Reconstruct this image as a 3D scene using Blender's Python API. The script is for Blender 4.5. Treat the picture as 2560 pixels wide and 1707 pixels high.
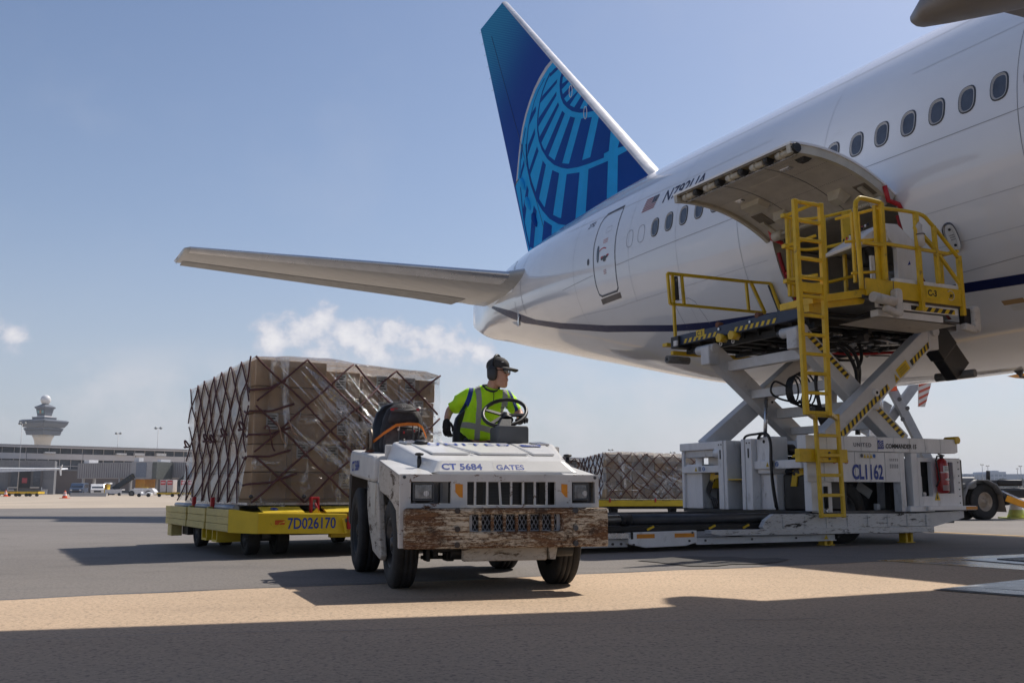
import bpy, math, random
from math import sin, cos, pi, radians as R, sqrt, atan2
from mathutils import Vector as V, Matrix, noise
for o in list(bpy.data.objects): bpy.data.objects.remove(o)
random.seed(7)
SC = bpy.context.scene
COL = SC.collection

# ------------------------------------------------------------------ camera
CAM_H = 0.74
PITCH = math.atan(372.5/2440)
cd = bpy.data.cameras.new('camera'); cam = bpy.data.objects.new('camera', cd); COL.objects.link(cam)
cam.location = (0, 0, CAM_H); cam.rotation_euler = (pi/2+PITCH, 0, 0)
cd.sensor_width = 36; cd.lens = 36*2440/2560; cd.clip_start = 0.1; cd.clip_end = 20000
SC.camera = cam

# ------------------------------------------------------------------ light
SUN = V((0.57, 0.55, 1.0)).normalized()
SUN_EL = math.asin(SUN.z); SUN_AZ = atan2(SUN.x, SUN.y)
wd = bpy.data.worlds.new('World'); SC.world = wd; wd.use_nodes = True
wn = wd.node_tree.nodes; wl = wd.node_tree.links; wn.clear()
wout = wn.new('ShaderNodeOutputWorld'); wbg = wn.new('ShaderNodeBackground')
sky = wn.new('ShaderNodeTexSky'); sky.sky_type = 'NISHITA'; sky.sun_disc = False
sky.sun_elevation = SUN_EL; sky.sun_rotation = SUN_AZ; sky.altitude = 100
sky.air_density = 1.0; sky.dust_density = 1.2; sky.ozone_density = 2.0
wbg.inputs['Strength'].default_value = 0.095
wl.new(wbg.outputs[0], wout.inputs[0])
def _sky_clouds():
    """thin band of cumulus and haze low over the horizon, all the way round"""
    N = wn.new; L = wl.new
    tc = N('ShaderNodeTexCoord'); sep = N('ShaderNodeSeparateXYZ'); L(tc.outputs['Generated'], sep.inputs[0])
    def math_(op, a, b=None, c=None, clamp=False):
        m = N('ShaderNodeMath'); m.operation = op; m.use_clamp = clamp
        for i, x in enumerate((a, b, c)):
            if x is None: continue
            if isinstance(x, (int, float)): m.inputs[i].default_value = x
            else: L(x, m.inputs[i])
        return m.outputs[0]
    def smooth(x, a, b):
        m = N('ShaderNodeMapRange'); m.interpolation_type = 'SMOOTHSTEP'; L(x, m.inputs[0])
        m.inputs[1].default_value = a; m.inputs[2].default_value = b; return m.outputs[0]
    az = math_('ARCTAN2', sep.outputs[0], sep.outputs[1]); el = math_('ARCSINE', sep.outputs[2])
    cv = N('ShaderNodeCombineXYZ'); L(math_('MULTIPLY', az, 1.0), cv.inputs[0]); L(math_('MULTIPLY', el, 1.15), cv.inputs[1])
    def fbm(scale, det, off, rough=.55):
        n = N('ShaderNodeTexNoise'); n.inputs['Scale'].default_value = scale; n.inputs['Detail'].default_value = det
        n.inputs['Roughness'].default_value = rough
        mp = N('ShaderNodeMapping'); L(cv.outputs[0], mp.inputs[0]); mp.inputs['Location'].default_value = off
        L(mp.outputs[0], n.inputs[0]); return n.outputs[0]
    n1 = fbm(34, 10, (0, 0, 0), .6); n2 = fbm(7, 4, (3.1, 1.7, 0)); n3 = fbm(9, 5, (7.3, 2.2, 0), .6)
    # cumulus heads: each one a soft disc in (azimuth, elevation), roughened by noise
    heads = [(-.238, .148, .030), (-.215, .158, .036), (-.196, .160, .034), (-.172, .154, .034), (-.15, .148, .034), (-.128, .156, .030), (-.106, .148, .032), (-.084, .150, .030), (-.058, .142, .034), (-.03, .138, .026), (-.19, .142, .04), (-.14, .138, .04),
             (-.505, .146, .024), (-.475, .138, .018), (-.10, .102, .022), (-.045, .118, .02),
             (.95, .16, .04), (1.02, .15, .05), (1.6, .17, .04), (2.2, .14, .05), (2.9, .16, .05), (-1.1, .15, .05), (-1.17, .165, .04), (-1.9, .16, .05), (-2.6, .15, .05)]
    acc = None
    for (a, e, r) in heads:
        d = math_('SQRT', math_('ADD', math_('POWER', math_('MULTIPLY', math_('SUBTRACT', az, a), 1.0), 2), math_('POWER', math_('MULTIPLY', math_('SUBTRACT', el, e), 1.15), 2)))
        v = math_('SUBTRACT', 1.0, math_('DIVIDE', d, r))
        acc = v if acc is None else math_('MAXIMUM', acc, v)
    # flat, fading base
    puff = math_('ADD', acc, math_('MULTIPLY', math_('SUBTRACT', n1, .5), 2.9))
    m1 = math_('MULTIPLY', smooth(puff, .10, .75), smooth(el, .112, .140))
    m1 = math_('MULTIPLY', m1, .82)
    # low hazy bank with vague clouds
    band = math_('MULTIPLY', smooth(el, .155, .10), smooth(el, -.02, .02))
    m2 = math_('MULTIPLY', math_('MULTIPLY', smooth(n3, .40, .68), band), .55)
    haze = math_('ADD', math_('MULTIPLY', smooth(el, .55, .05), .22), math_('MULTIPLY', smooth(el, .28, -.02), .45))
    wisps = math_('MULTIPLY', math_('MULTIPLY', smooth(n2, .5, .8), smooth(el, 1.2, .5)), .10)
    def mix(fac, a, b):
        m = N('ShaderNodeMix'); m.data_type = 'RGBA'; L(fac, m.inputs[0])
        if isinstance(a, tuple): m.inputs[6].default_value = a
        else: L(a, m.inputs[6])
        if isinstance(b, tuple): m.inputs[7].default_value = b
        else: L(b, m.inputs[7])
        return m.outputs[2]
    tint = N('ShaderNodeMix'); tint.data_type = 'RGBA'; tint.blend_type = 'MULTIPLY'; tint.inputs[0].default_value = 1; L(sky.outputs[0], tint.inputs[6]); tint.inputs[7].default_value = (1.02, 1.0, 1.03, 1)
    c = mix(haze, tint.outputs[2], (4.7, 5.0, 5.8, 1))
    c = mix(wisps, c, (5.2, 5.5, 6.3, 1))
    c = mix(m2, c, (6.3, 6.3, 6.7, 1))
    shade = N('ShaderNodeMix'); shade.data_type = 'RGBA'; L(smooth(puff, .2, 1.4), shade.inputs[0])
    shade.inputs[6].default_value = (5.6, 5.7, 6.5, 1); shade.inputs[7].default_value = (8.6, 8.3, 8.3, 1)
    c = mix(m1, c, shade.outputs[2])
    L(c, wbg.inputs[0])
_sky_clouds()
sl = bpy.data.lights.new('sun', 'SUN'); so = bpy.data.objects.new('sun', sl); COL.objects.link(so)
sl.energy = 3.85; sl.angle = R(.53); sl.color = (1.0, .93, .83)
so.rotation_euler = (-SUN).to_track_quat('-Z', 'Y').to_euler(); so.location = (20, 20, 60)
vs = SC.view_settings; vs.view_transform = 'Standard'; vs.look = 'None'; vs.gamma = 1; vs.use_curve_mapping = False; vs.exposure = 0.20
SC.cycles.max_bounces = 8; SC.cycles.transparent_max_bounces = 24; SC.cycles.caustics_reflective = False; SC.cycles.caustics_refractive = False
SC.cycles.use_denoising = True

# ------------------------------------------------------------------ materials
class NT:
    def __init__(s, m):
        s.m = m; m.use_nodes = True; s.t = m.node_tree; s.t.nodes.clear()
        s.out = s.N('ShaderNodeOutputMaterial'); s.tc = s.N('ShaderNodeTexCoord')
    def N(s, k): return s.t.nodes.new(k)
    def L(s, a, b): s.t.links.new(a, b)
    def coord(s, kind='Object', scale=(1, 1, 1), rot=(0, 0, 0), loc=(0, 0, 0)):
        mp = s.N('ShaderNodeMapping'); s.L(s.tc.outputs[kind], mp.inputs[0])
        mp.inputs['Scale'].default_value = scale; mp.inputs['Rotation'].default_value = rot; mp.inputs['Location'].default_value = loc
        return mp.outputs[0]
    def noise(s, scale, detail=5, rough=.6, vec=None, dist=0):
        n = s.N('ShaderNodeTexNoise'); n.inputs['Scale'].default_value = scale; n.inputs['Detail'].default_value = detail
        n.inputs['Roughness'].default_value = rough; n.inputs['Distortion'].default_value = dist
        s.L(vec if vec is not None else s.tc.outputs['Object'], n.inputs['Vector']); return n.outputs[0]
    def voro(s, scale, vec=None, feature='F1'):
        n = s.N('ShaderNodeTexVoronoi'); n.feature = feature; n.inputs['Scale'].default_value = scale
        s.L(vec if vec is not None else s.tc.outputs['Object'], n.inputs['Vector']); return n
    def ramp(s, x, a, b, smooth=True):
        m = s.N('ShaderNodeMapRange'); m.clamp = True
        if smooth: m.interpolation_type = 'SMOOTHSTEP'
        s.L(x, m.inputs[0]); m.inputs[1].default_value = a; m.inputs[2].default_value = b; return m.outputs[0]
    def math(s, op, a, b=None):
        m = s.N('ShaderNodeMath'); m.operation = op
        for i, x in enumerate((a, b)):
            if x is None: continue
            if isinstance(x, (int, float)): m.inputs[i].default_value = x
            else: s.L(x, m.inputs[i])
        return m.outputs[0]
    def mix(s, fac, a, b):
        m = s.N('ShaderNodeMix'); m.data_type = 'RGBA'
        for i, x in ((0, fac), (6, a), (7, b)):
            if isinstance(x, (int, float)): m.inputs[i].default_value = x
            elif isinstance(x, tuple): m.inputs[i].default_value = (*x, 1) if len(x) == 3 else x
            else: s.L(x, m.inputs[i])
        return m.outputs[2]
    def bsdf(s, col, rough=.5, metal=0, bump=None, bstr=.3, bdist=.01, coat=0, spec=.5):
        p = s.N('ShaderNodeBsdfPrincipled')
        for k, x in (('Base Color', col), ('Roughness', rough), ('Metallic', metal)):
            if isinstance(x, tuple): p.inputs[k].default_value = (*x, 1)
            elif isinstance(x, (int, float)): p.inputs[k].default_value = x
            else: s.L(x, p.inputs[k])
        p.inputs['Coat Weight'].default_value = coat; p.inputs['Coat Roughness'].default_value = .04
        p.inputs['Specular IOR Level'].default_value = spec
        if bump is not None:
            b = s.N('ShaderNodeBump'); b.inputs['Strength'].default_value = bstr; b.inputs['Distance'].default_value = bdist
            s.L(bump, b.inputs['Height']); s.L(b.outputs[0], p.inputs['Normal'])
        s.L(p.outputs[0], s.out.inputs[0]); return p
MATS = {}
def mat(name, col, rough=.5, metal=0, var=.12, vscale=3, bump=0, bscale=40, coat=0, dirt=None, dscale=2.5, dlo=.55, dhi=.75, stretch=(1, 1, 1), spec=.5, rvar=.12):
    """paint / plastic / metal with brightness variation, optional dirt patches and fine relief"""
    if name in MATS: return MATS[name]
    m = bpy.data.materials.new(name); s = NT(m)
    v = s.coord(scale=stretch)
    n = s.noise(vscale, 6, .62, v)
    lo = tuple(c*(1-var) for c in col); hi = tuple(min(1, c*(1+var)) for c in col)
    c = s.mix(s.ramp(n, .3, .7), lo, hi)
    if dirt:
        d = s.ramp(s.noise(dscale, 9, .7, v, .4), dlo, dhi)
        c = s.mix(d, c, dirt)
    rr = s.N('ShaderNodeMapRange'); s.L(s.noise(vscale*2.3, 5, .6, v), rr.inputs[0])
    rr.inputs[3].default_value = max(0, rough-rvar); rr.inputs[4].default_value = min(1, rough+rvar)
    s.bsdf(c, rr.outputs[0], metal, s.noise(bscale, 4, .6, v) if bump else None, bump, .01, coat, spec)
    MATS[name] = m; return m
def worn(name, base, edge, rust, scale=3, stretch=(1, 1, 1), amt=(.50, .62), rough=.45, amt2=(.58, .66), bump=.3):
    """chipped paint: base, a worn tone and rust breaking through"""
    if name in MATS: return MATS[name]
    m = bpy.data.materials.new(name); s = NT(m); v = s.coord(scale=stretch)
    n1 = s.noise(scale, 10, .72, v, .5); n2 = s.noise(scale*2.7, 10, .75, s.coord(scale=stretch, loc=(5, 3, 1)), .3); n3 = s.noise(scale*.6, 4, .6, s.coord(loc=(9, 2, 4)))
    tone = s.mix(s.noise(scale*5, 6, .7, v), tuple(c*.55 for c in rust), tuple(min(1, c*1.5) for c in rust))
    c = s.mix(s.ramp(n3, .3, .7), tuple(x*.86 for x in base), base)
    c = s.mix(s.ramp(n2, *amt2), c, edge)
    f = s.ramp(n1, *amt); c = s.mix(f, c, tone)
    r = s.math('ADD', s.math('MULTIPLY', f, .4), rough)
    s.bsdf(c, r, 0, s.math('SUBTRACT', s.math('MULTIPLY', s.noise(scale*14, 4, .7, v), .3), f), bump, .004)
    MATS[name] = m; return m

WHITE_AIR = mat('aircraft_white_paint', (.86, .865, .88), .13, 0, .03, .8, .035, 1.1, .8, rvar=.05, dirt=(.68, .67, .66), dscale=1.1, dlo=.58, dhi=.85, stretch=(1, .35, 1))
GREY_AIR = mat('aircraft_grey_paint', (.46, .45, .43), .33, 0, .08, 1.2, stretch=(1, 6, 1), coat=.2)
LE_METAL = mat('bare_metal_edge', (.62, .62, .63), .3, .85, .06, 2)
NAVY = mat('navy_paint', (.006, .014, .085), .4, 0, .06, coat=.05, spec=.3)
CYAN = mat('light_blue_paint', (.018, .38, .78), .6, 0, .05, coat=0, spec=.06)
DBLUE = mat('deep_blue_paint', (.0, .058, .30), .6, 0, .1, .5, coat=0, spec=.06)
SEAM = mat('panel_seam_grey', (.32, .33, .36), .6)
SEAMD = mat('door_seam_dark', (.10, .105, .12), .6)
WINRIM = mat('window_rim', (.06, .062, .068), .45)
WINPANE = mat('window_pane', (.075, .085, .11), .18, 0, .2, 4, coat=.5)
WINLITE = mat('window_reveal', (.42, .40, .38), .5)
RED = mat('red_paint', (.50, .02, .025), .4)
REDFAB = mat('red_strap', (.32, .012, .02), .7)
BLACK = mat('black_plastic', (.014, .014, .016), .45)
BLACKG = mat('black_grease', (.010, .010, .011), .55, 0, .4, 6, .3, 20)
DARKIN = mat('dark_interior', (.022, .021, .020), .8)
LINER = mat('door_liner', (.56, .535, .50), .5, 0, .08, 5, .06, 60, dirt=(.22, .20, .17), dscale=3, dlo=.62, dhi=.8)
PRIMER = mat('cream_primer', (.55, .52, .44), .45)
LWHITE = mat('loader_white_paint', (.80, .805, .82), .42, 0, .08, 2.2, .05, 60, .15, dirt=(.30, .285, .27), dscale=2.6, dlo=.55, dhi=.80, stretch=(1.6, 1.6, .5))
LWHITE2 = mat('loader_arm_paint', (.64, .645, .655), .45, 0, .1, 2.5, .05, 60, .1, dirt=(.22, .21, .20), dscale=3, dlo=.58, dhi=.8, stretch=(1, 1, 1))
LSCUFF = worn('scuffed_white_rail', (.66, .66, .66), (.40, .37, .31), (.05, .045, .04), 4.5, (1, .25, 5), (.55, .62), .5, (.55, .64), .15)
LYEL = mat('loader_yellow_paint', (.72, .47, .014), .45, 0, .14, 4, .08, 40, .05, dirt=(.22, .13, .03), dscale=7, dlo=.57, dhi=.75)
LNAVY = mat('dark_blue_steel', (.022, .034, .072), .42, 0, .15, 4)
HAZB = mat('stripe_black', (.012, .012, .012), .5)
HAZY = mat('stripe_yellow', (.72, .50, .02), .5)
STEEL = mat('bright_steel', (.55, .55, .56), .28, .9, .15, 6)
DSTEEL = mat('dark_steel', (.09, .09, .095), .45, .6, .3, 5, .2, 30)
PADW = mat('worn_white_pad', (.60, .58, .55), .75, 0, .12, 6, .3, 25, dirt=(.22, .20, .18), dscale=7, dlo=.55, dhi=.75)
PADG = mat('grey_foam_roller', (.17, .17, .165), .85, 0, .2, 9, .2, 40)
RUBBER = mat('tyre_rubber', (.020, .019, .019), .78, 0, .3, 5, .25, 60, dirt=(.055, .05, .045), dscale=3, dlo=.5, dhi=.8)
TXTBLUE = mat('lettering_blue', (.010, .05, .32), .5)
TXTNAVY = mat('lettering_navy', (.012, .016, .06), .5)
AMBER = mat('amber_reflector', (.75, .28, .01), .35)
GLASS = mat('lamp_glass', (.20, .205, .21), .06, .35, .5, 14, coat=1)
TWHITE = worn('tractor_white_paint', (.72, .715, .70), (.44, .40, .34), (.12, .065, .035), 5.5, (1, 1, 1), (.635, .66), .42, (.58, .70), .12)
THOOD = mat('tractor_hood_paint', (.74, .74, .74), .38, 0, .05, 2, dirt=(.52, .50, .46), dscale=3.5, dlo=.60, dhi=.8, coat=.2)
TRUST_OLD = worn('rusted_bumper', (.62, .54, .42), (.36, .24, .12), (.085, .040, .020), 7.5, (1.0, 1, 3.6), (.455, .53), .55, (.46, .56), .6)
TRUSTF = worn('rusting_front_paint', (.70, .69, .67), (.50, .42, .32), (.13, .055, .025), 8.5, (1, 1, 1.7), (.575, .612), .45, (.62, .70), .25)
TDIRT = worn('dirty_side_paint', (.56, .52, .46), (.30, .25, .19), (.08, .055, .035), 5.5, (1, .5, 2.2), (.53, .63), .5, (.50, .64), .3)
CYEL = mat('dolly_yellow_paint', (.70, .50, .02), .42, 0, .10, 3, .04, 40, dirt=(.30, .20, .03), dscale=5, dlo=.64, dhi=.80)
WOODY = worn('yellowed_plank', (.70, .55, .19), (.46, .35, .13), (.16, .12, .07), 3.0, (6, .5, 6), (.64, .70), .6, (.52, .66), .25)
CARD = mat('cardboard', (.64, .43, .255), .75, 0, .10, 2, .05, 30, dirt=(.44, .28, .16), dscale=1.4, dlo=.5, dhi=.8)
CARD2 = mat('brown_cardboard', (.54, .345, .19), .75, 0, .12, 2, .05, 30)
CARDP = mat('pale_carton', (.78, .68, .58), .75, 0, .10, 2)
PAPER = mat('label_paper', (.74, .73, .71), .6)
NET = mat('cargo_net_webbing', (.11, .045, .046), .8, 0, .3, 14, .3, 90)
NETP = mat('cargo_net_pale', (.36, .24, .18), .8, 0, .3, 14)
DARKPLATE = mat('printed_black', (.02, .02, .02), .6)
SKIN = mat('skin', (.56, .31, .22), .5, 0, .12, 9, .08, 60, spec=.4)
def rust_bumper():
    m = bpy.data.materials.new('rusted_bumper_paint'); s = NT(m); v = s.coord(scale=(1, 1, 2.6)); w = s.coord(scale=(.7, 1, 9), loc=(3, 1, 2))
    big = s.noise(2.6, 4, .55, v); fine = s.noise(30, 9, .85, v, .2); scr = s.noise(9, 8, .75, w, .3); blk = s.noise(5, 8, .75, s.coord(loc=(8, 3, 1)))
    f = s.math('ADD', s.math('ADD', s.math('MULTIPLY', big, .50), s.math('MULTIPLY', fine, .95)), s.math('MULTIPLY', scr, .50))
    rust = s.ramp(f, .90, 1.01); tone = s.mix(s.ramp(fine, .35, .68), (.20, .085, .032), (.045, .026, .018)); tone = s.mix(s.ramp(scr, .5, .7), tone, (.30, .16, .07))
    base = s.mix(s.ramp(scr, .42, .62), (.66, .58, .46), (.40, .29, .17)); base = s.mix(s.ramp(fine, .52, .66), base, (.24, .15, .08))
    c = s.mix(rust, base, tone); c = s.mix(s.math('MULTIPLY', s.ramp(blk, .56, .66), .75), c, (.03, .022, .018))
    s.bsdf(c, s.math('ADD', s.math('MULTIPLY', rust, .3), .5), 0, s.math('SUBTRACT', s.math('MULTIPLY', fine, .6), rust), .7, .004); return m
TRUST = rust_bumper()
HIVIS = mat('hi_vis_fabric', (.36, .78, .012), .7, 0, .06, 6, .25, 28)
REFL = mat('reflective_tape', (.42, .42, .40), .4, .25, .08, 8)
BLUEFAB = mat('royal_blue_fabric', (.008, .035, .24), .75)
NAVYFAB = mat('navy_fabric', (.008, .012, .035), .8, 0, .2, 8, .3, 25)
CAPG = mat('charcoal_cap', (.045, .043, .043), .8, 0, .15, 12, .15, 80)
GLOVE = mat('black_glove', (.012, .011, .013), .7, 0, .3, 20, .3, 60)
SEATV = mat('black_vinyl', (.013, .013, .016), .33, 0, .25, 5, .12, 25)
BAGF = mat('backpack_fabric', (.030, .028, .032), .75, 0, .35, 9, .4, 35, dirt=(.10, .09, .095), dscale=7, dlo=.55, dhi=.75)
ORANGE = mat('orange_webbing', (.78, .20, .015), .6)
GREYPL = mat('grey_plastic', (.085, .09, .095), .5, 0, .1, 6, .1, 40)
CONCB = mat('pale_concrete', (.46, .43, .39), .8, 0, .1, .3)
TERMW = mat('terminal_panel', (.58, .56, .56), .6, 0, .06, .2)
TERMD = mat('terminal_dark_glass', (.045, .055, .075), .25, 0, .3, .5)
TERMG = mat('terminal_grey_cladding', (.17, .175, .19), .6, 0, .08, .3)
TERMB = mat('terminal_brown_wall', (.115, .095, .09), .7, 0, .1, .3)
JETB = mat('jetway_panel', (.36, .345, .35), .55, 0, .06, .5)
TOWD = mat('tower_dark_cladding', (.10, .115, .145), .5)
TOWC = mat('tower_concrete', (.62, .56, .47), .7)
TOWT = mat('tower_teal_glass', (.20, .42, .42), .2)
TOWO = mat('tower_orange_blind', (.50, .25, .10), .5)
POLEM = mat('galvanised_pole', (.40, .40, .41), .5, .4)
VANW = mat('vehicle_white', (.72, .72, .72), .35, coat=.3)
YELF = mat('far_yellow', (.68, .44, .02), .5)
LEAF = mat('far_foliage', (.055, .075, .06), .9, 0, .4, .3)
FARB = mat('hazed_building_wall', (.22, .28, .38), .6)  # blue of the distance haze is mixed into this wall colour
FARG = mat('far_building_glass', (.10, .15, .24), .3)
CONEO = mat('cone_orange', (.75, .10, .02), .5)
CONEY = mat('cone_lime', (.50, .62, .05), .5)
ORYEL = mat('outrigger_orange', (.78, .33, .01), .45)
FENDER = mat('grey_mudguard', (.16, .165, .175), .38, 0, .15, 4)
RIMM = mat('tan_wheel_rim', (.36, .30, .24), .5, .2, .2, 9)

# ------------------------------------------------------------------ mesh builder
XF = [None]   # optional frame applied to the points of a mesh as it is built
class MB:
    def __init__(s, off=(0, 0, 0)):
        s.v = []; s.f = []; s.mi = []; s.sm = []; s.off = V(off); s.mats = []
    def m(s, material):
        if material is None: return 0
        if material not in s.mats: s.mats.append(material)
        return s.mats.index(material)
    def add(s, vs, fs, mat_=None, smooth=False):
        b = len(s.v); s.v += [V(p) for p in vs]; k = s.m(mat_)
        for f in fs: s.f.append([i+b for i in f]); s.mi.append(k); s.sm.append(smooth)
        return s
    def bx(s, x0, x1, y0, y1, z0, z1, mat_=None):
        p = [(x, y, z) for z in (z0, z1) for y in (y0, y1) for x in (x0, x1)]
        return s.add(p, [(0, 2, 3, 1), (4, 5, 7, 6), (0, 1, 5, 4), (2, 6, 7, 3), (0, 4, 6, 2), (1, 3, 7, 5)], mat_)
    def beam(s, p, q, w, h, up=(0, 0, 1), mat_=None):
        p, q, up = V(p), V(q), V(up); d = (q-p).normalized(); sd = d.cross(up)
        if sd.length < 1e-4: sd = d.cross(V((1, 0, 0)))
        sd.normalize(); u = sd.cross(d); a, b = sd*w/2, u*h/2
        vs = [p-a-b, p+a-b, p+a+b, p-a+b, q-a-b, q+a-b, q+a+b, q-a+b]
        return s.add(vs, [(3, 2, 1, 0), (4, 5, 6, 7), (0, 1, 5, 4), (1, 2, 6, 5), (2, 3, 7, 6), (3, 0, 4, 7)], mat_)
    def cyl(s, p, q, r, seg=14, r2=None, mat_=None, cap=True):
        p, q = V(p), V(q); d = (q-p).normalized(); a = d.orthogonal().normalized(); b = d.cross(a); r2 = r if r2 is None else r2
        vs = [p+(a*cos(t)+b*sin(t))*r for t in [2*pi*i/seg for i in range(seg)]]+[q+(a*cos(t)+b*sin(t))*r2 for t in [2*pi*i/seg for i in range(seg)]]
        s.add(vs, [(i, (i+1) % seg, seg+(i+1) % seg, seg+i) for i in range(seg)], mat_, True)
        if cap: s.add(vs, [tuple(range(seg-1, -1, -1)), tuple(range(seg, 2*seg))], mat_)
        return s
    def tube(s, pts, r, seg=8, mat_=None, closed=False):
        P = [V(p) for p in pts]; n = len(P); rings = []; prev = None
        for i in range(n):
            if closed: d = P[(i+1) % n]-P[i-1]
            else: d = P[min(i+1, n-1)]-P[max(i-1, 0)]
            d.normalize()
            a = d.orthogonal() if prev is None else prev-d*prev.dot(d)
            if a.length < 1e-5: a = d.orthogonal()
            a.normalize(); prev = a; b = d.cross(a)
            rr = r[i] if isinstance(r, (list, tuple)) else r
            rings.append([P[i]+(a*cos(2*pi*k/seg)+b*sin(2*pi*k/seg))*rr for k in range(seg)])
        vs = [q for g in rings for q in g]; fs = []
        for i in range(n if closed else n-1):
            j = (i+1) % n
            for k in range(seg): fs.append((i*seg+k, i*seg+(k+1) % seg, j*seg+(k+1) % seg, j*seg+k))
        s.add(vs, fs, mat_, True)
        if not closed: s.add(vs, [tuple(range(seg-1, -1, -1)), tuple(range((n-1)*seg, n*seg))], mat_)
        return s
    def loft(s, rings, mat_=None, cap=True, smooth=True, closed=True):
        n = len(rings[0]); vs = [V(p) for g in rings for p in g]; fs = []
        for i in range(len(rings)-1):
            for k in range(n if closed else n-1): fs.append((i*n+k, i*n+(k+1) % n, (i+1)*n+(k+1) % n, (i+1)*n+k))
        s.add(vs, fs, mat_, smooth)
        if cap: s.add(vs, [tuple(range(n-1, -1, -1)), tuple(range((len(rings)-1)*n, len(rings)*n))], mat_)
        return s
    def lathe(s, prof, p=(0, 0, 0), d=(0, 0, 1), seg=20, mat_=None, cap=True):
        p, d = V(p), V(d).normalized(); a = d.orthogonal().normalized(); b = d.cross(a)
        rings = [[p+d*h+(a*cos(2*pi*k/seg)+b*sin(2*pi*k/seg))*max(r, 1e-4) for k in range(seg)] for r, h in prof]
        return s.loft(rings, mat_, cap)
    def prism(s, poly, f0, f1, mat_=None, flip=False):
        """poly: 2-D points; f0, f1 map a 2-D point to the near and the far face"""
        n = len(poly); vs = [V(f0(*p)) for p in poly]+[V(f1(*p)) for p in poly]
        return s.add(vs, [tuple(range(n)), tuple(range(2*n-1, n-1, -1))]+[(i, n+i, n+(i+1) % n, (i+1) % n) for i in range(n)], mat_)
    def build(s, name, mat_=None, parent=None, bevel=0, seg=2, fix=True):
        if XF[0]: s.v = [XF[0](p) for p in s.v]
        me = bpy.data.meshes.new(name); me.from_pydata([tuple(p-s.off) for p in s.v], [], s.f)
        ms = s.mats if s.mats else [mat_]
        if s.mats and mat_ is not None and mat_ not in ms: ms = ms+[mat_]
        for x in ms: me.materials.append(x)
        me.polygons.foreach_set('material_index', s.mi); me.polygons.foreach_set('use_smooth', s.sm)
        if fix:
            import bmesh
            bm = bmesh.new(); bm.from_mesh(me); bmesh.ops.remove_doubles(bm, verts=bm.verts, dist=1e-5)
            bmesh.ops.recalc_face_normals(bm, faces=bm.faces); bm.to_mesh(me); bm.free()
        me.update()
        o = bpy.data.objects.new(name, me); COL.objects.link(o)
        if parent is not None: o.parent = parent
        if bevel:
            b = o.modifiers.new('bevel', 'BEVEL'); b.width = bevel; b.segments = seg; b.limit_method = 'ANGLE'; b.angle_limit = R(40)
        return o
def tag(o, label, cat, group=None, kind=None):
    o['label'] = label; o['category'] = cat
    if group: o['group'] = group
    if kind: o['kind'] = kind
    return o
def thing(name, label, cat, loc=(0, 0, 0), rz=0, group=None, scale=1):
    o = bpy.data.objects.new(name, None); COL.objects.link(o); o.location = loc; o.rotation_euler = (0, 0, rz); o.empty_display_size = .3
    o.scale = (scale,)*3
    return tag(o, label, cat, group)
def structure(o): o['kind'] = 'structure'; return o
def copy_tree(o, parent=None):
    c = o.copy(); COL.objects.link(c)
    if parent is not None: c.parent = parent
    for ch in list(o.children): copy_tree(ch, c)
    return c
def text(body, name, mat_, parent, fn, size=1.0, bold=0.0, shear=0.0, sx=1.0, align='LEFT', space=1.0):
    """flat lettering; fn(x, y) puts a point of the text line on the surface"""
    cu = bpy.data.curves.new('t', 'FONT'); cu.body = body; cu.size = size; cu.offset = bold; cu.shear = shear; cu.align_x = align; cu.space_character = space; cu.resolution_u = 3
    ob = bpy.data.objects.new('t', cu); COL.objects.link(ob)
    dg = bpy.context.evaluated_depsgraph_get(); me = bpy.data.meshes.new_from_object(ob.evaluated_get(dg))
    bpy.data.objects.remove(ob); bpy.data.curves.remove(cu)
    for v in me.vertices: v.co = V(fn(v.co.x*sx, v.co.y))
    me.name = name; me.materials.clear(); me.materials.append(mat_)
    o = bpy.data.objects.new(name, me); COL.objects.link(o); o.parent = parent
    return o
def poly(name, pts, mat_, parent, off=(0, 0, 0)):
    return MB(off).add(pts, [tuple(range(len(pts)))], mat_).build(name, mat_, parent)
def rrect(w, h, r, n=4):
    P = []
    for cx, cy, a in ((w/2-r, h/2-r, 0), (-w/2+r, h/2-r, pi/2), (-w/2+r, -h/2+r, pi), (w/2-r, -h/2+r, 3*pi/2)):
        P += [(cx+r*cos(a+pi/2*i/n), cy+r*sin(a+pi/2*i/n)) for i in range(n+1)]
    return P
def wheel(parent, name, c, axis, r, w, rim_r, rim_mat=DSTEEL, side=1, tread=True):
    """tyre with rounded shoulders and grooves, dished rim with lug nuts; axis points outwards"""
    c, ax = V(c), V(axis).normalized()
    h = w/2; prof = [(rim_r, -h*.8), (r*.86, -h), (r*.96, -h*.86)]
    if tread:
        for g in (-.4, 0, .4):
            prof += [(r, h*(g-.22)), (r*.975, h*(g-.20)), (r*.975, h*(g-.13)), (r, h*(g-.11))]
    prof += [(r, h*.75), (r*.96, h*.86), (r*.86, h), (rim_r*1.05, h*.97), (rim_r, h*.8)]
    ty = MB().lathe(prof, c, ax, 40, cap=False).build(name, RUBBER, parent)
    rm = MB().lathe([(rim_r*1.03, -h*.8), (rim_r*1.03, h*.85), (rim_r*.93, h*.85), (rim_r*.88, h*.35), (rim_r*.55, h*.25), (rim_r*.5, h*.55), (rim_r*.22, h*.6), (rim_r*.2, h*.8), (0, h*.8)], c, ax, 28, cap=False)
    a = ax.orthogonal().normalized(); b = ax.cross(a)
    for i in range(8):
        t = 2*pi*i/8; p = c+(a*cos(t)+b*sin(t))*rim_r*.38; rm.cyl(p+ax*h*.5, p+ax*h*.72, rim_r*.06, 6)
    rm.build('rim', rim_mat, ty)
    return ty
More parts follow.
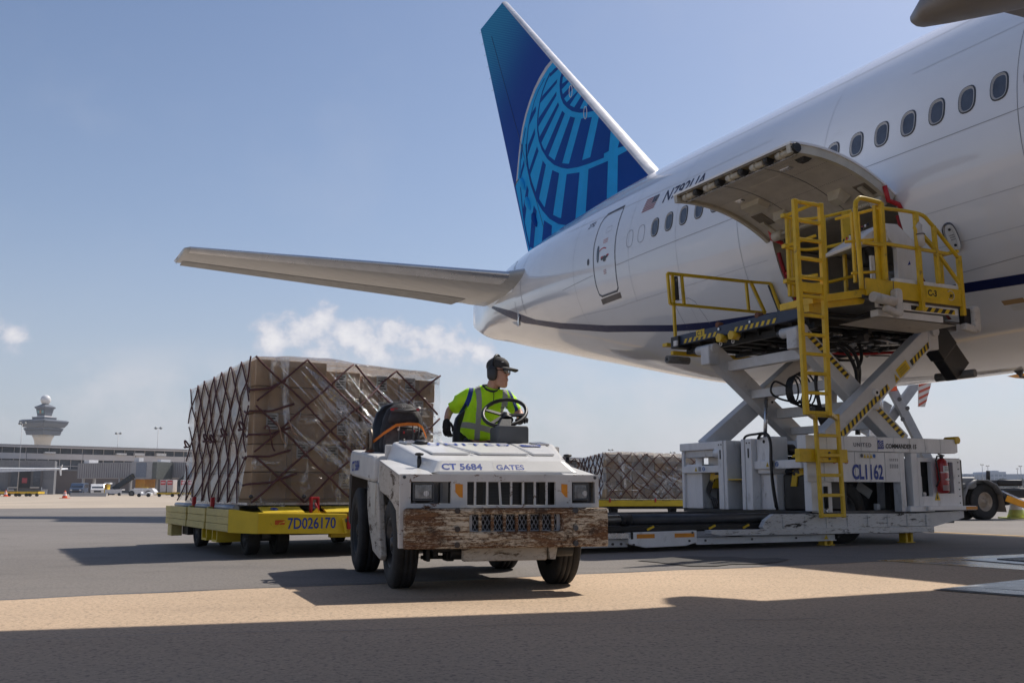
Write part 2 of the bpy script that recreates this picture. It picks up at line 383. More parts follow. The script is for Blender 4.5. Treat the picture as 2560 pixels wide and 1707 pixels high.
# ------------------------------------------------------------------ ground
def ground_mat(name, base, dark, spot, scale, rough=.85, tint=None, joints=None):
    m = bpy.data.materials.new(name); s = NT(m); v = s.coord()
    big = s.noise(.16, 6, .6, v); mid = s.noise(1.3, 6, .65, v, .5); grit = s.noise(36, 4, .75, v); agg = s.voro(30, v).outputs['Distance']
    streak = s.noise(.9, 7, .65, s.coord(scale=(.25, 1.6, 1), rot=(0, 0, R(26))))
    c = s.mix(s.ramp(big, .32, .68), tuple(x*.86 for x in base), tuple(x*1.10 for x in base))
    c = s.mix(s.math('MULTIPLY', s.ramp(streak, .52, .74), .38), c, dark)
    c = s.mix(s.math('MULTIPLY', s.ramp(mid, .54, .76), .35), c, dark)
    c = s.mix(s.math('MULTIPLY', s.ramp(grit, .49, .66), .75), c, spot)
    c = s.mix(s.math('MULTIPLY', s.ramp(agg, .32, .08), .5), c, tuple(min(1, x*1.35) for x in base))
    stain = s.math('MULTIPLY', s.ramp(s.voro(.55, s.coord(loc=(3.3, 1.2, 0))).outputs['Distance'], .16, .02), s.ramp(s.noise(3.5, 5, .7, v), .38, .62)); c = s.mix(s.math('MULTIPLY', stain, .45), c, spot)
    tyre = s.math('MULTIPLY', s.ramp(s.noise(2.2, 3, .5, s.coord(scale=(.06, 1.5, 1), rot=(0, 0, R(-17)), loc=(0, 2, 0))), .60, .70), s.ramp(s.noise(.5, 4, .6, v), .40, .62)); c = s.mix(s.math('MULTIPLY', tyre, .30), c, spot)
    pits = s.ramp(s.noise(17, 5, .75, v), .64, .70)
    c = s.mix(s.math('MULTIPLY', pits, .6), c, spot)
    hgt = s.math('ADD', s.math('MULTIPLY', grit, .7), s.math('MULTIPLY', agg, -.5))
    hgt = s.math('ADD', hgt, s.math('MULTIPLY', pits, -.6))
    s.bsdf(c, s.math('ADD', s.math('MULTIPLY', mid, .25), rough-.12), 0, hgt, .42, .006, spec=.35)
    return m
ASPH = ground_mat('asphalt', (.205, .186, .172), (.085, .082, .080), (.085, .082, .078), 1)
ASPHP = ground_mat('asphalt_patch', (.105, .098, .092), (.07, .066, .062), (.05, .047, .045), 1)
CONC = ground_mat('apron_concrete', (.555, .415, .29), (.36, .265, .185), (.20, .155, .12), 1)
CONCF = ground_mat('far_concrete', (.46, .385, .30), (.36, .30, .24), (.36, .30, .24), 1)
PLNW = mat('line_white', (.55, .55, .53), .8, dirt=(.25, .25, .24), dscale=6, dlo=.45, dhi=.7)
PLNY = mat('line_yellow', (.60, .36, .10), .8, dirt=(.3, .22, .14), dscale=6, dlo=.45, dhi=.7)
WETY = mat('wet_stained_yellow', (.46, .25, .04), .25, 0, .3, 1.5, .1, 20, dirt=(.30, .25, .2), dscale=1.6, dlo=.5, dhi=.62)
PLATE = mat('manhole_plate_steel', (.30, .31, .33), .3, .4, .25, 5, .2, 30, dirt=(.5, .5, .5), dscale=4, dlo=.5, dhi=.7)
PLATED = mat('grating_dark', (.06, .065, .08), .4, .3)
P0 = V((5.80, 22.15, 0)); NX = V((.44287, -.89659, 0)); ST = V((-.89659, -.44287, 0)); AIRROT = atan2(ST.y, ST.x)
def W(w, t, z=0): return P0+ST*w+NX*t+V((0, 0, z))
g = MB(); g.add([(-3000, -3000, 0), (3000, -3000, 0), (3000, 3000, 0), (-3000, 3000, 0)], [(0, 1, 2, 3)]); structure(g.build('ground', ASPH))
rng = random.Random(3)
def slab(name, pts, z, m): return structure(MB().add([(p[0], p[1], z) for p in pts], [tuple(range(len(pts)))]).build(name, m))
edge = [W(w, 9.60+.035*sin(w*1.7)+.02*sin(w*5.1), 0) for w in [x*.5 for x in range(-60, 120)]]
slab('concrete_apron', [W(-30, 60)]+edge+[W(59.5, 60)], .004, CONC)
slab('far_concrete', [W(-600, -30), W(900, -27), W(900, -1300), W(-600, -1300)], .004, CONCF)
def gz(px, py):   # ground point seen at a pixel of the 2560-wide photograph
    u = (px-1280)/2440; v = -(py-853.5)/2440; c, s_ = cos(PITCH), sin(PITCH); k = -CAM_H/(s_+v*c); return V((u*k, (c-v*s_)*k, 0))
slab('joint_seal', [p+V((0, .0, 0))+NX*.02*(-1) for p in edge]+[p+NX*(.012+.012*sin(i*2.3)) for i, p in list(enumerate(edge))[::-1]], .0075, PLATED)
slab('asphalt_patch', [gz(*p) for p in [(1592, 1402), (1640, 1406), (1690, 1412), (1725, 1416), (1790, 1416), (1830, 1411), (1890, 1411), (1945, 1406), (1975, 1399), (1940, 1395), (1880, 1397), (1830, 1392), (1780, 1393), (1720, 1391), (1650, 1396)]], .008, ASPHP)
slab('white_line', [(-60, 23.4), (-60, 23.6), (0, 28.6), (0, 28.4)], .008, PLNW)
slab('yellow_lead_line', [W(.25, -60), W(.4, -60), W(.4, 9.5), W(.25, 9.5)], .008, PLNY)
slab('yellow_stop_bar', [gz(2190, 1402), gz(2560, 1386), gz(2860, 1398), gz(2860, 1440), gz(2560, 1426)], .008, WETY)
crk = random.Random(9)
for (x0, y0, x1, y1) in ((-9, 11.6, -3.4, 10.4), (-7, 16.5, -2.6, 15.2), (-2.6, 5.0, 1.9, 5.9), (2.2, 7.3, 5.6, 6.1), (-14, 19, -6, 21)):
    P = []; k = 26; ph_ = crk.random()*9
    for i in range(k+1):
        f = i/k; P.append(V((x0+(x1-x0)*f, y0+(y1-y0)*f+.10*noise.noise(V((f*6, ph_, 1)))+.03*noise.noise(V((f*25, ph_, 4))), 0)))
    A = [p+V((0, .004+.010*abs(noise.noise(V((p.x*4, ph_, 2)))), 0)) for p in P]
    slab('surface_crack', P+A[::-1], .0095, PLATED)
# access covers let into the concrete
def cover(name, pts, label, sub):
    c = sum((V(p) for p in pts), V())/4
    o = thing(name, label, 'manhole cover', c)
    MB(c).add([V((p[0], p[1], .010)) for p in pts], [(0, 1, 2, 3)]).build('cover_frame', PLATED, o)
    q = [c+(V(p)-c)*.93 for p in pts]
    b = MB(c).prism([(p.x, p.y) for p in q], lambda x, y: (x, y, .012), lambda x, y: (x, y, .016)); b.build('cover_plate', PLATE, o)
    if sub:
        gq = [c+(V(p)-c)*.5 for p in pts]
        gr = MB(c)
        for i in range(9):
            a = gq[0].lerp(gq[3], i/8); bb = gq[1].lerp(gq[2], i/8); gr.beam(a+V((0, 0, .02)), bb+V((0, 0, .02)), .03, .01)
        for i in range(9):
            a = gq[0].lerp(gq[1], i/8); bb = gq[3].lerp(gq[2], i/8); gr.beam(a+V((0, 0, .0225)), bb+V((0, 0, .0225)), .03, .01)
        gr.build('grating', PLATED, o)
    else:
        MB(c).add([V((p.x, p.y, .018)) for p in [c+(V(p)-c)*.55 for p in pts]], [(0, 1, 2, 3)]).build('inset_lid', PLATE, o)
cover('manhole_cover', [gz(2330, 1476), gz(2640, 1500), gz(2900, 1470), gz(2590, 1447)], 'smooth steel manhole cover lying in the shaded concrete', False)
cover('drain_cover', [gz(2400, 1401), gz(2600, 1418), gz(2800, 1405), gz(2580, 1391)], 'drain cover with dark grating beside the wet yellow paint', True)

# ------------------------------------------------------------------ aircraft
air = thing('airliner', 'white twin-aisle airliner with blue globe tail and raised cargo door', 'airplane', P0, AIRROT)
TS = [-16, -14.5, -13, -11, -9, -7, -5, -3, -1, 1, 3, 8, 34, 38, 42, 45, 46.8]
HWT = [.20, .62, 1.10, 1.6, 2.03, 2.4, 2.68, 2.88, 3.02, 3.08, 3.1, 3.1, 3.1, 2.95, 2.4, 1.4, .2]
ZTT = [7.8, 8.1, 8.25, 8.48, 8.63, 8.74, 8.83, 8.92, 8.95, 8.96, 8.96, 8.96, 8.96, 8.7, 7.7, 6.4, 5.4]
ZBT = [6.77, 6.2, 5.85, 5.38, 4.94, 4.49, 4.06, 3.62, 3.22, 2.91, 2.78, 2.76, 2.76, 2.85, 3.3, 4.1, 5.0]
def herm(t, T, Q):
    t = max(T[0], min(T[-1], t)); i = 0
    while i < len(T)-2 and t > T[i+1]: i += 1
    def d(k):
        if k == 0: return (Q[1]-Q[0])/(T[1]-T[0])
        if k == len(T)-1: return (Q[-1]-Q[-2])/(T[-1]-T[-2])
        h0, h1 = T[k]-T[k-1], T[k+1]-T[k]; a, b = (Q[k]-Q[k-1])/h0, (Q[k+1]-Q[k])/h1
        return (a*h1+b*h0)/(h0+h1)
    h = T[i+1]-T[i]; u = (t-T[i])/h
    return (2*u**3-3*u**2+1)*Q[i]+(u**3-2*u**2+u)*h*d(i)+(-2*u**3+3*u**2)*Q[i+1]+(u**3-u**2)*h*d(i+1)
def sect(t):
    zt, zb = herm(t, TS, ZTT), herm(t, TS, ZBT); return herm(t, TS, HWT), (zt+zb)/2, (zt-zb)/2
def surf(t, z, off=0.0, side=1):
    hw, zc, hh = sect(t); q = max(-1, min(1, (z-zc)/hh)); w = hw*sqrt(max(0, 1-q*q))
    nw, nz = w/hw**2, (z-zc)/hh**2; L = sqrt(nw*nw+nz*nz) or 1
    return V((side*(w+off*nw/L), t, z+off*nz/L))
DT0, DT1 = 3.82, 6.66; DP0, DP1 = R(-9.7), R(-51.2)
tst = sorted(set([-16+i*.5 for i in range(41)]+[4+i for i in range(31)]+[34+.8*i for i in range(17)]+[DT0, DT1]))
pst = sorted(set([R(a) for a in range(-90, 270, 4)]+[DP0, DP1]))
fb = MB(); idx = {}
for i, t in enumerate(tst):
    hw, zc, hh = sect(t)
    ex_p = 1-.55*max(0, min(1, (-13-t)/3))
    for k, p in enumerate(pst): fb.v.append(V((hw*math.copysign(abs(cos(p))**ex_p, cos(p)), t, zc+hh*math.copysign(abs(sin(p))**ex_p, sin(p)))))
n_ = len(pst)
for i in range(len(tst)-1):
    for k in range(n_):
        k2 = (k+1) % n_
        if DT0-.001 <= tst[i] < DT1-.001 and DP1-.001 <= pst[k] < DP0-.001: continue
        fb.f.append([i*n_+k, i*n_+k2, (i+1)*n_+k2, (i+1)*n_+k]); fb.mi.append(0); fb.sm.append(True)
fb.f.append(list(range(n_))); fb.mi.append(0); fb.sm.append(False)
fus = fb.build('fuselage', WHITE_AIR, air)
# cargo hold behind the open door
hb = MB(); zs = 3.44; zt_ = 5.30
hb.bx(-1.5, 1.84, DT0-.6, DT1+.6, zs-.06, zs, DSTEEL); hb.bx(-1.5, 2.9, DT0-.6, DT1+.6, zt_+.02, zt_+.06, LINER); hb.bx(-1.56, -1.5, DT0-.6, DT1+.6, zs, zt_, LINER)
hw_ = [(-1.5, zs), (1.80, zs), (2.40, 4.0), (2.82, 4.75), (2.93, zt_), (-1.5, zt_)]
for t in (DT0-.62, DT1+.6): hb.prism(hw_, lambda x, z: (x, t, z), lambda x, z: (x, t+.02, z), LINER)
hb.build('cargo_hold', LINER, air)
for t in (DT0, DT1):
    pts = [(3.1*cos(DP1+(DP0-DP1)*i/10), 5.86+3.1*sin(DP1+(DP0-DP1)*i/10)) for i in range(11)]
    pts += [(q[0]-.28*cos(atan2(q[1]-5.86, q[0])), q[1]-.28*sin(atan2(q[1]-5.86, q[0]))) for q in reversed(pts)]
    d = .05 if t == DT1 else -.05
    MB().prism(pts, lambda x, z: (x*.998, t, z), lambda x, z: (x*.998, t+d, z)).build('door_jamb', PRIMER, air)
for t, s_ in ((DT0+.02, 1), (DT1-.02, -1)):
    MB().tube([surf(t+s_*.03, z, -.04) for z in [3.42+i*.16 for i in range(11)]], .035, 8).build('door_seal', REDFAB, air)
# the raised door: s along the arc from hinge (0) to free edge (1), d depth inwards from the skin
HINGE = (3.1*cos(DP0), 5.86+3.1*sin(DP0)); DA = R(134)
def D(s_, t, d=0):
    p = DP0+(DP1-DP0)*s_; r = 3.1-d; w, z = r*cos(p)-HINGE[0], 5.86+r*sin(p)-HINGE[1]
    return V((HINGE[0]+w*cos(DA)-z*sin(DA), t, HINGE[1]+w*sin(DA)+z*cos(DA)))
da, db_ = DT0-.06, DT1+.05
ss = [i/14 for i in range(15)]
def dshell(d0, d1, a, b, s0=0, s1=1):
    m = MB(); q = [s0+(s1-s0)*x for x in ss]
    m.loft([[D(x, a, d0), D(x, b, d0), D(x, b, d1), D(x, a, d1)] for x in q], None, True, False); return m
door = dshell(0, .035, da, db_).build('cargo_door', WHITE_AIR, air, fix=True)
dshell(.036, .12, da+.12, db_-.12, .03, .90).build('door_liner', LINER, door)
for t0, t1 in ((da+.02, da+.10), (db_-.10, db_-.02)):
    q = [x for x in ss]; MB().loft([[D(x, t0, .036), D(x, t1, .036), D(x, t1, .165), D(x, t0, .165)] for x in q], None, True, False).build('door_edge_frame', PRIMER, door)
# latch row along the free edge
lt = (db_-da)
for k in range(5):
    t = da+.18+lt*.2*k; m = MB()
    a, b = D(.955, t, .11), D(.955, t+.30, .11)
    m.cyl(a, b, .055, 12, mat_=PRIMER); m.cyl(D(.955, t+.05, .11), D(.955, t+.12, .11), .07, 12, mat_=PRIMER)
    m.cyl(D(.955, t+.34, .10), D(.955, t+.44, .10), .075, 10, mat_=BLACK); m.cyl(D(.98, t+.39, .05), D(.93, t+.39, .15), .05, 8, mat_=BLACK)
    m.beam(D(.99, t+.18, .05), D(.92, t+.18, .12), .05, .03, (0, 1, 0), PRIMER)
    m.build('door_latch', None, door)
MB().tube([D(.905, da+.05+lt*.97*i/12, .15) for i in range(13)], .016, 8).build('latch_rod', STEEL, door)
MB().loft([[D(.91, da+.05, .036), D(.91, db_-.05, .036), D(.91, db_-.05, .10), D(.91, da+.05, .10)], [D(.995, da+.05, .036), D(.995, db_-.05, .036), D(.995, db_-.05, .07), D(.995, da+.05, .07)]], None, True, False).build('latch_channel', mat('latch_channel_dirty', (.20, .165, .11), .6, dirt=(.08, .06, .04), dscale=8, dlo=.5, dhi=.7), door)
def dblock(nm, s0, s1, t0, t1, h, m, taper=.7):
    sm, tm = (s0+s1)/2, (t0+t1)/2
    r0 = [D(s0, t0, .12), D(s1, t0, .12), D(s1, t1, .12), D(s0, t1, .12)]
    f = lambda s_, t: D(sm+(s_-sm)*taper, tm+(t-tm)*taper, .12+h)
    MB().loft([r0, [f(s0, t0), f(s1, t0), f(s1, t1), f(s0, t1)]], None, True, False).build(nm, m, door)
L_ = lambda u: da+lt*u
dblock('door_bracket', .16, .27, L_(.26), L_(.36), .16, PRIMER); dblock('door_bracket', .16, .27, L_(.70), L_(.80), .16, PRIMER)
dblock('door_handle_box', .38, .50, L_(.16), L_(.33), .09, PRIMER, .85)
for s_r in (.36, .60, .80):
    rv = MB()
    for i in range(60):
        t = L_(.06+.88*i/59); rv.add([D(s_r-.004, t-.006, .1215), D(s_r+.004, t-.006, .1215), D(s_r+.004, t+.006, .1215), D(s_r-.004, t+.006, .1215)], [(0, 1, 2, 3)])
    rv.build('rivet_row', SEAMD, door, fix=False)['kind'] = 'stuff'
for u in (.34, .68): MB().loft([[D(x, L_(u), .12), D(x, L_(u)+.012, .12), D(x, L_(u)+.012, .124), D(x, L_(u), .124)] for x in [.06+.82*k/10 for k in range(11)]], None, True, False).build('liner_joint', SEAMD, door)
dblock('door_hatch', .50, .68, L_(.40), L_(.66), .008, LINER, .97); dblock('door_hatch', .10, .24, L_(.86), L_(.96), .012, mat('hatch_brown', (.17, .145, .115), .6), .9); dblock('door_hatch', .16, .32, L_(.10), L_(.20), .012, mat('hatch_brown', (.2, .2, .2)), .9)
dblock('door_light', .54, .58, L_(.18), L_(.24), .02, STEEL, .8); dblock('door_light', .70, .75, L_(.70), L_(.78), .02, STEEL, .8); dblock('door_light', .72, .80, L_(.86), L_(.93), .05, BLACK, .6)
MB().cyl(D(.06, L_(.14), .2), D(.06, L_(.93), .2), .028, 10).build('hinge_shaft', PRIMER, door)
sp = MB()
for i in range(46): sp.cyl(D(.06, L_(.36+.012*i), .2), D(.06, L_(.36+.012*i+.006), .2), .04, 8)
sp.build('hinge_spring', PRIMER, door)
for u in (.12, .90):
    MB().cyl(D(.05, L_(u), .2), D(.05, L_(u)+.22, .2), .085, 14).build('door_actuator', PRIMER, door)
    MB().beam(D(.02, L_(u)+.02, .12), D(.22, L_(u)+.02, .14), .05, .10, (0, 1, 0)).build('hinge_arm', PRIMER, door)
    t = L_(u)+(.30 if u > .5 else -.06)
    MB().tube([D(.12, t, .06), D(.04, t, .22), (3.06, t+.02, 5.16), (3.02, t+.03, 5.08)], .038, 8).build('actuator_sleeve', RED, door)
MB().tube([(2.80, DT0+.05, 4.66), (2.86, DT0+.4, 4.60)], .04, 8).build('actuator_sleeve', RED, door)

# windows
def oval(w, h, n=20, p=2.7):
    return [(w/2*abs(cos(a))**(2/p)*(1 if cos(a) >= 0 else -1), h/2*abs(sin(a))**(2/p)*(1 if sin(a) >= 0 else -1)) for a in [2*pi*i/n for i in range(n)]]
def ring_on(t, z, w0, h0, w1, h1, off0, off1, m, name, parent, n=20):
    a = [surf(t+x, z+y, off0) for x, y in oval(w0, h0, n)]; b = [surf(t+x, z+y, off1) for x, y in oval(w1, h1, n)]
    return MB().add(a+b, [(i, (i+1) % n, n+(i+1) % n, n+i) for i in range(n)], None, True).build(name, m, parent)
def disc_on(t, z, w0, h0, off, m, name, parent, n=20):
    return MB().add([surf(t+x, z+y, off) for x, y in oval(w0, h0, n)], [tuple(range(n))]).build(name, m, parent)
for k in range(24):
    t = .09+.533*k; z = 6.43-.0035*k
    wnd = ring_on(t, z, .305, .43, .265, .39, .004, .014, WINRIM, 'window', air)
    ring_on(t, z, .265, .39, .215, .335, .014, .005, WINLITE, 'window_reveal', wnd)
    disc_on(t+.012, z-.012, .222, .335, .0075, WINPANE, 'window_pane', wnd)
def line_on(name, pts, wd_, m, off=.004, parent=air, closed=False, step=.12):
    """thin ribbon that follows the skin through (t, z) points"""
    P = []
    q = pts+[pts[0]] if closed else pts
    for (a, b) in zip(q[:-1], q[1:]):
        L = max(1, int(sqrt((a[0]-b[0])**2+(a[1]-b[1])**2)/step))
        for i in range(L): P.append((a[0]+(b[0]-a[0])*i/L, a[1]+(b[1]-a[1])*i/L))
    P.append(q[-1])
    A, B = [], []
    for i, p in enumerate(P):
        a, b = P[max(0, i-1)], P[min(len(P)-1, i+1)]
        if closed and i in (0, len(P)-1): a, b = P[-2], P[1]
        d = V((b[0]-a[0], b[1]-a[1])).normalized(); nrm = (-d.y*wd_/2, d.x*wd_/2)
        A.append(surf(p[0]+nrm[0], p[1]+nrm[1], off)); B.append(surf(p[0]-nrm[0], p[1]-nrm[1], off))
    n = len(P); return MB().add(A+B, [(i, i+1, n+i+1, n+i) for i in range(n-1)], None, True).build(name, m, parent, fix=False)
for t in (-.95, -.46): line_on('window_plug_outline', [(t+x, 6.42+y) for x, y in oval(.27, .40)], .012, SEAM, closed=True)
# blue cheat line
top = [(-12.8, 7.11), (-9.39, 6.24), (-7.98, 5.81), (-7.43, 5.64), (-5.72, 5.27), (-2.99, 4.77), (-.11, 4.33), (1.24, 4.19), (3.9, 4.03), (7.38, 3.86), (12, 3.66), (34, 3.6)]
bot = [(-12.6, 7.04), (-9.7, 6.06), (-8.62, 5.74), (-7.63, 5.53), (-5.98, 5.16), (-3.22, 4.65), (-.27, 4.22), (.95, 4.08), (3.9, 3.91), (7.29, 3.735), (12, 3.54), (34, 3.48)]
def strip(side):
    A, B = [], []
    for i in range(len(top)-1):
        for j in range(8):
            if i and top[i][0] >= 34: break
            f = j/8; a = (top[i][0]+(top[i+1][0]-top[i][0])*f, top[i][1]+(top[i+1][1]-top[i][1])*f); b = (bot[i][0]+(bot[i+1][0]-bot[i][0])*f, bot[i][1]+(bot[i+1][1]-bot[i][1])*f)
            if side == 1 and DT0 < a[0] < DT1 and False: continue
            A.append(a); B.append(b)
    m = MB(); n = len(A)
    vs = []
    for r in range(4): vs += [surf(A[i][0]+(B[i][0]-A[i][0])*r/3, A[i][1]+(B[i][1]-A[i][1])*r/3, .004, side) for i in range(n)]
    fs = [(r*n+i, r*n+i+1, (r+1)*n+i+1, (r+1)*n+i) for r in range(3) for i in range(n-1) if not (DT0-.12 < A[i][0] < DT1+.02 and side == 1)]
    return m.add(vs, fs, None, True).build('blue_stripe', NAVY, air, fix=False)
strip(1)
# seams
line_on('skin_seam', [(-4.7, 5.94), (-2.8, 5.94)], .010, SEAM); line_on('skin_seam', [(-1.57, 5.93), (16, 5.92)], .010, SEAM)
line_on('skin_seam', [(-3, 8.0), (14, 8.0)], .010, SEAM); line_on('skin_seam', [(2.92, 5.93), (2.92, 3.2)], .008, SEAM); line_on('skin_seam', [(-3.9, 8.2), (-3.9, 4.0)], .007, SEAM)
line_on('skin_seam', [(7.2, 4.0), (12, 4.15)], .008, SEAM)
FSEAM = mat('faint_seam', (.56, .57, .60), .45)
for z in (4.95, 7.3): line_on('lap_joint', [(-5, z+.3), (-2, z+.08), (1.5, z), (3.6, z)], .010, FSEAM)
for z in (4.9, 4.4, 7.3): line_on('lap_joint', [(6.9, z), (9, z), (16, z)], .010, FSEAM)
for t in (-6.2, -1.0, .9, 5.2, 10.6, 12.4): line_on('frame_joint', [(t, 8.6), (t, 7.4), (t, 5.6 if t == 5.2 else (5.0 if t < 0 else 3.4))], .008, FSEAM); line_on('skin_seam', [(8.9, 8.6), (8.9, 3.3)], .008, SEAM)
line_on('bulk_door_outline', [(.40, 4.72), (.60, 4.74), (.95, 4.72), (1.12, 4.62), (1.22, 4.3), (1.3, 3.7), (1.2, 3.5), (.5, 3.5), (.42, 3.7)], .012, SEAM, closed=True)
# passenger door
dt = [(-1.72, 7.42), (-2.45, 7.42), (-2.60, 7.36), (-2.68, 7.22), (-2.74, 6.7), (-2.72, 6.05), (-2.71, 5.67), (-2.66, 5.44), (-2.55, 5.38), (-1.74, 5.36), (-1.66, 5.42), (-1.61, 5.9), (-1.63, 6.5), (-1.64, 6.95), (-1.66, 7.36)]
pd = line_on('passenger_door', dt, .035, SEAMD, closed=True)
line_on('door_edge_light', [(a*.985-.032, 6.4+(b-6.4)*.975) for a, b in dt], .012, SEAM, parent=pd, closed=True)
line_on('door_sill_plate', [(-2.66, 5.27), (-1.62, 5.25)], .13, mat('sill_brown', (.16, .13, .115), .5), parent=pd)
line_on('door_top_seal', [(-2.5, 7.435), (-1.66, 7.43)], .05, SEAMD, .006, pd)
ring_on(-2.49, 6.40, .13, .42, .10, .39, .004, .01, WINRIM, 'door_window', pd); disc_on(-2.49, 6.40, .10, .39, .006, WINPANE, 'window_pane', pd)
line_on('door_arrow', [(-2.24+.22*sin(a), 6.38+.12*cos(a)) for a in [-.9, -.5, 0, .5, .9]], .028, RED, parent=pd)
for z0 in (6.62, 6.66, 6.70): line_on('door_placard', [(-2.26, z0), (-2.02, z0)], .016, mat('placard_red', (.55, .25, .25)), parent=pd)
line_on('door_handle', [(-2.32, 6.23), (-1.98, 6.25)], .05, SEAMD, .008, pd); disc_on(-2.14, 6.22, .14, .14, .01, SEAMD, 'handle_boss', pd)
for a in (-2.33, -2.05): line_on('door_placard', [(a, 6.27), (a+.12, 6.275)], .05, RED, .006, parent=pd)
for z0 in (5.86, 5.90, 5.94): line_on('door_placard', [(-2.22, z0), (-2.08, z0)], .018, mat('placard_red', (.55, .25, .25)), parent=pd)
line_on('door_placard', [(-2.2, 7.0), (-1.95, 7.0), (-1.95, 6.88), (-2.2, 6.86)], .008, SEAM, parent=pd, closed=True)
disc_on(-3.01, 6.32, .11, .16, .006, SEAMD, 'static_port', air)
# registration, flag, ship number, ground power panel
text('N792UA', 'registration', TXTNAVY, air, lambda x, y: surf(.16+x, 6.97+y, .005), .40, .004, .22, 1.02)
text('2792', 'ship_number', TXTNAVY, air, lambda x, y: surf(-3.40+x, 7.27+y, .005), .19, .001, .25, .95)
fl = MB(); X = lambda u, v: surf(-.62+u*.50+v*.06, 6.95+v*.31, .005)
for i in range(7):
    v0, v1 = i*2/13, (i*2+1)/13
    for j in range(5): fl.add([X(j/5, v0), X((j+1)/5, v0), X((j+1)/5, v1), X(j/5, v1)], [(0, 1, 2, 3)])
flag = fl.build('flag_stripe', mat('flag_red', (.30, .03, .04)), air, fix=False)
MB().add([V(p)+V((.004, 0, 0)) for p in [X(.6, .47), X(1, .47), X(1, 1), X(.6, 1)]], [(0, 1, 2, 3)]).build('flag_canton', TXTNAVY, flag)
st_ = MB()
for i in range(5):
    for j in range(4):
        st_.add([V(X(.63+.085*i+a, .52+.12*j+b))+V((.008, 0, 0)) for a, b in ((0, 0), (.03, 0), (.03, .05), (0, .05))], [(0, 1, 2, 3)])
st_.build('flag_stars', PAPER, flag, fix=False)['kind'] = 'stuff'
pn = disc_on(7.50, 4.50, .19, .36, .06, PAPER, 'service_panel', air); ring_on(7.45, 4.51, .23, .40, .19, .36, .004, .06, SEAMD, 'panel_frame', pn)
for z in (4.61, 4.39): disc_on(7.50, z, .05, .035, .064, BLACK, 'panel_latch', pn)
for z in (4.47, 4.50, 4.53): line_on('panel_print', [(7.46, z), (7.54, z)], .008, SEAMD, .063, pn)
line_on('belly_placard', [(7.65, 3.52), (8.0, 3.51)], .06, mat('placard_ochre', (.45, .28, .12)), .005); line_on('belly_placard', [(7.72, 3.44), (8.0, 3.43)], .07, PAPER, .005)
# wing root fairing bulge
wf = MB(); rings = []
for t in [8.6, 9.0, 9.6, 10.6, 12, 14, 17, 22, 25, 27]:
    k = min(1, (t-8.6)/4.5)**.6 if t < 17 else min(1, (27-t)/6)**.6
    hw, zc, hh = 3.0+.42*k, 4.05-.18*k, .9+.72*k
    if t in (8.6, 27): hw, hh = 2.65, .35
    rings.append([(hw*cos(a), t, zc+hh*sin(a)) for a in [2*pi*i/36 for i in range(36)]])
wf.loft(rings).build('wing_root_fairing', WHITE_AIR, air)
MB().prism([(.9, 0), (1.15, 0), (1.08, -.16)], lambda x, z: (.02, x+5.3, 2.8+z), lambda x, z: (-.02, x+5.3, 2.8+z)).build('blade_antenna', SEAMD, air)
MB().cyl((0, -.5, 2.98), (0, -.5, 3.1), .05, 8).build('drain_mast', SEAMD, air)
MB().beam((0, -16.02, 6.85), (.05, -15.8, 6.83), .06, .10).build('tail_light', SEAMD, air)
# horizontal stabiliser
def airfoil(le, te, thick, n=14):
    le, te = V(le), V(te); ch = te-le; up = V((0, 0, 1)); P = []
    for sgn in (1, -1):
        xs = [(1-cos(pi*i/n))/2 for i in range(n+1)]
        if sgn == 1: xs = xs[::-1]
        else: xs = xs[1:-1]
        for x in xs:
            y = 5*thick*(.2969*sqrt(x)-.126*x-.3516*x*x+.2843*x**3-.1036*x**4); P.append(le+ch*x+up*y*sgn*ch.length)
    return P
def stab(side):
    S = lambda w, t, z: (side*w, t, z)
    secs = [(1.3, -6.55, 7.10, -12.65, 6.98, .095), (1.85, -6.85, 7.10, -12.65, 7.0, .095), (2.12, -7.55, 7.10, -12.62, 7.02, .095), (2.45, -8.32, 7.13, -12.75, 7.05, .095), (3.6, -9.4, 7.36, -13.4, 7.28, .095), (10.6, -15.72, 8.70, -18.2, 8.70, .09), (10.76, -16.0, 8.73, -18.34, 8.735, .05)]
    st = MB().loft([airfoil(S(w, a, b), S(w, c, d), h) for w, a, b, c, d, h in secs]).build('stabilizer', GREY_AIR, air)
    le = []
    for w, a, b, c, d, h in secs[3:6]:
        P = airfoil(S(w, a+.012, b), S(w, c, d), h*1.03, 20); k = 20; le.append(P[k-5:k+6])
    MB().loft(le, None, False, True, False).build('leading_edge', LE_METAL, st, fix=False)
    el = []
    for w, a, b, c, d, h in secs[3:6]:
        A, B = V(S(w, a, b)), V(S(w, c, d)); f = A.lerp(B, .74); B2 = A.lerp(B, 1.01)+V((0, 0, -.05)); u = V((0, 0, 1))
        el.append([f-u*.13*(B-A).length*.22, f-u*.10*(B-A).length*.22-u*.02, B2-u*.03, B2])
    MB().loft(el, None, True, False).build('elevator', mat('elevator_grey', (.30, .29, .275), .4), st)
    MB().tube([S(10.74, -16.3, 8.77), S(10.78, -18.3, 8.78)], .02, 6).build('tip_cap', LE_METAL, st)
    w0, t0, z0 = 6, -18, 8
    for k in range(4):
        f = k/3*.12; a = V(S(10.7-f*9, -18.30+f*6, 8.72-f*1.6)); MB().cyl(a, a+V((0, -.18, 0)), .006, 5).build('static_wick', SEAMD, st)
    return st
stab(1); stab(-1)
MB().add([surf(-9.2, 7.55, .01), surf(-9.9, 7.95, .01), surf(-10.9, 7.3, .01), surf(-9.5, 7.25, .01)], [(0, 1, 2, 3)]).build('stabilizer_seal_plate', WHITE_AIR, air)
line_on('stabilizer_slot', [(-8.05, 7.3), (-8.0, 7.75)], .02, SEAM); line_on('stabilizer_slot', [(-9.15, 7.2), (-9.55, 7.85), (-9.7, 7.9)], .03, SEAMD)
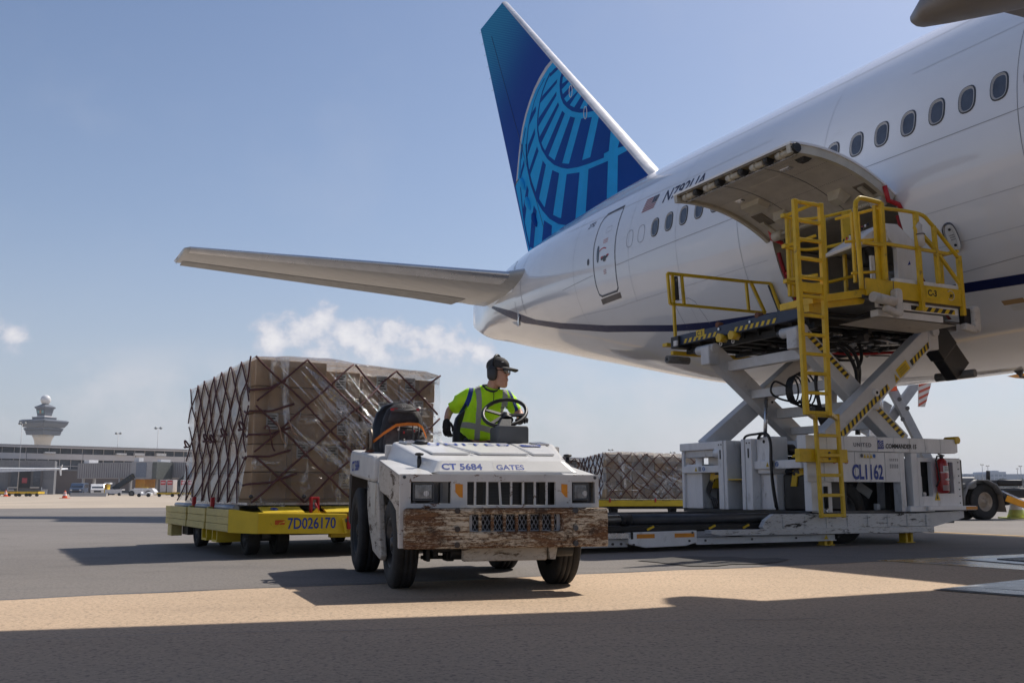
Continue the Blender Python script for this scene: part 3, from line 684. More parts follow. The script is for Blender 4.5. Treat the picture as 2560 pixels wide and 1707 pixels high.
line_on('stabilizer_slot', [(-8.9, 5.85), (-8.78, 6.4)], .03, SEAM); line_on('stabilizer_slot', [(-8.0, 5.9), (-8.05, 6.9)], .03, SEAM)
MB().prism([(-12.3, 6.95), (-8.9, 6.9), (-8.75, 5.95), (-9.3, 5.78)], lambda t, z: surf(t, z, .0), lambda t, z: surf(t, z, .05)).build('stabilizer_apron', WHITE_AIR, air)
# fin
TEt, TEb, LEt, LEb = V((-15.85, 18.77)), V((-11.60, 8.4)), V((-13.6, 18.89)), V((-3.1, 8.4))
tdir = (V((-11.79, 8.87))-TEt).normalized(); tn = V((-tdir.y, tdir.x))
def finw(t, z): return .03+.034*abs((V((t, z))-TEt).dot(tn))
def fp(t, z, off=0, side=1): return V((side*(finw(t, z)+off), t, z))
def fin_mat():
    m = bpy.data.materials.new('fin_blue_gradient'); s = NT(m)
    sp_ = s.N('ShaderNodeSeparateXYZ'); s.L(s.tc.outputs['Object'], sp_.inputs[0])
    t, z = sp_.outputs[1], sp_.outputs[2]
    g_ = s.math('ADD', s.math('MULTIPLY', s.math('ADD', t, 13.2), -.11), s.math('MULTIPLY', s.math('SUBTRACT', z, 15.0), .17))
    c = s.mix(s.ramp(g_, -.25, .85), (.002, .05, .30), (.010, .20, .42))
    c = s.mix(s.ramp(s.math('ADD', s.math('MULTIPLY', t, -.16), s.math('MULTIPLY', z, -.13)), .15, .95), c, (.03, .09, .36))
    du = s.math('SINE', s.math('MULTIPLY', s.math('ADD', t, s.math('MULTIPLY', z, .5)), 44)); dv = s.math('SINE', s.math('MULTIPLY', s.math('SUBTRACT', z, s.math('MULTIPLY', t, .2)), 44))
    dots = s.ramp(s.math('MULTIPLY', du, dv), .10, .55)
    dots = s.math('MULTIPLY', dots, s.ramp(g_, -.1, .75))
    c = s.mix(s.math('MULTIPLY', dots, .62), c, (.05, .36, .56))
    s.bsdf(c, .6, 0, spec=.08); return m
FINM = fin_mat()
def lerp2(a, b, f): return a+(b-a)*f
strip_w = .13
def le_at(z): f = (z-LEb.y)/(LEt.y-LEb.y); return lerp2(LEb, LEt, f)
def finside():
    fm = MB(); n = 12; cols = 8; rings = []
    for side in (1, -1):
        vs = []
        for i in range(n+1):
            f = i/n; te = lerp2(TEb, TEt, f); le = lerp2(LEb, LEt, f)-V((strip_w, 0))
            for j in range(cols+1):
                p = te.lerp(le, j/cols); vs.append(fp(p.x, p.y, 0, side))
        fs = [(i*(cols+1)+j, i*(cols+1)+j+1, (i+1)*(cols+1)+j+1, (i+1)*(cols+1)+j) for i in range(n) for j in range(cols)]
        fm.add(vs, fs, FINM, True)
    # trailing edge and tip
    te = [(fp(TEb.x, TEb.y)), (fp(TEt.x, TEt.y)), (fp(TEt.x, TEt.y, 0, -1)), (fp(TEb.x, TEb.y, 0, -1))]; fm.add(te, [(0, 1, 2, 3)], FINM)
    l2 = LEt-V((strip_w, 0)); fm.add([fp(TEt.x, TEt.y), fp(l2.x, l2.y), fp(l2.x, l2.y, 0, -1), fp(TEt.x, TEt.y, 0, -1)], [(0, 1, 2, 3)], FINM)
    return fm.build('fin', None, air, fix=False)
fin = finside()
lr = []
for i in range(9):
    f = i/8; le = lerp2(LEb, LEt, f); a = le-V((strip_w, 0)); wa = finw(a.x, a.y)+.018
    lr.append([(wa*1.0, a.x, a.y), (wa*.93, a.x+strip_w*.4, a.y), (wa*.72, a.x+strip_w*.75, a.y), (wa*.35, a.x+strip_w*.96, a.y), (0, le.x+.02, a.y), (-wa*.35, a.x+strip_w*.96, a.y), (-wa*.72, a.x+strip_w*.75, a.y), (-wa*.93, a.x+strip_w*.4, a.y), (-wa, a.x, a.y)])
MB().loft(lr, None, True).build('fin_leading_edge', mat('fin_edge_white', (.62, .62, .64), .3, coat=.4), fin)
DEC = {"white":[[-9.73,14.96],[-10.18,14.89],[-10.68,14.71],[-11.13,14.47],[-11.5,14.17],[-11.84,13.82],[-12.12,13.41],[-12.31,12.97],[-12.43,12.55],[-12.59,11.94],[-12.68,11.56],[-12.59,11.52],[-12.49,11.9],[-12.34,12.5],[-12.19,12.9],[-11.99,13.37],[-11.72,13.75],[-11.39,14.07],[-10.98,14.38],[-10.53,14.59],[-10.04,14.76],[-9.58,14.84]],"cyan":[[-9.65,14.89],[-10.13,14.84],[-10.62,14.66],[-11.07,14.44],[-11.45,14.12],[-11.79,13.79],[-12.07,13.39],[-12.25,12.94],[-12.39,12.53],[-12.54,11.92],[-12.65,11.55],[-12.72,11.43],[-11.73,8.85],[-10.79,8.69],[-7.7,8.95],[-5.75,9.03],[-3.94,9.13],[-4.01,9.27],[-5.17,10.42],[-6.93,12.34],[-7.82,13.2],[-8.94,14.28]],"dark":[[[-9.03,14.22],[-9.15,14.09],[-9.21,13.88],[-9.2,13.61],[-9.13,13.38],[-8.98,13.13],[-8.69,12.87],[-8.38,12.65],[-7.91,12.43],[-7.46,12.28],[-6.95,12.14],[-6.8,12.1],[-6.94,12.23],[-7.82,13.09],[-8.95,14.19]],[[-9.29,14.53],[-9.2,14.43],[-9.91,14.4],[-9.86,14.52],[-9.55,14.56]],[[-9.35,14.12],[-9.41,14.0],[-10.7,13.76],[-10.49,13.96]],[[-9.44,13.72],[-9.45,13.58],[-10.84,12.99],[-10.8,13.28]],[[-9.34,13.31],[-9.27,13.18],[-10.65,12.33],[-10.74,12.61]],[[-9.06,12.92],[-8.88,12.76],[-10.14,11.71],[-10.38,11.97]],[[-8.52,12.53],[-8.2,12.37],[-9.2,11.1],[-9.72,11.39]],[[-7.8,12.2],[-7.13,12.01],[-7.86,10.77],[-8.72,10.95]],[[-10.98,13.79],[-11.0,13.61],[-11.53,13.3],[-11.37,13.65]],[[-11.09,13.04],[-11.09,12.81],[-11.75,12.2],[-11.65,12.61]],[[-6.69,11.9],[-6.03,11.23],[-6.18,10.62],[-7.35,10.68]],[[-5.54,10.75],[-5.23,10.47],[-5.67,10.55]],[[-10.95,12.34],[-10.84,12.14],[-11.54,11.48],[-11.64,11.65]],[[-10.53,11.7],[-10.3,11.48],[-10.91,10.38],[-11.17,10.69]],[[-9.84,11.16],[-9.36,10.91],[-9.86,9.61],[-10.5,9.96]],[[-8.84,10.72],[-7.99,10.52],[-8.33,9.11],[-9.3,9.36]],[[-7.42,10.45],[-6.24,10.34],[-6.38,9.17],[-7.69,9.01]],[[-5.67,10.32],[-5.08,10.3],[-3.99,9.22],[-5.77,9.1]],[[-11.98,12.21],[-11.97,11.98],[-12.34,11.55],[-12.26,11.87]],[[-11.79,11.22],[-11.66,10.99],[-12.01,9.96],[-12.15,10.41]],[[-11.27,10.35],[-11.05,10.1],[-11.35,8.85],[-11.66,8.99],[-11.48,9.83]],[[-10.51,9.63],[-9.94,9.31],[-10.01,8.85],[-10.75,8.78]]],"bars":[[[-8.96,14.03],[-8.8,14.01],[-8.57,13.8],[-9.02,13.82]],[[-9.05,13.64],[-8.49,13.72],[-8.29,13.54],[-8.99,13.45]],[[-8.91,13.27],[-8.15,13.38],[-7.93,13.18],[-8.73,13.08]],[[-8.53,12.91],[-7.9,13.14],[-7.7,12.94],[-8.24,12.73]],[[-7.87,12.55],[-7.53,12.76],[-7.32,12.56],[-7.46,12.4]]],"arcs":[[[[-9.44,14.65],[-9.85,14.53],[-10.15,14.36],[-10.44,14.12],[-10.66,13.82],[-10.8,13.52],[-10.87,13.22],[-10.87,12.89],[-10.76,12.5],[-10.54,12.13],[-10.17,11.72],[-10.08,11.65],[-9.66,11.35],[-9.15,11.1],[-8.75,10.95],[-8.06,10.8],[-7.36,10.7],[-6.46,10.61],[-5.22,10.47]],[0.08,0.2]],[[[-10.29,14.51],[-10.77,14.27],[-11.09,14.01],[-11.33,13.69],[-11.48,13.49],[-11.62,13.21],[-11.72,12.88],[-11.79,12.49],[-11.76,12.09],[-11.81,12.71],[-11.79,12.31],[-11.69,11.82],[-11.45,11.19],[-11.06,10.57],[-10.57,10.06],[-10.05,9.65],[-9.45,9.34],[-8.75,9.12],[-8.41,9.04]],[0.04,0.24]],[[[-11.83,13.31],[-12.05,12.85],[-12.21,12.29],[-12.14,12.82],[-12.29,12.22],[-12.36,11.71],[-12.31,11.26],[-12.21,10.69],[-12.09,10.09],[-11.9,9.53],[-11.63,8.91]],[0.05,0.08]]]}
def clip_le(q, m=.115):
    """keep the part of a marking that lies aft of the leading-edge strip"""
    def d(p): return (le_at(p[1]).x-m)-p[0]
    o = []
    for i, p in enumerate(q):
        r = q[i-1]; a, b = d(r), d(p)
        if (a < 0) != (b < 0): f = a/(a-b); o.append((r[0]+(p[0]-r[0])*f, r[1]+(p[1]-r[1])*f))
        if b >= 0: o.append(p)
    return o
def decal(name, m, polys, off, parent=fin):
    mb = MB()
    for q in [clip_le(q) for q in polys]: mb.add([fp(t, z, off) for t, z in q], [tuple(range(len(q)))])
    o = mb.build(name, m, parent)
    return o
def fullpoly(q):  # finer triangulated sheet so that it keeps to the skin
    return q
decal('globe_disc', CYAN, [DEC['cyan']], .004)
decal('globe_rim', mat('globe_rim_white', (.50, .50, .54), .4), [DEC['white']], .006)
for q in DEC['dark']:
    if len(clip_le(q)) > 2: decal('globe_panel', DBLUE, [q], .008)
for q in DEC['bars']:
    if len(clip_le(q)) > 2: decal('globe_bar', CYAN, [q], .012)
for P, ws in DEC['arcs']:
    n = len(P); mb = MB(); A, B = [], []
    P = [p for p in P if p[0] < le_at(p[1]).x-.115]; n = len(P)
    for i, p in enumerate(P):
        a, b = V(P[max(0, i-1)]), V(P[min(n-1, i+1)]); d = (b-a).normalized(); wv = ws[0]+(ws[1]-ws[0])*(i/(n-1))**2; nn = V((-d.y, d.x))*wv/2
        A.append(fp(p[0]+nn.x, p[1]+nn.y, .010)); B.append(fp(p[0]-nn.x, p[1]-nn.y, .010))
    mb.add(A+B, [(i, i+1, n+i+1, n+i) for i in range(n-1)]).build('globe_arc', DBLUE, fin, fix=False)
# rudder hinge line and small fairings
ru = [(-14.55, 17.9), (-9.95, 9.0)]
MB().beam(fp(-14.75, 18.0, .008), fp(-10.55, 9.4, .008), .012, .012).build('rudder_gap', mat('rudder_gap_blue', (.01, .03, .12)), fin)
MB().beam(fp(-12.80, 11.50, .012), fp(-12.45, 11.62, .012), .03, .02).build('rudder_break', SEAMD, fin)
for (t, z, m) in ((-11.75, 11.35, CYAN), (-11.35, 10.55, CYAN), (-10.85, 9.85, DBLUE)):
    MB().lathe([(0, -.35), (.09, -.25), (.12, 0), (.07, .22), (0, .3)], fp(t-.35, z, .02), (0, -.45, .9), 12).build('actuator_fairing', m, fin)
for (t, z) in ((-8.44, 13.34), (-7.52, 12.29)): MB().tube([fp(t+.10*cos(a), z+.20*sin(a), .016) for a in [2*pi*i/16 for i in range(16)]], .012, 6, None, True).build('fin_marker', PAPER, fin)
for i in range(6):
    f = .99-.055*i; p = lerp2(TEb, TEt, f); MB().cyl((0, p.x, p.y), (0, p.x-.22, p.y+.02), .006, 5).build('static_wick', SEAMD, fin)
# starboard wing overhead
te = [(2.0, 10.5, 6.15), (5.0, 10.5, 6.08), (6.6, 10.5, 6.02), (7.1, 10.5, 6.05), (9.46, 9.9, 6.4), (30, 5.0, 8.2)]
le_ = [(2.0, 22.5, 6.0), (5.0, 20.8, 5.9), (6.6, 19.9, 6.0), (7.1, 19.6, 6.05), (9.46, 18.3, 6.3), (30, 7.0, 8.2)]
wr = []
for a, b in zip(te, le_):
    a, b = V(a), V(b); th = .09*(a-b).length
    wr.append([a, a.lerp(b, .35)-V((0, 0, th*.35)), a.lerp(b, .8)-V((0, 0, th*.45)), b, a.lerp(b, .8)+V((0, 0, th*.5)), a.lerp(b, .35)+V((0, 0, th*.5)), a+V((0, 0, .06))])
WINGM = mat('wing_underside_grey', (.26, .25, .25), .38, 0, .1, .8, dirt=(.20, .16, .13), dscale=1.2, dlo=.5, dhi=.8)
wing = MB().loft(wr, None, True, False).build('wing', WINGM, air)
fr = []
for t, hw, z0, z1, wc in ((10.05, .03, 5.90, 5.97, 6.35), (10.09, .13, 5.88, 6.00, 6.37), (10.35, .27, 5.82, 6.08, 6.38), (10.8, .40, 5.73, 6.14, 6.35), (11.5, .50, 5.56, 6.18, 6.35), (13, .75, 5.35, 6.15, 6.45), (15, .5, 5.4, 6.05, 6.45), (16, .1, 5.65, 5.85, 6.45)):
    zc, hh = (z0+z1)/2, (z1-z0)/2; fr.append([(wc+hw*abs(cos(a))**.7*(1 if cos(a) > 0 else -1), t, zc+hh*abs(sin(a))**.7*(1 if sin(a) > 0 else -1)) for a in [2*pi*i/20 for i in range(20)]])
MB().loft(fr).build('flap_track_fairing', WINGM, wing)
# ------------------------------------------------------------------ cargo loader, in (w, t, z) of the aircraft
LO = V((5.4, 5.5, 0))
ldr = thing('cargo_loader', 'white scissor-lift cargo loader with yellow ladder and cage under the open cargo door', 'cargo loader', W(LO.x, LO.y), AIRROT)
def lm(): return MB(LO)
def LT(w, t, z): return V((w, t, z))-LO
def hazard(name, p, q, up, parent, n=8, off=LO, slant=.8):
    """black and yellow slanted stripes on a strip from p to q, 'up' is the strip's height vector"""
    p, q, up = V(p), V(q), V(up); d = (q-p)/(2*n); sh = d*slant; m = MB(off)
    bt = [p+d*i for i in range(2*n+1)]; tp = [p+up+d*i+sh for i in range(2*n+1)]
    tp[-1] = q+up; tp[0] = p+up
    vs = bt+tp; k = 2*n+1
    for i in range(2*n): m.add(vs, [(i, i+1, k+i+1, k+i)], HAZY if i % 2 else HAZB)
    return m.build(name, None, parent)
def lb(name, w0, w1, t0, t1, z0, z1, m=LWHITE, parent=ldr, bev=.008): return lm().bx(w0, w1, t0, t1, z0, z1).build(name, m, parent, bev)
# chassis, near side
ch = lb('chassis', 2.42, 5.25, 4.05, 6.85, .26, .46, DSTEEL)
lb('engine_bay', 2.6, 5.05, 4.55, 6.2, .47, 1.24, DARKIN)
sp_ = lm()
for i in range(7):
    w0 = 3.66+(5.42-3.66)/7*i; sp_.bx(w0, w0+(5.42-3.66)/7-.004, 6.93, 7.0, .86, 1.285)
panel = lb('side_panel', 3.66, 5.42, 6.93, 7.0, .86, 1.285)
for i in range(1, 6): lm().bx(3.66+.29*i, 3.664+.29*i, 7.0, 7.004, .87, 1.28).build('panel_rib', SEAM, panel)
beam = lb('top_beam', 2.50, 5.44, 6.84, 7.02, 1.29, 1.50)
for i in range(1, 9): lm().bx(2.50+.32*i, 2.503+.32*i, 7.02, 7.023, 1.295, 1.495).build('beam_seam', SEAM, beam)
lm().cyl((2.46, 6.82, 1.49), (2.46, 7.04, 1.49), .055, 16).build('beam_roller', LYEL, beam); lm().bx(2.42, 2.5, 6.86, 7.0, 1.30, 1.47).build('beam_end', LWHITE, beam, .02)
lm().tube([(2.47, 6.95, 1.36), (2.42, 6.97, 1.37), (2.41, 6.97, 1.41)], .012, 6).build('beam_hook', LWHITE2, beam)
lb('side_post', 4.95, 5.24, 6.86, 6.96, .44, .86); lb('side_post', 3.56, 3.66, 6.86, 7.0, .44, 1.285); lb('side_post', 3.30, 3.42, 6.88, 7.0, .44, 1.285)
for w, t in ((3.49, 6.90), (5.10, 7.0)):
    c = lm().cyl((w, t, .50), (w, t, .80), .03, 10, mat_=BLACK).cyl((w, t, .40), (w, t, .52), .014, 8, mat_=STEEL); c.build('gas_strut', None, ldr)
lm().bx(3.42, 3.56, 6.6, 6.7, .44, 1.28).build('post_backing', DARKIN, ldr)
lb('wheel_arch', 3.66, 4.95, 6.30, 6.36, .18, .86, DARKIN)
lb('axle_beam', 3.9, 5.0, 6.0, 6.3, .30, .5, BLACK)
lm().beam((4.05, 6.55, .82), (3.85, 6.6, .68), .14, .02, (0, 1, 0)).build('hanging_tag', mat('grey_card', (.26, .26, .25), .7), ldr)
lm().bx(3.63, 3.69, 6.5, 6.56, .30, .55).build('white_bracket', LWHITE, ldr)
wheel(ldr, 'wheel_tyre', LT(4.55, 6.62, .44), (0, 1, 0), .44, .30, .24, DSTEEL)
wheel(ldr, 'wheel_tyre', LT(4.55, 4.3, .44), (0, -1, 0), .44, .30, .24, DSTEEL)
# cabinet on the right
cab = lb('control_cabinet', 2.40, 3.30, 6.2, 6.86, .46, 1.21)
fr_ = [(2.40, 3.30, 1.16, 1.22), (2.40, 3.30, .46, .66), (3.24, 3.30, .66, 1.16), (2.78, 3.02, .66, 1.16), (2.40, 2.56, .66, 1.16), (2.56, 2.78, .66, .70)]
for a, b, c, d in fr_: lm().bx(a, b, 6.93, 7.0, c, d).build('cabinet_frame', LWHITE, cab)
lm().bx(2.45, 3.26, 6.87, 6.885, .62, 1.19).build('cabinet_opening', DARKIN, cab)
for z in (.86, 1.0): lm().bx(2.57, 2.77, 6.93, 6.955, z, z+.008).build('cabinet_divider', LWHITE2, cab)
for z, m in ((1.07, RED), (.93, ORANGE)): lm().cyl((2.68, 6.95, z), (2.68, 6.98, z), .022, 10).build('indicator_lamp', m, cab)
lm().cyl((3.13, 6.90, .70), (3.13, 6.90, .95), .012, 8).build('gauge_rod', PAPER, cab); lm().cyl((3.11, 6.9, .69), (3.11, 6.94, .69), .03, 12).build('gauge', PAPER, cab)
pl = lb('end_plate', 2.20, 2.34, 6.72, 6.76, .52, 1.22); lb('edge_strip', 2.34, 2.40, 6.74, 6.98, .50, 1.20, BLACK)
for i in range(8): lm().cyl((2.27, 6.76, .56+.088*i), (2.27, 6.767, .56+.088*i), .010, 8).build('bolt', DSTEEL, pl)
for i in range(7): lm().cyl((2.45, 7.0, .56+.1*i), (2.45, 7.007, .56+.1*i), .010, 8).build('bolt', DSTEEL, cab)
lm().cyl((2.21, 6.77, .86), (2.21, 6.81, .86), .035, 12).build('tail_lamp', RED, pl)
bm = lb('side_bumper', 2.20, 3.22, 6.95, 7.08, .455, .515); lb('bumper_reflector', 2.19, 2.43, 7.08, 7.084, .463, .508, AMBER, bm, 0)
lm().prism([(3.27, .42), (2.34, .44), (2.34, .34), (3.2, .18), (3.27, .18)], lambda w, z: (w, 6.96, z), lambda w, z: (w, 6.90, z)).build('skirt', LWHITE2, ldr)
lb('step_box', 3.05, 3.55, 6.97, 7.05, .44, .52)
for w in (3.53, 5.07):
    lm().bx(w-.08, w+.08, 6.85, 7.0, .16, .20, LWHITE).bx(w-.075, w-.03, 6.86, 6.98, .01, .16, LYEL).bx(w+.03, w+.075, 6.86, 6.98, .01, .16, LYEL).bx(w-.09, w+.09, 6.84, 7.0, .0, .012, LYEL).build('stabilizer_foot', None, ldr)
lb('lower_box', 3.3, 4.1, 6.84, 7.02, .14, .24, LWHITE2)
# scuffed ramp rail and platform side
rp = lm().prism([(6.34, .27), (6.28, .36), (6.14, .435), (3.22, .415), (3.22, .24), (6.30, .235)], lambda w, z: (w, 7.12, z), lambda w, z: (w, 7.04, z)).build('ramp_rail', LSCUFF, ldr, .006)
for i in range(8): lm().bx(3.30+.38*i, 3.34+.38*i, 7.12, 7.135, .25, .40).build('rail_rib', LSCUFF, rp)
lm().prism([(7.20, .245), (3.22, .235), (3.22, .150), (7.05, .175), (7.20, .20)], lambda w, z: (w, 7.16, z), lambda w, z: (w, 7.02, z)).build('lower_rail', LSCUFF, ldr, .006)
lb('lower_channel', 5.0, 7.35, 6.96, 7.03, .075, .15, LWHITE2)
lb('channel_lip', 5.0, 7.35, 7.03, 7.06, .065, .08, LWHITE)
sd = lm().prism([(8.40, .235), (7.38, .245), (7.38, .10), (7.55, .06), (8.15, .05), (8.40, .10)], lambda w, z: (w, 7.10, z), lambda w, z: (w, 7.0, z)).build('platform_side', LWHITE, ldr, .006)
for a, b in ((8.02, 8.28), (7.42, 7.72)): lb('side_reflector', a, b, 7.10, 7.104, .165, .215, AMBER, sd, 0)
for w, z in ((8.33, .09), (7.45, .22), (7.5, .12)): lm().cyl((w, 7.1, z), (w, 7.112, z), .014, 10).build('bolt', DSTEEL, sd)
lb('platform_extrusion', 8.36, 9.7, 7.02, 7.10, .16, .235, STEEL); lb('extrusion_end', 8.33, 8.37, 7.01, 7.105, .155, .24, BLACK)
lb('platform_lower', 8.36, 9.7, 6.96, 7.02, .06, .16, LWHITE2)
for w in (8.46, 8.58, 8.70): lm().cyl((w, 7.02, .10), (w, 7.035, .10), .016, 10).build('bolt', DSTEEL, ldr)
for i in range(4): lm().cyl((7.2-.75*i, 7.03, .115), (7.2-.75*i, 7.045, .115), .014, 8).build('bolt', DSTEEL, ldr)
deck = lb('main_platform', 5.42, 9.7, 4.2, 6.8, .22, .33, BLACKG)
lm().cyl((5.35, 6.92, .385), (8.25, 6.92, .385), .062, 16).build('side_roller', mat('dark_roller_tube', (.055, .058, .066), .38, .2, .3, 3), deck)
lm().cyl((8.42, 6.92, .385), (9.7, 6.92, .385), .062, 16).build('side_roller', mat('steel_roller_tube', (.22, .21, .20), .28, .8, .2, 3), deck)
lm().tube([(8.25, 6.92, .385), (8.30, 6.92, .38), (8.33, 6.92, .40), (8.37, 6.92, .375), (8.42, 6.92, .385)], [.06, .075, .05, .075, .06], 12).build('roller_joint', BLACKG, deck)
for i in range(14): lm().cyl((5.5, 4.4+.17*i, .37), (9.6, 4.4+.17*i, .37), .045, 10).build('deck_roller', BLACKG, deck)
for i, w in enumerate((8.05, 7.1, 6.55, 8.9)): lm().beam((w, 6.97, .26), (w-.10, 6.97, .30), .05, .025, mat_=LYEL).build('roller_bracket', None, deck)
lb('platform_gap', 5.42, 9.7, 6.8, 6.98, .24, .31, BLACKG, deck)
# lifting end at w = 5.3
def le(name, t0, t1, z0, z1, m=LWHITE, w0=5.05, w1=5.32, bev=.008, parent=ldr): return lm().bx(w0, w1, t0, t1, z0, z1).build(name, m, parent, bev)
le('end_column', 4.02, 4.50, .46, 1.16, LWHITE, 5.0, 5.30); le('end_column_face', 4.02, 4.08, .46, 1.42, LWHITE, 5.30, 5.34)
le('end_top_beam', 4.0, 5.06, 1.38, 1.50, LWHITE, 4.95, 5.36); le('end_top_beam', 4.03, 5.06, 1.27, 1.38, LWHITE2, 4.95, 5.30)
for a, b in ((4.02, 4.20), (4.36, 4.66), (4.82, 5.06)): le('end_web', a, b, 1.14, 1.27, LWHITE, 5.02, 5.06, .003)
lm().cyl((5.33, 4.92, 1.32), (5.33, 5.10, 1.32), .07, 14).build('pivot_tube', LWHITE, ldr)
b1 = le('label_bar', 4.08, 5.06, 1.02, 1.13, LWHITE, 5.30, 5.38); b2 = le('label_bar', 5.86, 6.84, 1.05, 1.17, LWHITE, 5.30, 5.38)
def end_quad(nm, t0, t1, z0, z1, m, par, w=5.382): lm().add([(w, t0, z0), (w, t1, z0), (w, t1, z1), (w, t0, z1)], [(0, 1, 2, 3)]).build(nm, m, par)
for par, t0, z0 in ((b1, 4.42, 1.045), (b2, 6.12, 1.08)):
    lm().add([(5.382, t0, z0), (5.382, t0+.07, z0), (5.382, t0+.035, z0+.07)], [(0, 1, 2)]).build('warning_triangle', HAZY, par)
    lm().add([(5.383, t0+.028, z0+.012), (5.383, t0+.042, z0+.012), (5.383, t0+.038, z0+.045)], [(0, 1, 2)]).build('warning_mark', HAZB, par)
    end_quad('pictogram', t0+.10, t0+.17, z0, z0+.07, mat('print_grey', (.30, .32, .36), .6), par)
    lm().add([(5.382, t0+.235+.035*cos(a), z0+.035+.035*sin(a)) for a in [2*pi*i/16 for i in range(16)]], [tuple(range(16))]).build('blue_disc', mat('print_blue', (.03, .16, .50), .5), par)
    lm().add([(5.384, t0+.225, z0+.01), (5.384, t0+.24, z0+.01), (5.384, t0+.255, z0+.055), (5.384, t0+.235, z0+.06)], [(0, 1, 2, 3)]).build('pictogram', PAPER, par)
for a, b in ((5.07, 5.19), (5.21, 5.28)): le('mast', a, b, .46, 1.50, LWHITE, 5.02, 5.42)
for a, b in ((5.62, 5.70), (5.72, 5.86)): le('mast', a, b, .46, 1.50, LWHITE, 5.02, 5.42)
for t in (5.13, 5.79):
    end_quad('mast_slot', t-.015, t+.015, 1.22, 1.36, DARKIN, ldr, 5.423)
    for q in (-.03, .03): lm().cyl((5.42, t+q, 1.44), (5.427, t+q, 1.44), .012, 8).build('bolt', DSTEEL, ldr)
le('mast_well', 5.28, 5.62, .46, 1.46, DARKIN, 4.9, 5.06)
lm().cyl((5.16, 5.37, .85), (5.16, 5.37, 1.46), .05, 12).build('lift_cylinder', BLACK, ldr); lm().cyl((5.16, 5.37, 1.12), (5.16, 5.37, 1.14), .055, 12).build('cylinder_collar', STEEL, ldr)
for t in (5.32, 5.58):
    for i in range(16): lm().bx(5.1, 5.15, t-.025, t+.025, .47+.027*i, .49+.027*i).build('chain_link', DSTEEL, ldr)
le('chain_guard', 5.44, 5.54, .46, .90, mat('rusty_steel', (.10, .085, .075), .6, .3), 5.06, 5.2)
le('mast_strap', 5.28, 5.62, .90, .915, LYEL, 5.06, 5.40, 0)
le('lift_block', 5.88, 6.22, .46, .98, LWHITE, 5.04, 5.28, .02); le('lift_block', 5.88, 6.22, .98, 1.52, LWHITE, 5.04, 5.34, .02)
lm().cyl((5.34, 6.05, 1.45), (5.345, 6.05, 1.45), .025, 12).build('port_hole', DARKIN, ldr)
le('frame_column', 6.84, 6.98, .46, 1.13, LWHITE, 5.02, 5.34)
lm().bx(4.5, 5.2, 6.26, 6.80, .46, .98, BLACK).build('power_unit', None, ldr, .03)
for i in range(14):
    t = 6.28+rng.random()*.5; z = .95+rng.random()*.1; r = .02+rng.random()*.035
    lm().cyl((5.15, t, z), (5.15+rng.random()*.1, t+.05*rng.random(), z+.02), r, 10).build('hydraulic_fitting', rng.choice([BLACK, DSTEEL, DSTEEL, PAPER, LYEL]), ldr)
def hose(pts, r=.018, m=BLACK):
    P = [V(p) for p in pts]; Q = []
    for i in range(len(P)-1):
        a, b, c, d = P[max(i-1, 0)], P[i], P[i+1], P[min(i+2, len(P)-1)]
        for k in range(6):
            u = k/6; Q.append(.5*((2*b)+(c-a)*u+(2*a-5*b+4*c-d)*u*u+(3*b-a-3*c+d)*u**3))
    Q.append(P[-1]); return lm().tube(Q, r, 7).build('hose', m, ldr)
hose([(5.36, 5.95, 1.50), (5.38, 6.05, 1.56), (5.40, 6.20, 1.54), (5.40, 6.26, 1.40), (5.40, 6.25, 1.1), (5.38, 6.27, .75), (5.36, 6.30, .47)], .022)
hose([(5.36, 5.6, 1.46), (5.42, 5.75, 1.54), (5.42, 5.95, 1.56), (5.42, 6.22, 1.55), (5.42, 6.29, 1.35), (5.42, 6.28, .9), (5.4, 6.32, .5)], .018)
for q in range(4): hose([(5.2, 4.62+.03*q, .95), (5.25, 4.55+.02*q, .75-.03*q), (5.25, 4.66+.05*q, .60), (5.25, 4.72+.04*q, .47)], .013)
for q in range(2): hose([(5.2, 4.70, 1.0), (5.25, 4.9+.05*q, .98), (5.25, 5.02+.02*q, .8), (5.25, 5.04, .52)], .016)
for (t, z) in ((4.82, 1.16), (6.45, 1.21)): lm().prism([(t, z), (t+.30, z), (t+.22, z+.07), (t+.05, z+.04)], lambda t, z: (5.06, t, z), lambda t, z: (5.2, t, z)).build('yellow_bracket', LYEL, ldr)
for (t, z) in ((4.62, .86), (6.5, .88)): lm().prism([(t-.06, z-.08), (t+.05, z-.08), (t+.08, z+.06), (t+.38, z+.12), (t+.36, z+.17), (t+.0, z+.15)], lambda t, z: (5.1, t, z), lambda t, z: (5.22, t, z)).build('yellow_bracket', LYEL, ldr)
lm().cyl((5.0, 4.66, .88), (5.0, 5.05, .88), .10, 14).build('air_tank', LWHITE2, ldr)
le('rear_cross_beam', 6.22, 6.86, 1.40, 1.50, LWHITE2, 4.7, 4.9); le('back_web', 6.22, 6.86, 1.16, 1.34, LWHITE2, 4.4, 4.45)
le('rear_beam', 5.1, 6.9, 1.40, 1.52, LWHITE2, 4.0, 4.15); lm().beam((5.35, 4.1, .43), (5.35, 6.9, .43), .06, .04).build('end_sill', BLACK, ldr)
lm().cyl((4.4, 5.6, 1.36), (4.7, 5.6, 1.36), .09, 14).build('drive_motor', BLACK, ldr)
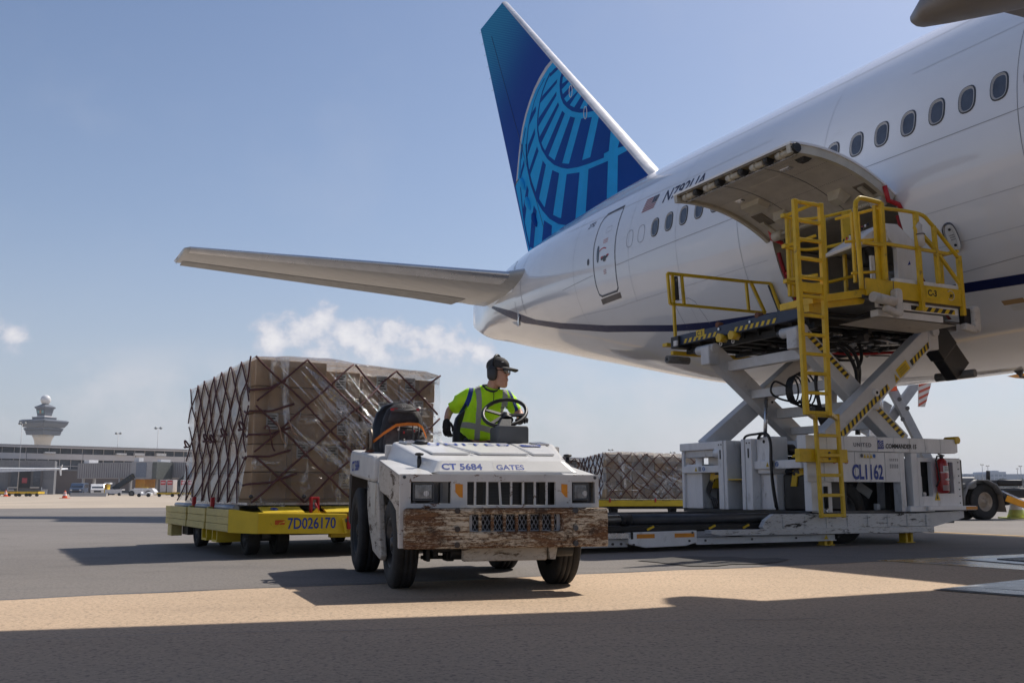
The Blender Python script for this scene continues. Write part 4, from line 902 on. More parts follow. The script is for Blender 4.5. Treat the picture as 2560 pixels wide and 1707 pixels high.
# scissor arms
def arm(name, p, q, t, wd_, h, m=LWHITE2):
    a, b = V((p[0], t, p[1])), V((q[0], t, q[1])); return lm().beam(a, b, wd_, h, (0, 0, 1)).build(name, m, ldr, .012)
xa = arm('scissor_arm', (4.98, 1.44), (2.78, 3.10), 6.90, .20, .30)
xb = arm('scissor_arm', (5.16, 2.96), (3.24, 1.44), 6.64, .20, .30)
xd = arm('scissor_arm', (5.16, 2.98), (3.24, 1.50), 4.62, .20, .30); xc = arm('scissor_arm', (5.10, 1.42), (2.78, 3.10), 4.36, .20, .30)
def along(p, q, f): return V((p[0]+(q[0]-p[0])*f, 0, p[1]+(q[1]-p[1])*f))
def armstripe(par, p, q, t, f0, f1, lo, n):
    d = (V((q[0], 0, q[1]))-V((p[0], 0, p[1]))).normalized(); u = V((-d.z, 0, d.x));
    if u.z < 0: u = -u
    a, b = along(p, q, f0)+V((0, t, 0))+u*lo, along(p, q, f1)+V((0, t, 0))+u*lo
    hazard('hazard_marking', a, b, u*.085, par, n)
armstripe(xa, (4.98, 1.44), (2.78, 3.10), 7.004, .06, .52, -.115, 13); armstripe(xa, (4.98, 1.44), (2.78, 3.10), 7.004, .74, .93, -.115, 6)
armstripe(xb, (5.16, 2.96), (3.24, 1.44), 6.744, .02, .42, .03, 11); armstripe(xb, (5.16, 2.96), (3.24, 1.44), 6.744, .60, .97, .03, 10)
dA = (V((2.78, 0, 3.10))-V((4.98, 0, 1.44))).normalized(); uA = V((dA.z, 0, -dA.x)); uA = uA if uA.z > 0 else -uA
def aq(f, g, o=7.004): return along((4.98, 1.44), (2.78, 3.10), f)+V((0, o, 0))+uA*g
lm().add([aq(.62, -.12), aq(.72, -.12), aq(.72, .03), aq(.62, .03)], [(0, 1, 2, 3)]).build('caution_plate', HAZY, xa)
for k in range(3): lm().add([aq(.635, -.09+.035*k, 7.006), aq(.705, -.09+.035*k, 7.006), aq(.705, -.078+.035*k, 7.006), aq(.635, -.078+.035*k, 7.006)], [(0, 1, 2, 3)]).build('caution_print', mat('print_olive', (.25, .18, .03), .6), xa)
lm().add([aq(.575, -.12), aq(.612, -.12), aq(.60, .0)], [(0, 1, 2)]).build('warning_triangle', HAZY, xa); lm().add([aq(.588, -.10, 7.006), aq(.60, -.10, 7.006), aq(.598, -.05, 7.006)], [(0, 1, 2)]).build('warning_mark', HAZB, xa)
for nm, w, z, t0, t1 in (('scissor_pin', 4.06, 2.14, 6.5, 7.03), ('scissor_pin', 4.06, 2.18, 4.2, 4.8)):
    lm().cyl((w, t0, z), (w, t1, z), .055, 16).build(nm, LWHITE, ldr); lm().cyl((w, t1, z), (w, t1+.005, z), .022, 10).build('pin_bolt', DARKIN, ldr)
for (w, z, t0, t1, h) in ((4.82, 2.74, 4.7, 6.56, .16), (4.36, 2.30, 4.7, 6.56, .14), (3.84, 2.0, 4.5, 6.8, .16), (3.55, 1.72, 4.7, 6.5, .12)):
    lm().beam((w, t0, z), (w, t1, z), .12, h).build('scissor_cross_beam', LWHITE2, ldr, .01)
for (w, z, t) in ((5.16, 3.0, 4.62), (5.16, 3.0, 6.64), (2.80, 3.10, 6.9), (2.8, 3.1, 4.36)):
    lm().cyl((w, t-.30, z+.02), (w, t+.16, z+.02), .075, 14).build('arm_roller', LWHITE2, ldr); lm().cyl((w, t-.38, z+.02), (w, t-.30, z+.02), .05, 12).build('arm_roller_pin', DSTEEL, ldr)
    lm().beam((w, t, z-.25), (w, t, z+.06), .22, .22).build('arm_head', LWHITE2, ldr, .02)
lm().cyl((4.42, 5.0, 1.45), (4.35, 5.0, 2.25), .03, 12).build('ram_rod', STEEL, ldr); lm().cyl((3.6, 5.6, 1.4), (3.5, 5.6, 2.35), .07, 14).build('ram_cylinder', LWHITE, ldr); lm().cyl((3.42, 6.0, 1.6), (3.4, 6.0, 2.3), .04, 12).build('ram_rod', STEEL, ldr)
cx = (4.45, 5.4, 2.28)
for q in range(5): lm().tube([(4.62-.03*q+(.12+.03*q)*cos(a), 5.9+.03*q, 2.25+(.20+.018*q)*sin(a)) for a in [2*pi*i/20 for i in range(20)]], .014, 6, None, True).build('hose_loop', BLACK, ldr)
hose([(4.72, 5.9, 2.30), (5.0, 5.95, 2.36), (5.08, 5.95, 2.2), (4.9, 5.95, 2.10), (4.55, 6.0, 2.05), (4.25, 6.1, 2.0)], .016)
hose([(4.35, 6.2, 2.55), (4.42, 6.2, 2.4), (4.40, 6.2, 2.15), (4.36, 6.2, 1.95)], .03); hose([(4.6, 6.0, 2.08), (4.4, 6.1, 2.0), (4.3, 6.2, 1.85)], .02)
for q in range(7): hose([(4.5-.05*q, 6.2, 1.95), (4.42-.03*q, 6.2, 1.82), (4.35-.02*q, 6.2, 1.7+.02*q), (4.25-.04*q, 6.2, 1.62)], .012)
lm().bx(4.2, 4.5, 6.1, 6.24, 1.86, 1.98).build('hose_manifold', BLACK, ldr)
# decking of the raised bridge
br = lb('bridge_deck', 2.12, 5.12, 3.75, 6.88, 3.20, 3.30, DSTEEL)
lb('deck_plate', 2.12, 5.12, 3.75, 6.95, 3.30, 3.33, DSTEEL)
for i in range(9):
    t = 3.85+.36*i; lm().bx(2.2, 5.05, t, t+.05, 3.10, 3.20).build('deck_rib', BLACKG, br)
for w in (2.25, 3.0, 3.9, 4.95): lm().bx(w, w+.07, 3.8, 6.85, 3.04, 3.14).build('deck_stringer', BLACKG, br)
for i in range(26):
    w = 2.6+rng.random()*2.2; t = 4.6+rng.random()*2.1; z = 3.02-rng.random()*.10
    a = V((w, t, z)); b = a+V((rng.uniform(-.5, .5), rng.uniform(-.35, .35), rng.uniform(-.04, .04)))
    lm().cyl(a, b, .012+rng.random()*.025, 8).build('hydraulic_pipe', rng.choice([BLACKG, BLACKG, DSTEEL, STEEL, BLACK]), br)
for i in range(12):
    w = 2.8+rng.random()*1.5; t = 5.4+rng.random()*1.3; s_ = .05+rng.random()*.07
    lm().bx(w, w+s_, t, t+s_*1.3, 2.90+rng.random()*.06, 3.06).build('valve_block', rng.choice([BLACKG, BLACK, DSTEEL]), br, .008)
for (w, r_) in ((3.05, .05), (3.3, .045)): lm().cyl((w+.9, 5.2, 3.03), (w, 6.6, 3.0), r_, 12).build('hydraulic_ram', STEEL, br)
lm().cyl((2.6, 6.75, 3.06), (4.3, 6.2, 3.10), .028, 10).build('hydraulic_ram', STEEL, br); lm().cyl((2.8, 6.7, 2.98), (3.9, 6.4, 3.0), .035, 10).build('hydraulic_ram', DSTEEL, br)
hose([(4.1, 6.3, 3.0), (3.9, 6.35, 2.8), (3.75, 6.35, 2.55), (3.7, 6.3, 2.3)], .03); hose([(4.05, 6.3, 3.0), (3.8, 6.35, 2.85), (3.68, 6.35, 2.6), (3.66, 6.3, 2.3)], .03); hose([(3.6, 6.3, 2.98), (3.62, 6.35, 2.75), (3.72, 6.35, 2.55), (3.7, 6.3, 2.4)], .026)
for q in range(8): hose([(4.3-.2*q, 6.2+.05*q, 3.02), (4.2-.2*q, 6.3, 2.93-.03*(q % 3)), (4.0-.2*q, 6.4, 3.0)], .010)
# blue end beam with stripes
eb = lm().beam((5.22, 3.82, 3.25), (5.22, 6.35, 3.25), .07, .17).build('end_beam', LNAVY, ldr, .006); lm().beam((5.20, 6.35, 3.26), (5.20, 6.80, 3.27), .12, .20).build('end_beam_socket', LNAVY, eb, .01)
def eh(t0, t1, n):
    for i in range(n):
        t = t0+(t1-t0)*i/n; s_ = (t1-t0)/n*.5
        lm().add([(5.258, t, 3.18), (5.258, t+s_, 3.18), (5.258, t+s_*1.7, 3.25), (5.258, t+s_*.7, 3.25)], [(0, 1, 2, 3)]).build('yellow_dash', HAZY, eb)
eh(4.05, 4.95, 7); eh(5.35, 6.35, 8)
end_quad('dock_sign', 4.40, 4.62, 3.225, 3.345, HAZY, eb, 5.260); text('C 3', 'dock_number', HAZB, ldr, lambda x, y: LT(5.263, 4.425+x, 3.25+y), .10, .002)
lm().bx(5.0, 5.3, 3.74, 3.95, 3.12, 3.32).build('junction_box', BLACK, eb, .01); lm().bx(5.30, 5.33, 3.86, 3.95, 3.15, 3.24).build('junction_label', PAPER, eb)
for t in (5.05, 5.35): lm().cyl((5.18, t, 3.13), (5.32, t, 3.13), .075, 6).build('yellow_cover', LYEL, eb); lm().tube([(5.26, t-.02+.03*cos(a), 3.04+.03*sin(a)) for a in [2*pi*i/12 for i in range(12)]], .008, 6, None, True).build('lifting_ring', PAPER, eb)
for t in (4.95, 5.9): lm().cyl((5.16, t, 3.36), (5.26, t, 3.36), .045, 10).build('beam_bolt', mat('rusty_bolt', (.16, .06, .03), .7), eb)
for t in (5.0, 5.75): lm().cyl((5.255, t, 3.28), (5.275, t, 3.28), .022, 10).build('bolt', STEEL, eb)
lb('rear_yellow_bar', 3.4, 5.28, 3.70, 3.78, 3.02, 3.09, LYEL); lm().cyl((5.30, 3.62, 2.96), (4.85, 3.62, 2.96), .065, 16).build('foam_bumper', PADG, ldr); lm().cyl((5.302, 3.62, 2.96), (5.295, 3.62, 2.96), .03, 12).build('bumper_core', DARKIN, ldr)
# far guard rail
rl = lm().beam((5.16, 3.5, 4.50), (3.35, 3.5, 4.52), .05, .05).build('guard_rail', LYEL, ldr)
for a, b in (((5.16, 4.50), (5.12, 3.96)), ((5.06, 4.52), (5.02, 3.2)), ((4.86, 4.50), (4.82, 3.97)), ((3.42, 4.52), (3.38, 3.98)), ((3.32, 4.54), (3.0, 3.97)), ((5.12, 3.96), (3.0, 3.97)), ((3.35, 4.52), (2.85, 4.54)), ((2.85, 4.54), (2.6, 3.98))):
    lm().beam((a[0], 3.5, a[1]), (b[0], 3.5, b[1]), .045, .045, (0, 1, 0)).build('rail_bar', LYEL, rl)
lm().cyl((4.97, 3.46, 4.05), (4.99, 3.46, 4.46), .065, 14).build('rail_pad', mat('dark_pad', (.045, .043, .04), .8), rl); lm().beam((2.80, 3.46, 4.54), (2.55, 3.46, 4.0), .05, .14, (1, 0, 0)).build('end_pad', mat('dark_pad', (.05, .05, .05)), rl)
lb('rail_foot', 4.85, 5.25, 3.42, 3.56, 3.20, 3.26, LYEL, rl); lb('rail_socket', 4.96, 5.08, 3.44, 3.56, 3.26, 3.36, LYEL, rl)
# operator walkway and cage
CF = lambda p: V((.917*p[0]+1.245, .917*p[1]+1.435, .917*p[2]+.061))   # the operator station stands out beside the bridge
XF[0] = CF
cg = lb('cage_panel', 2.24, 4.24, 7.08, 7.12, 3.54, 3.80, LYEL, ldr, .006)
lb('cage_panel_joint', 3.70, 3.712, 7.12, 7.124, 3.54, 3.80, SEAMD, cg, 0)
end = lambda x, y, z0, s_=1: None
lm().add([(3.02, 7.124, 3.61), (2.74, 7.124, 3.61), (2.74, 7.124, 3.77), (3.02, 7.124, 3.77)], [(0, 1, 2, 3)]).build('dock_sign', HAZY, cg)
text('C-3', 'dock_number', HAZB, ldr, lambda x, y: CF((3.0-x, 7.127, 3.645+y))-LO, .13, .004)
text('JBT', 'maker_mark', HAZB, ldr, lambda x, y: CF((2.53-x, 7.125, 3.66+y))-LO, .065, .002, .3)
lm().tube([(2.50+.075*cos(a), 7.124, 3.69+.075*sin(a)) for a in [R(40)+2*pi*.8*i/20 for i in range(20)]], .005, 5).build('maker_ring', LWHITE2, cg)
lb('fascia', 2.28, 3.98, 7.0, 7.06, 3.40, 3.54); hazard('hazard_marking', (3.30, 7.064, 3.41), (2.36, 7.064, 3.41), (0, 0, .07), ldr, 6); hazard('hazard_marking', (3.95, 7.064, 3.42), (3.5, 7.064, 3.42), (0, 0, .07), ldr, 3)
lb('fascia_bracket', 3.66, 3.78, 7.06, 7.075, 3.40, 3.54)
lb('under_fascia', 2.55, 3.92, 6.85, 7.0, 3.28, 3.385); lb('under_fascia_end', 2.26, 2.55, 6.6, 6.66, 3.26, 3.385, LWHITE2)
lm().add([(3.95, 7.0, 3.27), (2.26, 7.0, 3.26), (2.5, 6.45, 3.20), (4.2, 6.5, 3.20)], [(0, 1, 2, 3)]).build('underside_plate', mat('pale_tan_plate', (.42, .38, .33), .5, dirt=(.2, .17, .15), dscale=3, dlo=.55, dhi=.7), ldr)
lb('white_sill', 2.26, 3.62, 7.0, 7.08, 3.80, 3.87)
def bar(*pts, r=.026, nm='cage_bar', sq=True, m=LYEL):
    P = [V(p) for p in pts]
    if sq and len(P) == 2: return lm().beam(P[0], P[1], r*2, r*2, (0, 1, 0)).build(nm, m, cg, .006)
    Q = []
    for i in range(len(P)-1):
        a, b, c, d = P[max(i-1, 0)], P[i], P[i+1], P[min(i+2, len(P)-1)]
        for k in range(6): u = k/6; Q.append(.5*((2*b)+(c-a)*u+(2*a-5*b+4*c-d)*u*u+(3*b-a-3*c+d)*u**3))
    Q.append(P[-1]); return lm().tube(Q, r, 8).build(nm, m, cg)
tc = 7.10
bar((3.84, tc, 3.80), (3.84, tc, 4.98), r=.034, nm='cage_post'); bar((3.90, tc-.06, 3.80), (3.90, tc-.06, 4.95), r=.03, nm='cage_post')
bar((3.14, tc+.03, 3.40), (3.16, tc+.03, 4.90), r=.034, nm='cage_post'); bar((2.72, tc, 3.86), (2.75, tc, 4.76), r=.03, nm='cage_post'); bar((2.22, tc, 3.40), (2.24, tc, 4.34), r=.034, nm='cage_post')
bar((3.84, tc, 4.90), (3.3, tc, 4.92), (2.98, tc, 4.90), (2.82, tc, 4.80), (2.6, tc, 4.62), (2.26, tc, 4.32), sq=False, r=.03, nm='top_rail')
bar((2.76, tc-.35, 4.84), (2.2, tc-.35, 4.42), r=.028); bar((2.22, tc-.35, 4.42), (2.22, tc-.35, 3.5), r=.028); bar((2.24, tc, 4.42), (2.24, tc-.38, 4.42), r=.026)
bar((4.24, tc, 4.33), (3.84, tc, 4.33), r=.026); bar((3.84, tc, 4.36), (2.48, tc, 4.35), r=.024, nm='mid_rail'); bar((2.66, tc, 4.30), (2.26, tc, 3.90), r=.024)
bar((4.32, tc, 3.62), (4.34, tc, 4.3), (4.36, tc, 4.84), (4.30, tc, 4.97), (4.2, tc, 5.0), (3.84, tc, 4.98), sq=False, r=.036, nm='gate_hoop')
bar((4.22, tc-.55, 4.82), (3.86, tc, 4.90), r=.022)
for w in (4.18, 4.06): bar((w, tc-.25, 3.78), (w, tc-.25, 4.86), r=.022)
bar((4.3, tc-.2, 3.90), (3.86, tc-.1, 3.95), r=.02); bar((4.3, tc-.3, 4.40), (3.86, tc-.1, 4.44), r=.02)
XF[0] = None
for z in (3.72, 4.24, 4.70):
    bar((5.28, 6.62, z), (5.02, 6.75, z-.03), (4.78, 6.9, z+.0), (4.55, 7.0, z+.06), (4.40, 7.05, z+.10), sq=False, r=.024, nm='curved_rail')
for w, t in ((4.80, 6.9), (4.52, 7.0), (5.24, 6.62), (5.16, 6.62)): bar((w, t, 3.52), (w, t, 4.72), r=.024)
bar((5.27, 6.62, 4.72), (5.00, 6.95, 4.86), r=.024); bar((5.27, 6.62, 4.27), (5.00, 6.95, 4.38), r=.022); bar((5.27, 6.62, 3.76), (5.0, 6.95, 3.8), r=.022)
for z in (3.74, 4.26, 4.72): lm().bx(5.25, 5.33, 6.58, 6.66, z-.03, z+.03).build('gate_hinge', LYEL, cg, .006)
lm().prism([(4.56, 4.28), (4.40, 4.33), (4.40, 4.78), (4.58, 4.74)], lambda w, z: (w, 7.04, z), lambda w, z: (w, 7.05, z)).build('gate_panel', LYEL, cg)
XF[0] = CF
wk = lm().prism([(5.25, 3.34), (4.15, 3.54), (4.15, 3.66), (5.25, 3.44)], lambda w, z: (w, 7.08, z), lambda w, z: (w, 6.4, z)).build('walkway', LYEL, ldr, .006)
lm().prism([(5.25, 3.24), (5.0, 3.22), (4.9, 3.32), (4.2, 3.44), (4.15, 3.54), (5.25, 3.34)], lambda w, z: (w, 7.0, z), lambda w, z: (w, 6.9, z)).build('walkway_bracket', LYEL, ldr)
for a, b in (((4.24, 7.22, 3.50), (3.80, 7.20, 3.46)),): lm().cyl(a, b, .075, 16).build('white_pad', PADW, ldr)
lm().prism(rrect(.14, .42, .06), lambda x, z: (3.72+x, 7.24, 3.46+z), lambda x, z: (3.72+x, 7.12, 3.46+z)).build('white_pad', PADW, ldr, .02); lm().beam((4.0, 7.2, 3.36), (3.72, 7.2, 3.29), .10, .12, (0, 1, 0)).build('white_pad', PADW, ldr, .03)
lm().prism(rrect(.16, .42, .06), lambda x, z: (1.98+x, 7.16, 3.36+z), lambda x, z: (1.98+x, 7.02, 3.36+z)).build('white_pad', PADW, ldr, .03); lm().beam((2.25, 7.1, 3.23), (1.98, 7.1, 3.19), .12, .12, (0, 1, 0)).build('white_pad', PADW, ldr, .03); lm().bx(2.06, 2.2, 7.0, 7.1, 3.28, 3.52).build('pad_backing', BLACK, ldr)
# control console with slanted hood
cs = lm().prism([(3.14, 3.87), (2.72, 3.87), (2.74, 4.60), (3.10, 4.84), (3.38, 4.82), (3.30, 4.6), (3.14, 4.45)], lambda w, z: (w, 6.72, z), lambda w, z: (w, 6.64, z)).build('console', LWHITE, ldr, .006)
lm().prism([(3.98, 4.44), (3.40, 4.82), (3.1, 4.84), (3.30, 4.55), (3.96, 4.40)], lambda w, z: (w, 6.70, z), lambda w, z: (w-.02, 6.0, z-.04)).build('console_hood', LWHITE, cs, .004)
for i in range(12): lm().cyl((3.86-.045*i, 6.35+.02*(i % 3), 4.56+.028*i), (3.86-.045*i, 6.35+.02*(i % 3), 4.60+.028*i), .014, 8).build('control_button', [BLACK, RED, PAPER, BLACK][i % 4], cs)
lb('console_post', 3.62, 3.70, 6.68, 6.72, 3.86, 4.28, LWHITE, cs); lb('console_base', 3.2, 3.5, 6.5, 6.72, 3.86, 3.92, LWHITE, cs)
lm().beam((3.55, 6.5, 4.45), (3.25, 6.5, 3.9), .08, .08, (0, 1, 0)).build('console_strut', BLACK, cs); lm().bx(3.2, 3.6, 6.3, 6.5, 4.2, 4.5).build('console_valves', BLACKG, cs, .02)
lm().add([(2.93, 6.724, 4.20), (2.86, 6.724, 4.22), (2.88, 6.724, 4.28)], [(0, 1, 2)]).build('arrow_mark', TXTBLUE, cs)
lm().lathe([(0, -.16), (.05, -.13), (.055, .02), (.035, .10), (.05, .18), (.0, .24)], (3.14, 7.18, 4.52), (.1, 0, 1), 12).build('wrapped_bag', PADW, cg); lm().tube([(3.14+.06*cos(a), 7.18+.06*sin(a), 4.56) for a in [2*pi*i/12 for i in range(12)]], .008, 6, None, True).build('bag_strap', BLACK, cg)
lm().cyl((2.6, 6.0, 4.18), (2.15, 6.0, 4.28), .09, 14).build('side_pad', PADG, cg); lb('white_edge_plate', 2.14, 2.20, 6.98, 7.04, 3.62, 4.1, LWHITE, cg)
XF[0] = None
for i in range(10): hose([(4.9-.15*i, 7.0, 3.2), (4.75-.15*i, 7.3+.03*i, 3.14), (4.6-.14*i, 7.6, 3.22)], .014, rng.choice([BLACK, BLACK, DSTEEL]))
lb('station_floor', 3.3, 5.2, 6.9, 7.93, 3.28, 3.32, DSTEEL)
# black conveyor chute at the nose of the bridge
for i, (w, z, l) in enumerate(((2.45, 3.05, .5), (2.15, 2.74, .45))):
    d = V((-.56, 0, -.60)).normalized(); a = V((w, 6.75, z)); lm().beam(a-d*l*.5, a+d*l*.5, .42, .26-.05*i, (0, 1, 0)).build('nose_arm', BLACK, ldr, .015)
lm().cyl((2.08, 6.4, 2.52), (1.92, 7.0, 2.54), .065, 16).build('foam_bumper', PADG, ldr)
lm().tube([(4.2, 5.4, 2.96), (3.2, 5.8, 2.90), (2.3, 6.4, 2.94), (1.95, 6.7, 3.02)], .022, 8).build('red_hose', RED, ldr); lm().bx(1.9, 2.2, 6.3, 6.5, 3.0, 3.18).build('nose_clutter', BLACKG, ldr, .02)
# ladders
def ladder(nm, p0, p1, q0, q1, n, t, wd_=.07, first=0, rungdy=.0):
    l_ = lm().beam((p0[0], t, p0[1]), (p1[0], t, p1[1]), wd_, wd_*.9, (0, 1, 0)).build(nm, LYEL, ldr, .006)
    lm().beam((q0[0], t, q0[1]), (q1[0], t, q1[1]), wd_, wd_*.9, (0, 1, 0)).build('ladder_rail', LYEL, l_, .006)
    for i in range(n):
        f = (i+.12)/(n-.76); a = V((p0[0]+(p1[0]-p0[0])*f, t, p0[1]+(p1[1]-p0[1])*f)); b = V((q0[0]+(q1[0]-q0[0])*f, t, q0[1]+(q1[1]-q0[1])*f))
        lm().beam(a, b, .05, .045).build('rung', LYEL, l_, .005)
    return l_
XF[0] = CF
ld = ladder('ladder', (5.60, 4.78), (5.56, 1.76), (5.12, 4.78), (5.15, 1.76), 12, 7.18)
lb('ladder_step', 5.17, 5.56, 7.1, 7.2, 3.46, 3.60, LYEL, ld)
XF[0] = None
for w in (5.46, 5.06): lm().beam((w, 7.22, 1.72), CF((w+.1, 7.18, 1.80)), .05, .05).build('ladder_link', LYEL, ld)
ld2 = ladder('ladder', (5.46, 1.78), (5.43, .38), (5.06, 1.78), (5.03, .38), 6, 7.24, .05)
lb('ladder_cross', 4.86, 5.72, 7.10, 7.20, 1.12, 1.30, LYEL, ld2)
for z in (1.17, 1.25): lm().cyl((5.2, 7.20, z), (5.2, 7.212, z), .018, 10).build('bolt', DSTEEL, ld2)
# lettering
text('CL1162', 'fleet_number', TXTBLUE, ldr, lambda x, y: LT(4.60-x, 7.006, .905+y), .285, .008, 0, .66)
text('UNITED', 'lettering', TXTNAVY, ldr, lambda x, y: LT(4.57-x, 7.026, 1.355+y), .078, .001, 0, 1.05, space=1.25)
text('COMMANDER 15', 'lettering', HAZB, ldr, lambda x, y: LT(3.95-x, 7.026, 1.345+y), .088, .003, .12, .92); text('i', 'lettering', mat('print_grey', (.3, .32, .36)), ldr, lambda x, y: LT(3.14-x, 7.026, 1.335+y), .09)
lg = lm().add([(4.10, 7.026, 1.33), (3.985, 7.026, 1.33), (3.985, 7.026, 1.455), (4.10, 7.026, 1.455)], [(0, 1, 2, 3)]).build('globe_emblem', TXTBLUE, beam)
for k in range(4):
    r_ = .04+.028*k; a = [R(95+ (75)*i/7) for i in range(8)]
    o = [(3.925-r_*cos(x)*-1*-1, 7.028, 1.335+r_*sin(x)) for x in a]; o = [(max(3.985, min(4.10, 3.985-r_*cos(x))), 7.028, min(1.455, 1.335+r_*sin(x))) for x in a]
    lm().tube(o, .0045, 4).build('emblem_line', PAPER, lg)
wl_ = lm().add([(4.45, 7.003, 1.19), (4.12, 7.003, 1.19), (4.12, 7.003, 1.27), (4.45, 7.003, 1.27)], [(0, 1, 2, 3)]).build('warning_label', PAPER, panel)
for i in range(5):
    w = 4.43-.06*i
    if 0 < i < 4: lm().add([(w, 7.006, 1.20), (w-.055, 7.006, 1.20), (w-.0275, 7.006, 1.255)], [(0, 1, 2)]).build('warning_triangle', HAZY, wl_)
    else: lm().add([(w-.03+.028*cos(a), 7.006, 1.23+.028*sin(a)) for a in [2*pi*j/12 for j in range(12)]], [tuple(range(12))]).build('label_disc', mat('print_blue', (.03, .16, .5)) if i else SEAMD, wl_)
for i in range(3): lm().tube([(4.92-.11*i+.035*cos(a), 7.004, 1.15+.035*sin(a)) for a in [2*pi*j/16 for j in range(16)]], .005, 5, None, True).build('no_entry_ring', RED, panel); 
for i in range(5):
    for j in range(2): lm().add([(3.86-.036*i-.004*j, 7.003, 1.06+.10*j), (3.84-.036*i, 7.003, 1.06+.10*j), (3.84-.036*i, 7.003, 1.12+.08*j), (3.86-.036*i, 7.003, 1.115+.08*j)], [(0, 1, 2, 3)]).build('diagram_print', SEAM, panel)
lm().add([(2.99, 7.003, .60), (2.87, 7.003, .60), (2.93, 7.003, .73)], [(0, 1, 2)]).build('warning_triangle', HAZY, cab); lm().add([(2.945, 7.006, .62), (2.915, 7.006, .62), (2.93, 7.006, .69)], [(0, 1, 2)]).build('warning_mark', HAZB, cab)
for w, z, t in ((3.55, .17, 7.024), (5.2, .09, 7.07)): lm().add([(w+.04, t, z), (w-.04, t, z), (w, t, z+.06)], [(0, 1, 2)]).build('warning_triangle', HAZY, ldr)
# fire extinguisher hanging on the cabinet
ex_ = thing('fire_extinguisher', 'red fire extinguisher strapped to the white loader cabinet', 'fire extinguisher', W(2.90, 7.09, .72), AIRROT)
EO = V((2.90, 7.09, .72))
def em(): return MB(EO)
em().lathe([(0, .70), (.05, .70), (.082, .72), (.085, .78), (.085, 1.12), (.075, 1.17), (.04, 1.205), (.02, 1.21)], (2.90, 7.09, 0), (0, 0, 1), 22).build('cylinder', mat('extinguisher_red', (.42, .012, .014), .35, coat=.4), ex_)
em().lathe([(.022, 1.20), (.03, 1.24), (.02, 1.26)], (2.90, 7.09, 0), (0, 0, 1), 12).beam((2.96, 7.09, 1.27), (2.84, 7.09, 1.25), .02, .02).build('valve', DSTEEL, ex_)
em().tube([(2.93, 7.09, 1.24), (3.0, 7.1, 1.24), (3.03, 7.1, 1.18), (3.01, 7.11, 1.05), (3.0, 7.12, .9), (3.06, 7.11, .8)], .012, 7).build('discharge_hose', BLACK, ex_)
def exq(nm, z0, z1, m, a0=-.9, a1=.9): 
    k = 9; q = [a0+(a1-a0)*i/(k-1) for i in range(k)]
    em().add([(2.90+.087*sin(a), 7.09+.087*cos(a), z0) for a in q]+[(2.90+.087*sin(a), 7.09+.087*cos(a), z1) for a in q], [(i, i+1, k+i+1, k+i) for i in range(k-1)]).build(nm, m, ex_)
exq('paper_label', 1.01, 1.10, PAPER, -.9, .7); exq('paper_label', .74, .82, mat('faded_label', (.42, .30, .29), .6)); exq('retaining_band', 1.0, 1.008, STEEL, -1.5, 1.5)
for i in range(3): exq('label_print', 1.03+.022*i, 1.038+.022*i, SEAMD, -.5, .4)
em().add([(2.96, 7.178, .90), (2.90, 7.181, .885), (2.84, 7.178, .90), (2.90, 7.181, .925)], [(0, 1, 2, 3)]).build('diamond_mark', PAPER, ex_)
# ------------------------------------------------------------------ baggage tractor, local X to the image right, Y to its rear
TROT = R(16); TO = V((-.2, 7.62, 0))
trac = thing('baggage_tractor', 'scuffed white baggage tractor with rusted front bumper in the foreground', 'tow tractor', TO, TROT)
def TW(x, y, z=0): return TO+V((x*cos(TROT)-y*sin(TROT), x*sin(TROT)+y*cos(TROT), z))
def tb(name, x0, x1, y0, y1, z0, z1, m=TWHITE, parent=trac, bev=.008): return MB().bx(x0, x1, y0, y1, z0, z1).build(name, m, parent, bev)
def holed(name, xs, zs, holes, y0, y1, m, parent, bev=.006):
    """plate in the XZ plane with rectangular holes"""
    X = sorted(set(xs+[h[0] for h in holes]+[h[1] for h in holes])); Z = sorted(set(zs+[h[2] for h in holes]+[h[3] for h in holes]))
    b = MB(); solid = {}
    for i in range(len(X)-1):
        for k in range(len(Z)-1):
            cx, cz = (X[i]+X[i+1])/2, (Z[k]+Z[k+1])/2
            solid[i, k] = not any(h[0] < cx < h[1] and h[2] < cz < h[3] for h in holes)
    for (i, k), s_ in solid.items():
        if not s_: continue
        a, c, d, e = X[i], X[i+1], Z[k], Z[k+1]
        b.add([(a, y0, d), (c, y0, d), (c, y0, e), (a, y0, e)], [(0, 1, 2, 3)]); b.add([(a, y1, d), (c, y1, d), (c, y1, e), (a, y1, e)], [(3, 2, 1, 0)])
        for (di, dk, q) in ((-1, 0, [(a, d), (a, e)]), (1, 0, [(c, d), (c, e)]), (0, -1, [(a, d), (c, d)]), (0, 1, [(a, e), (c, e)])):
            if not solid.get((i+di, k+dk), False):
                (x0, z0), (x1, z1) = q; b.add([(x0, y0, z0), (x1, y0, z1), (x1, y1, z1), (x0, y1, z0)], [(0, 1, 2, 3)])
    return b.build(name, m, parent, bev)
FY = -.45
face = holed('front_panel', [-.745, .755], [.617, .857], [(-.667, -.375, .650, .803), (.543, .725, .648, .803), (-.256, .416, .637, .803)], FY, FY+.04, TRUSTF, trac, .012)
MB().bx(-.745, -.70, FY-.003, FY+.04, .34, .617).build('front_panel_edge', TRUSTF, face)
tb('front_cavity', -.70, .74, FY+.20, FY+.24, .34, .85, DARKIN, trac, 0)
for x in (-.745, .755): MB().cyl((x+(.03 if x < 0 else -.03), FY-.004, .835), (x+(.03 if x < 0 else -.03), FY, .835), .012, 10).build('panel_bolt', DSTEEL, face)
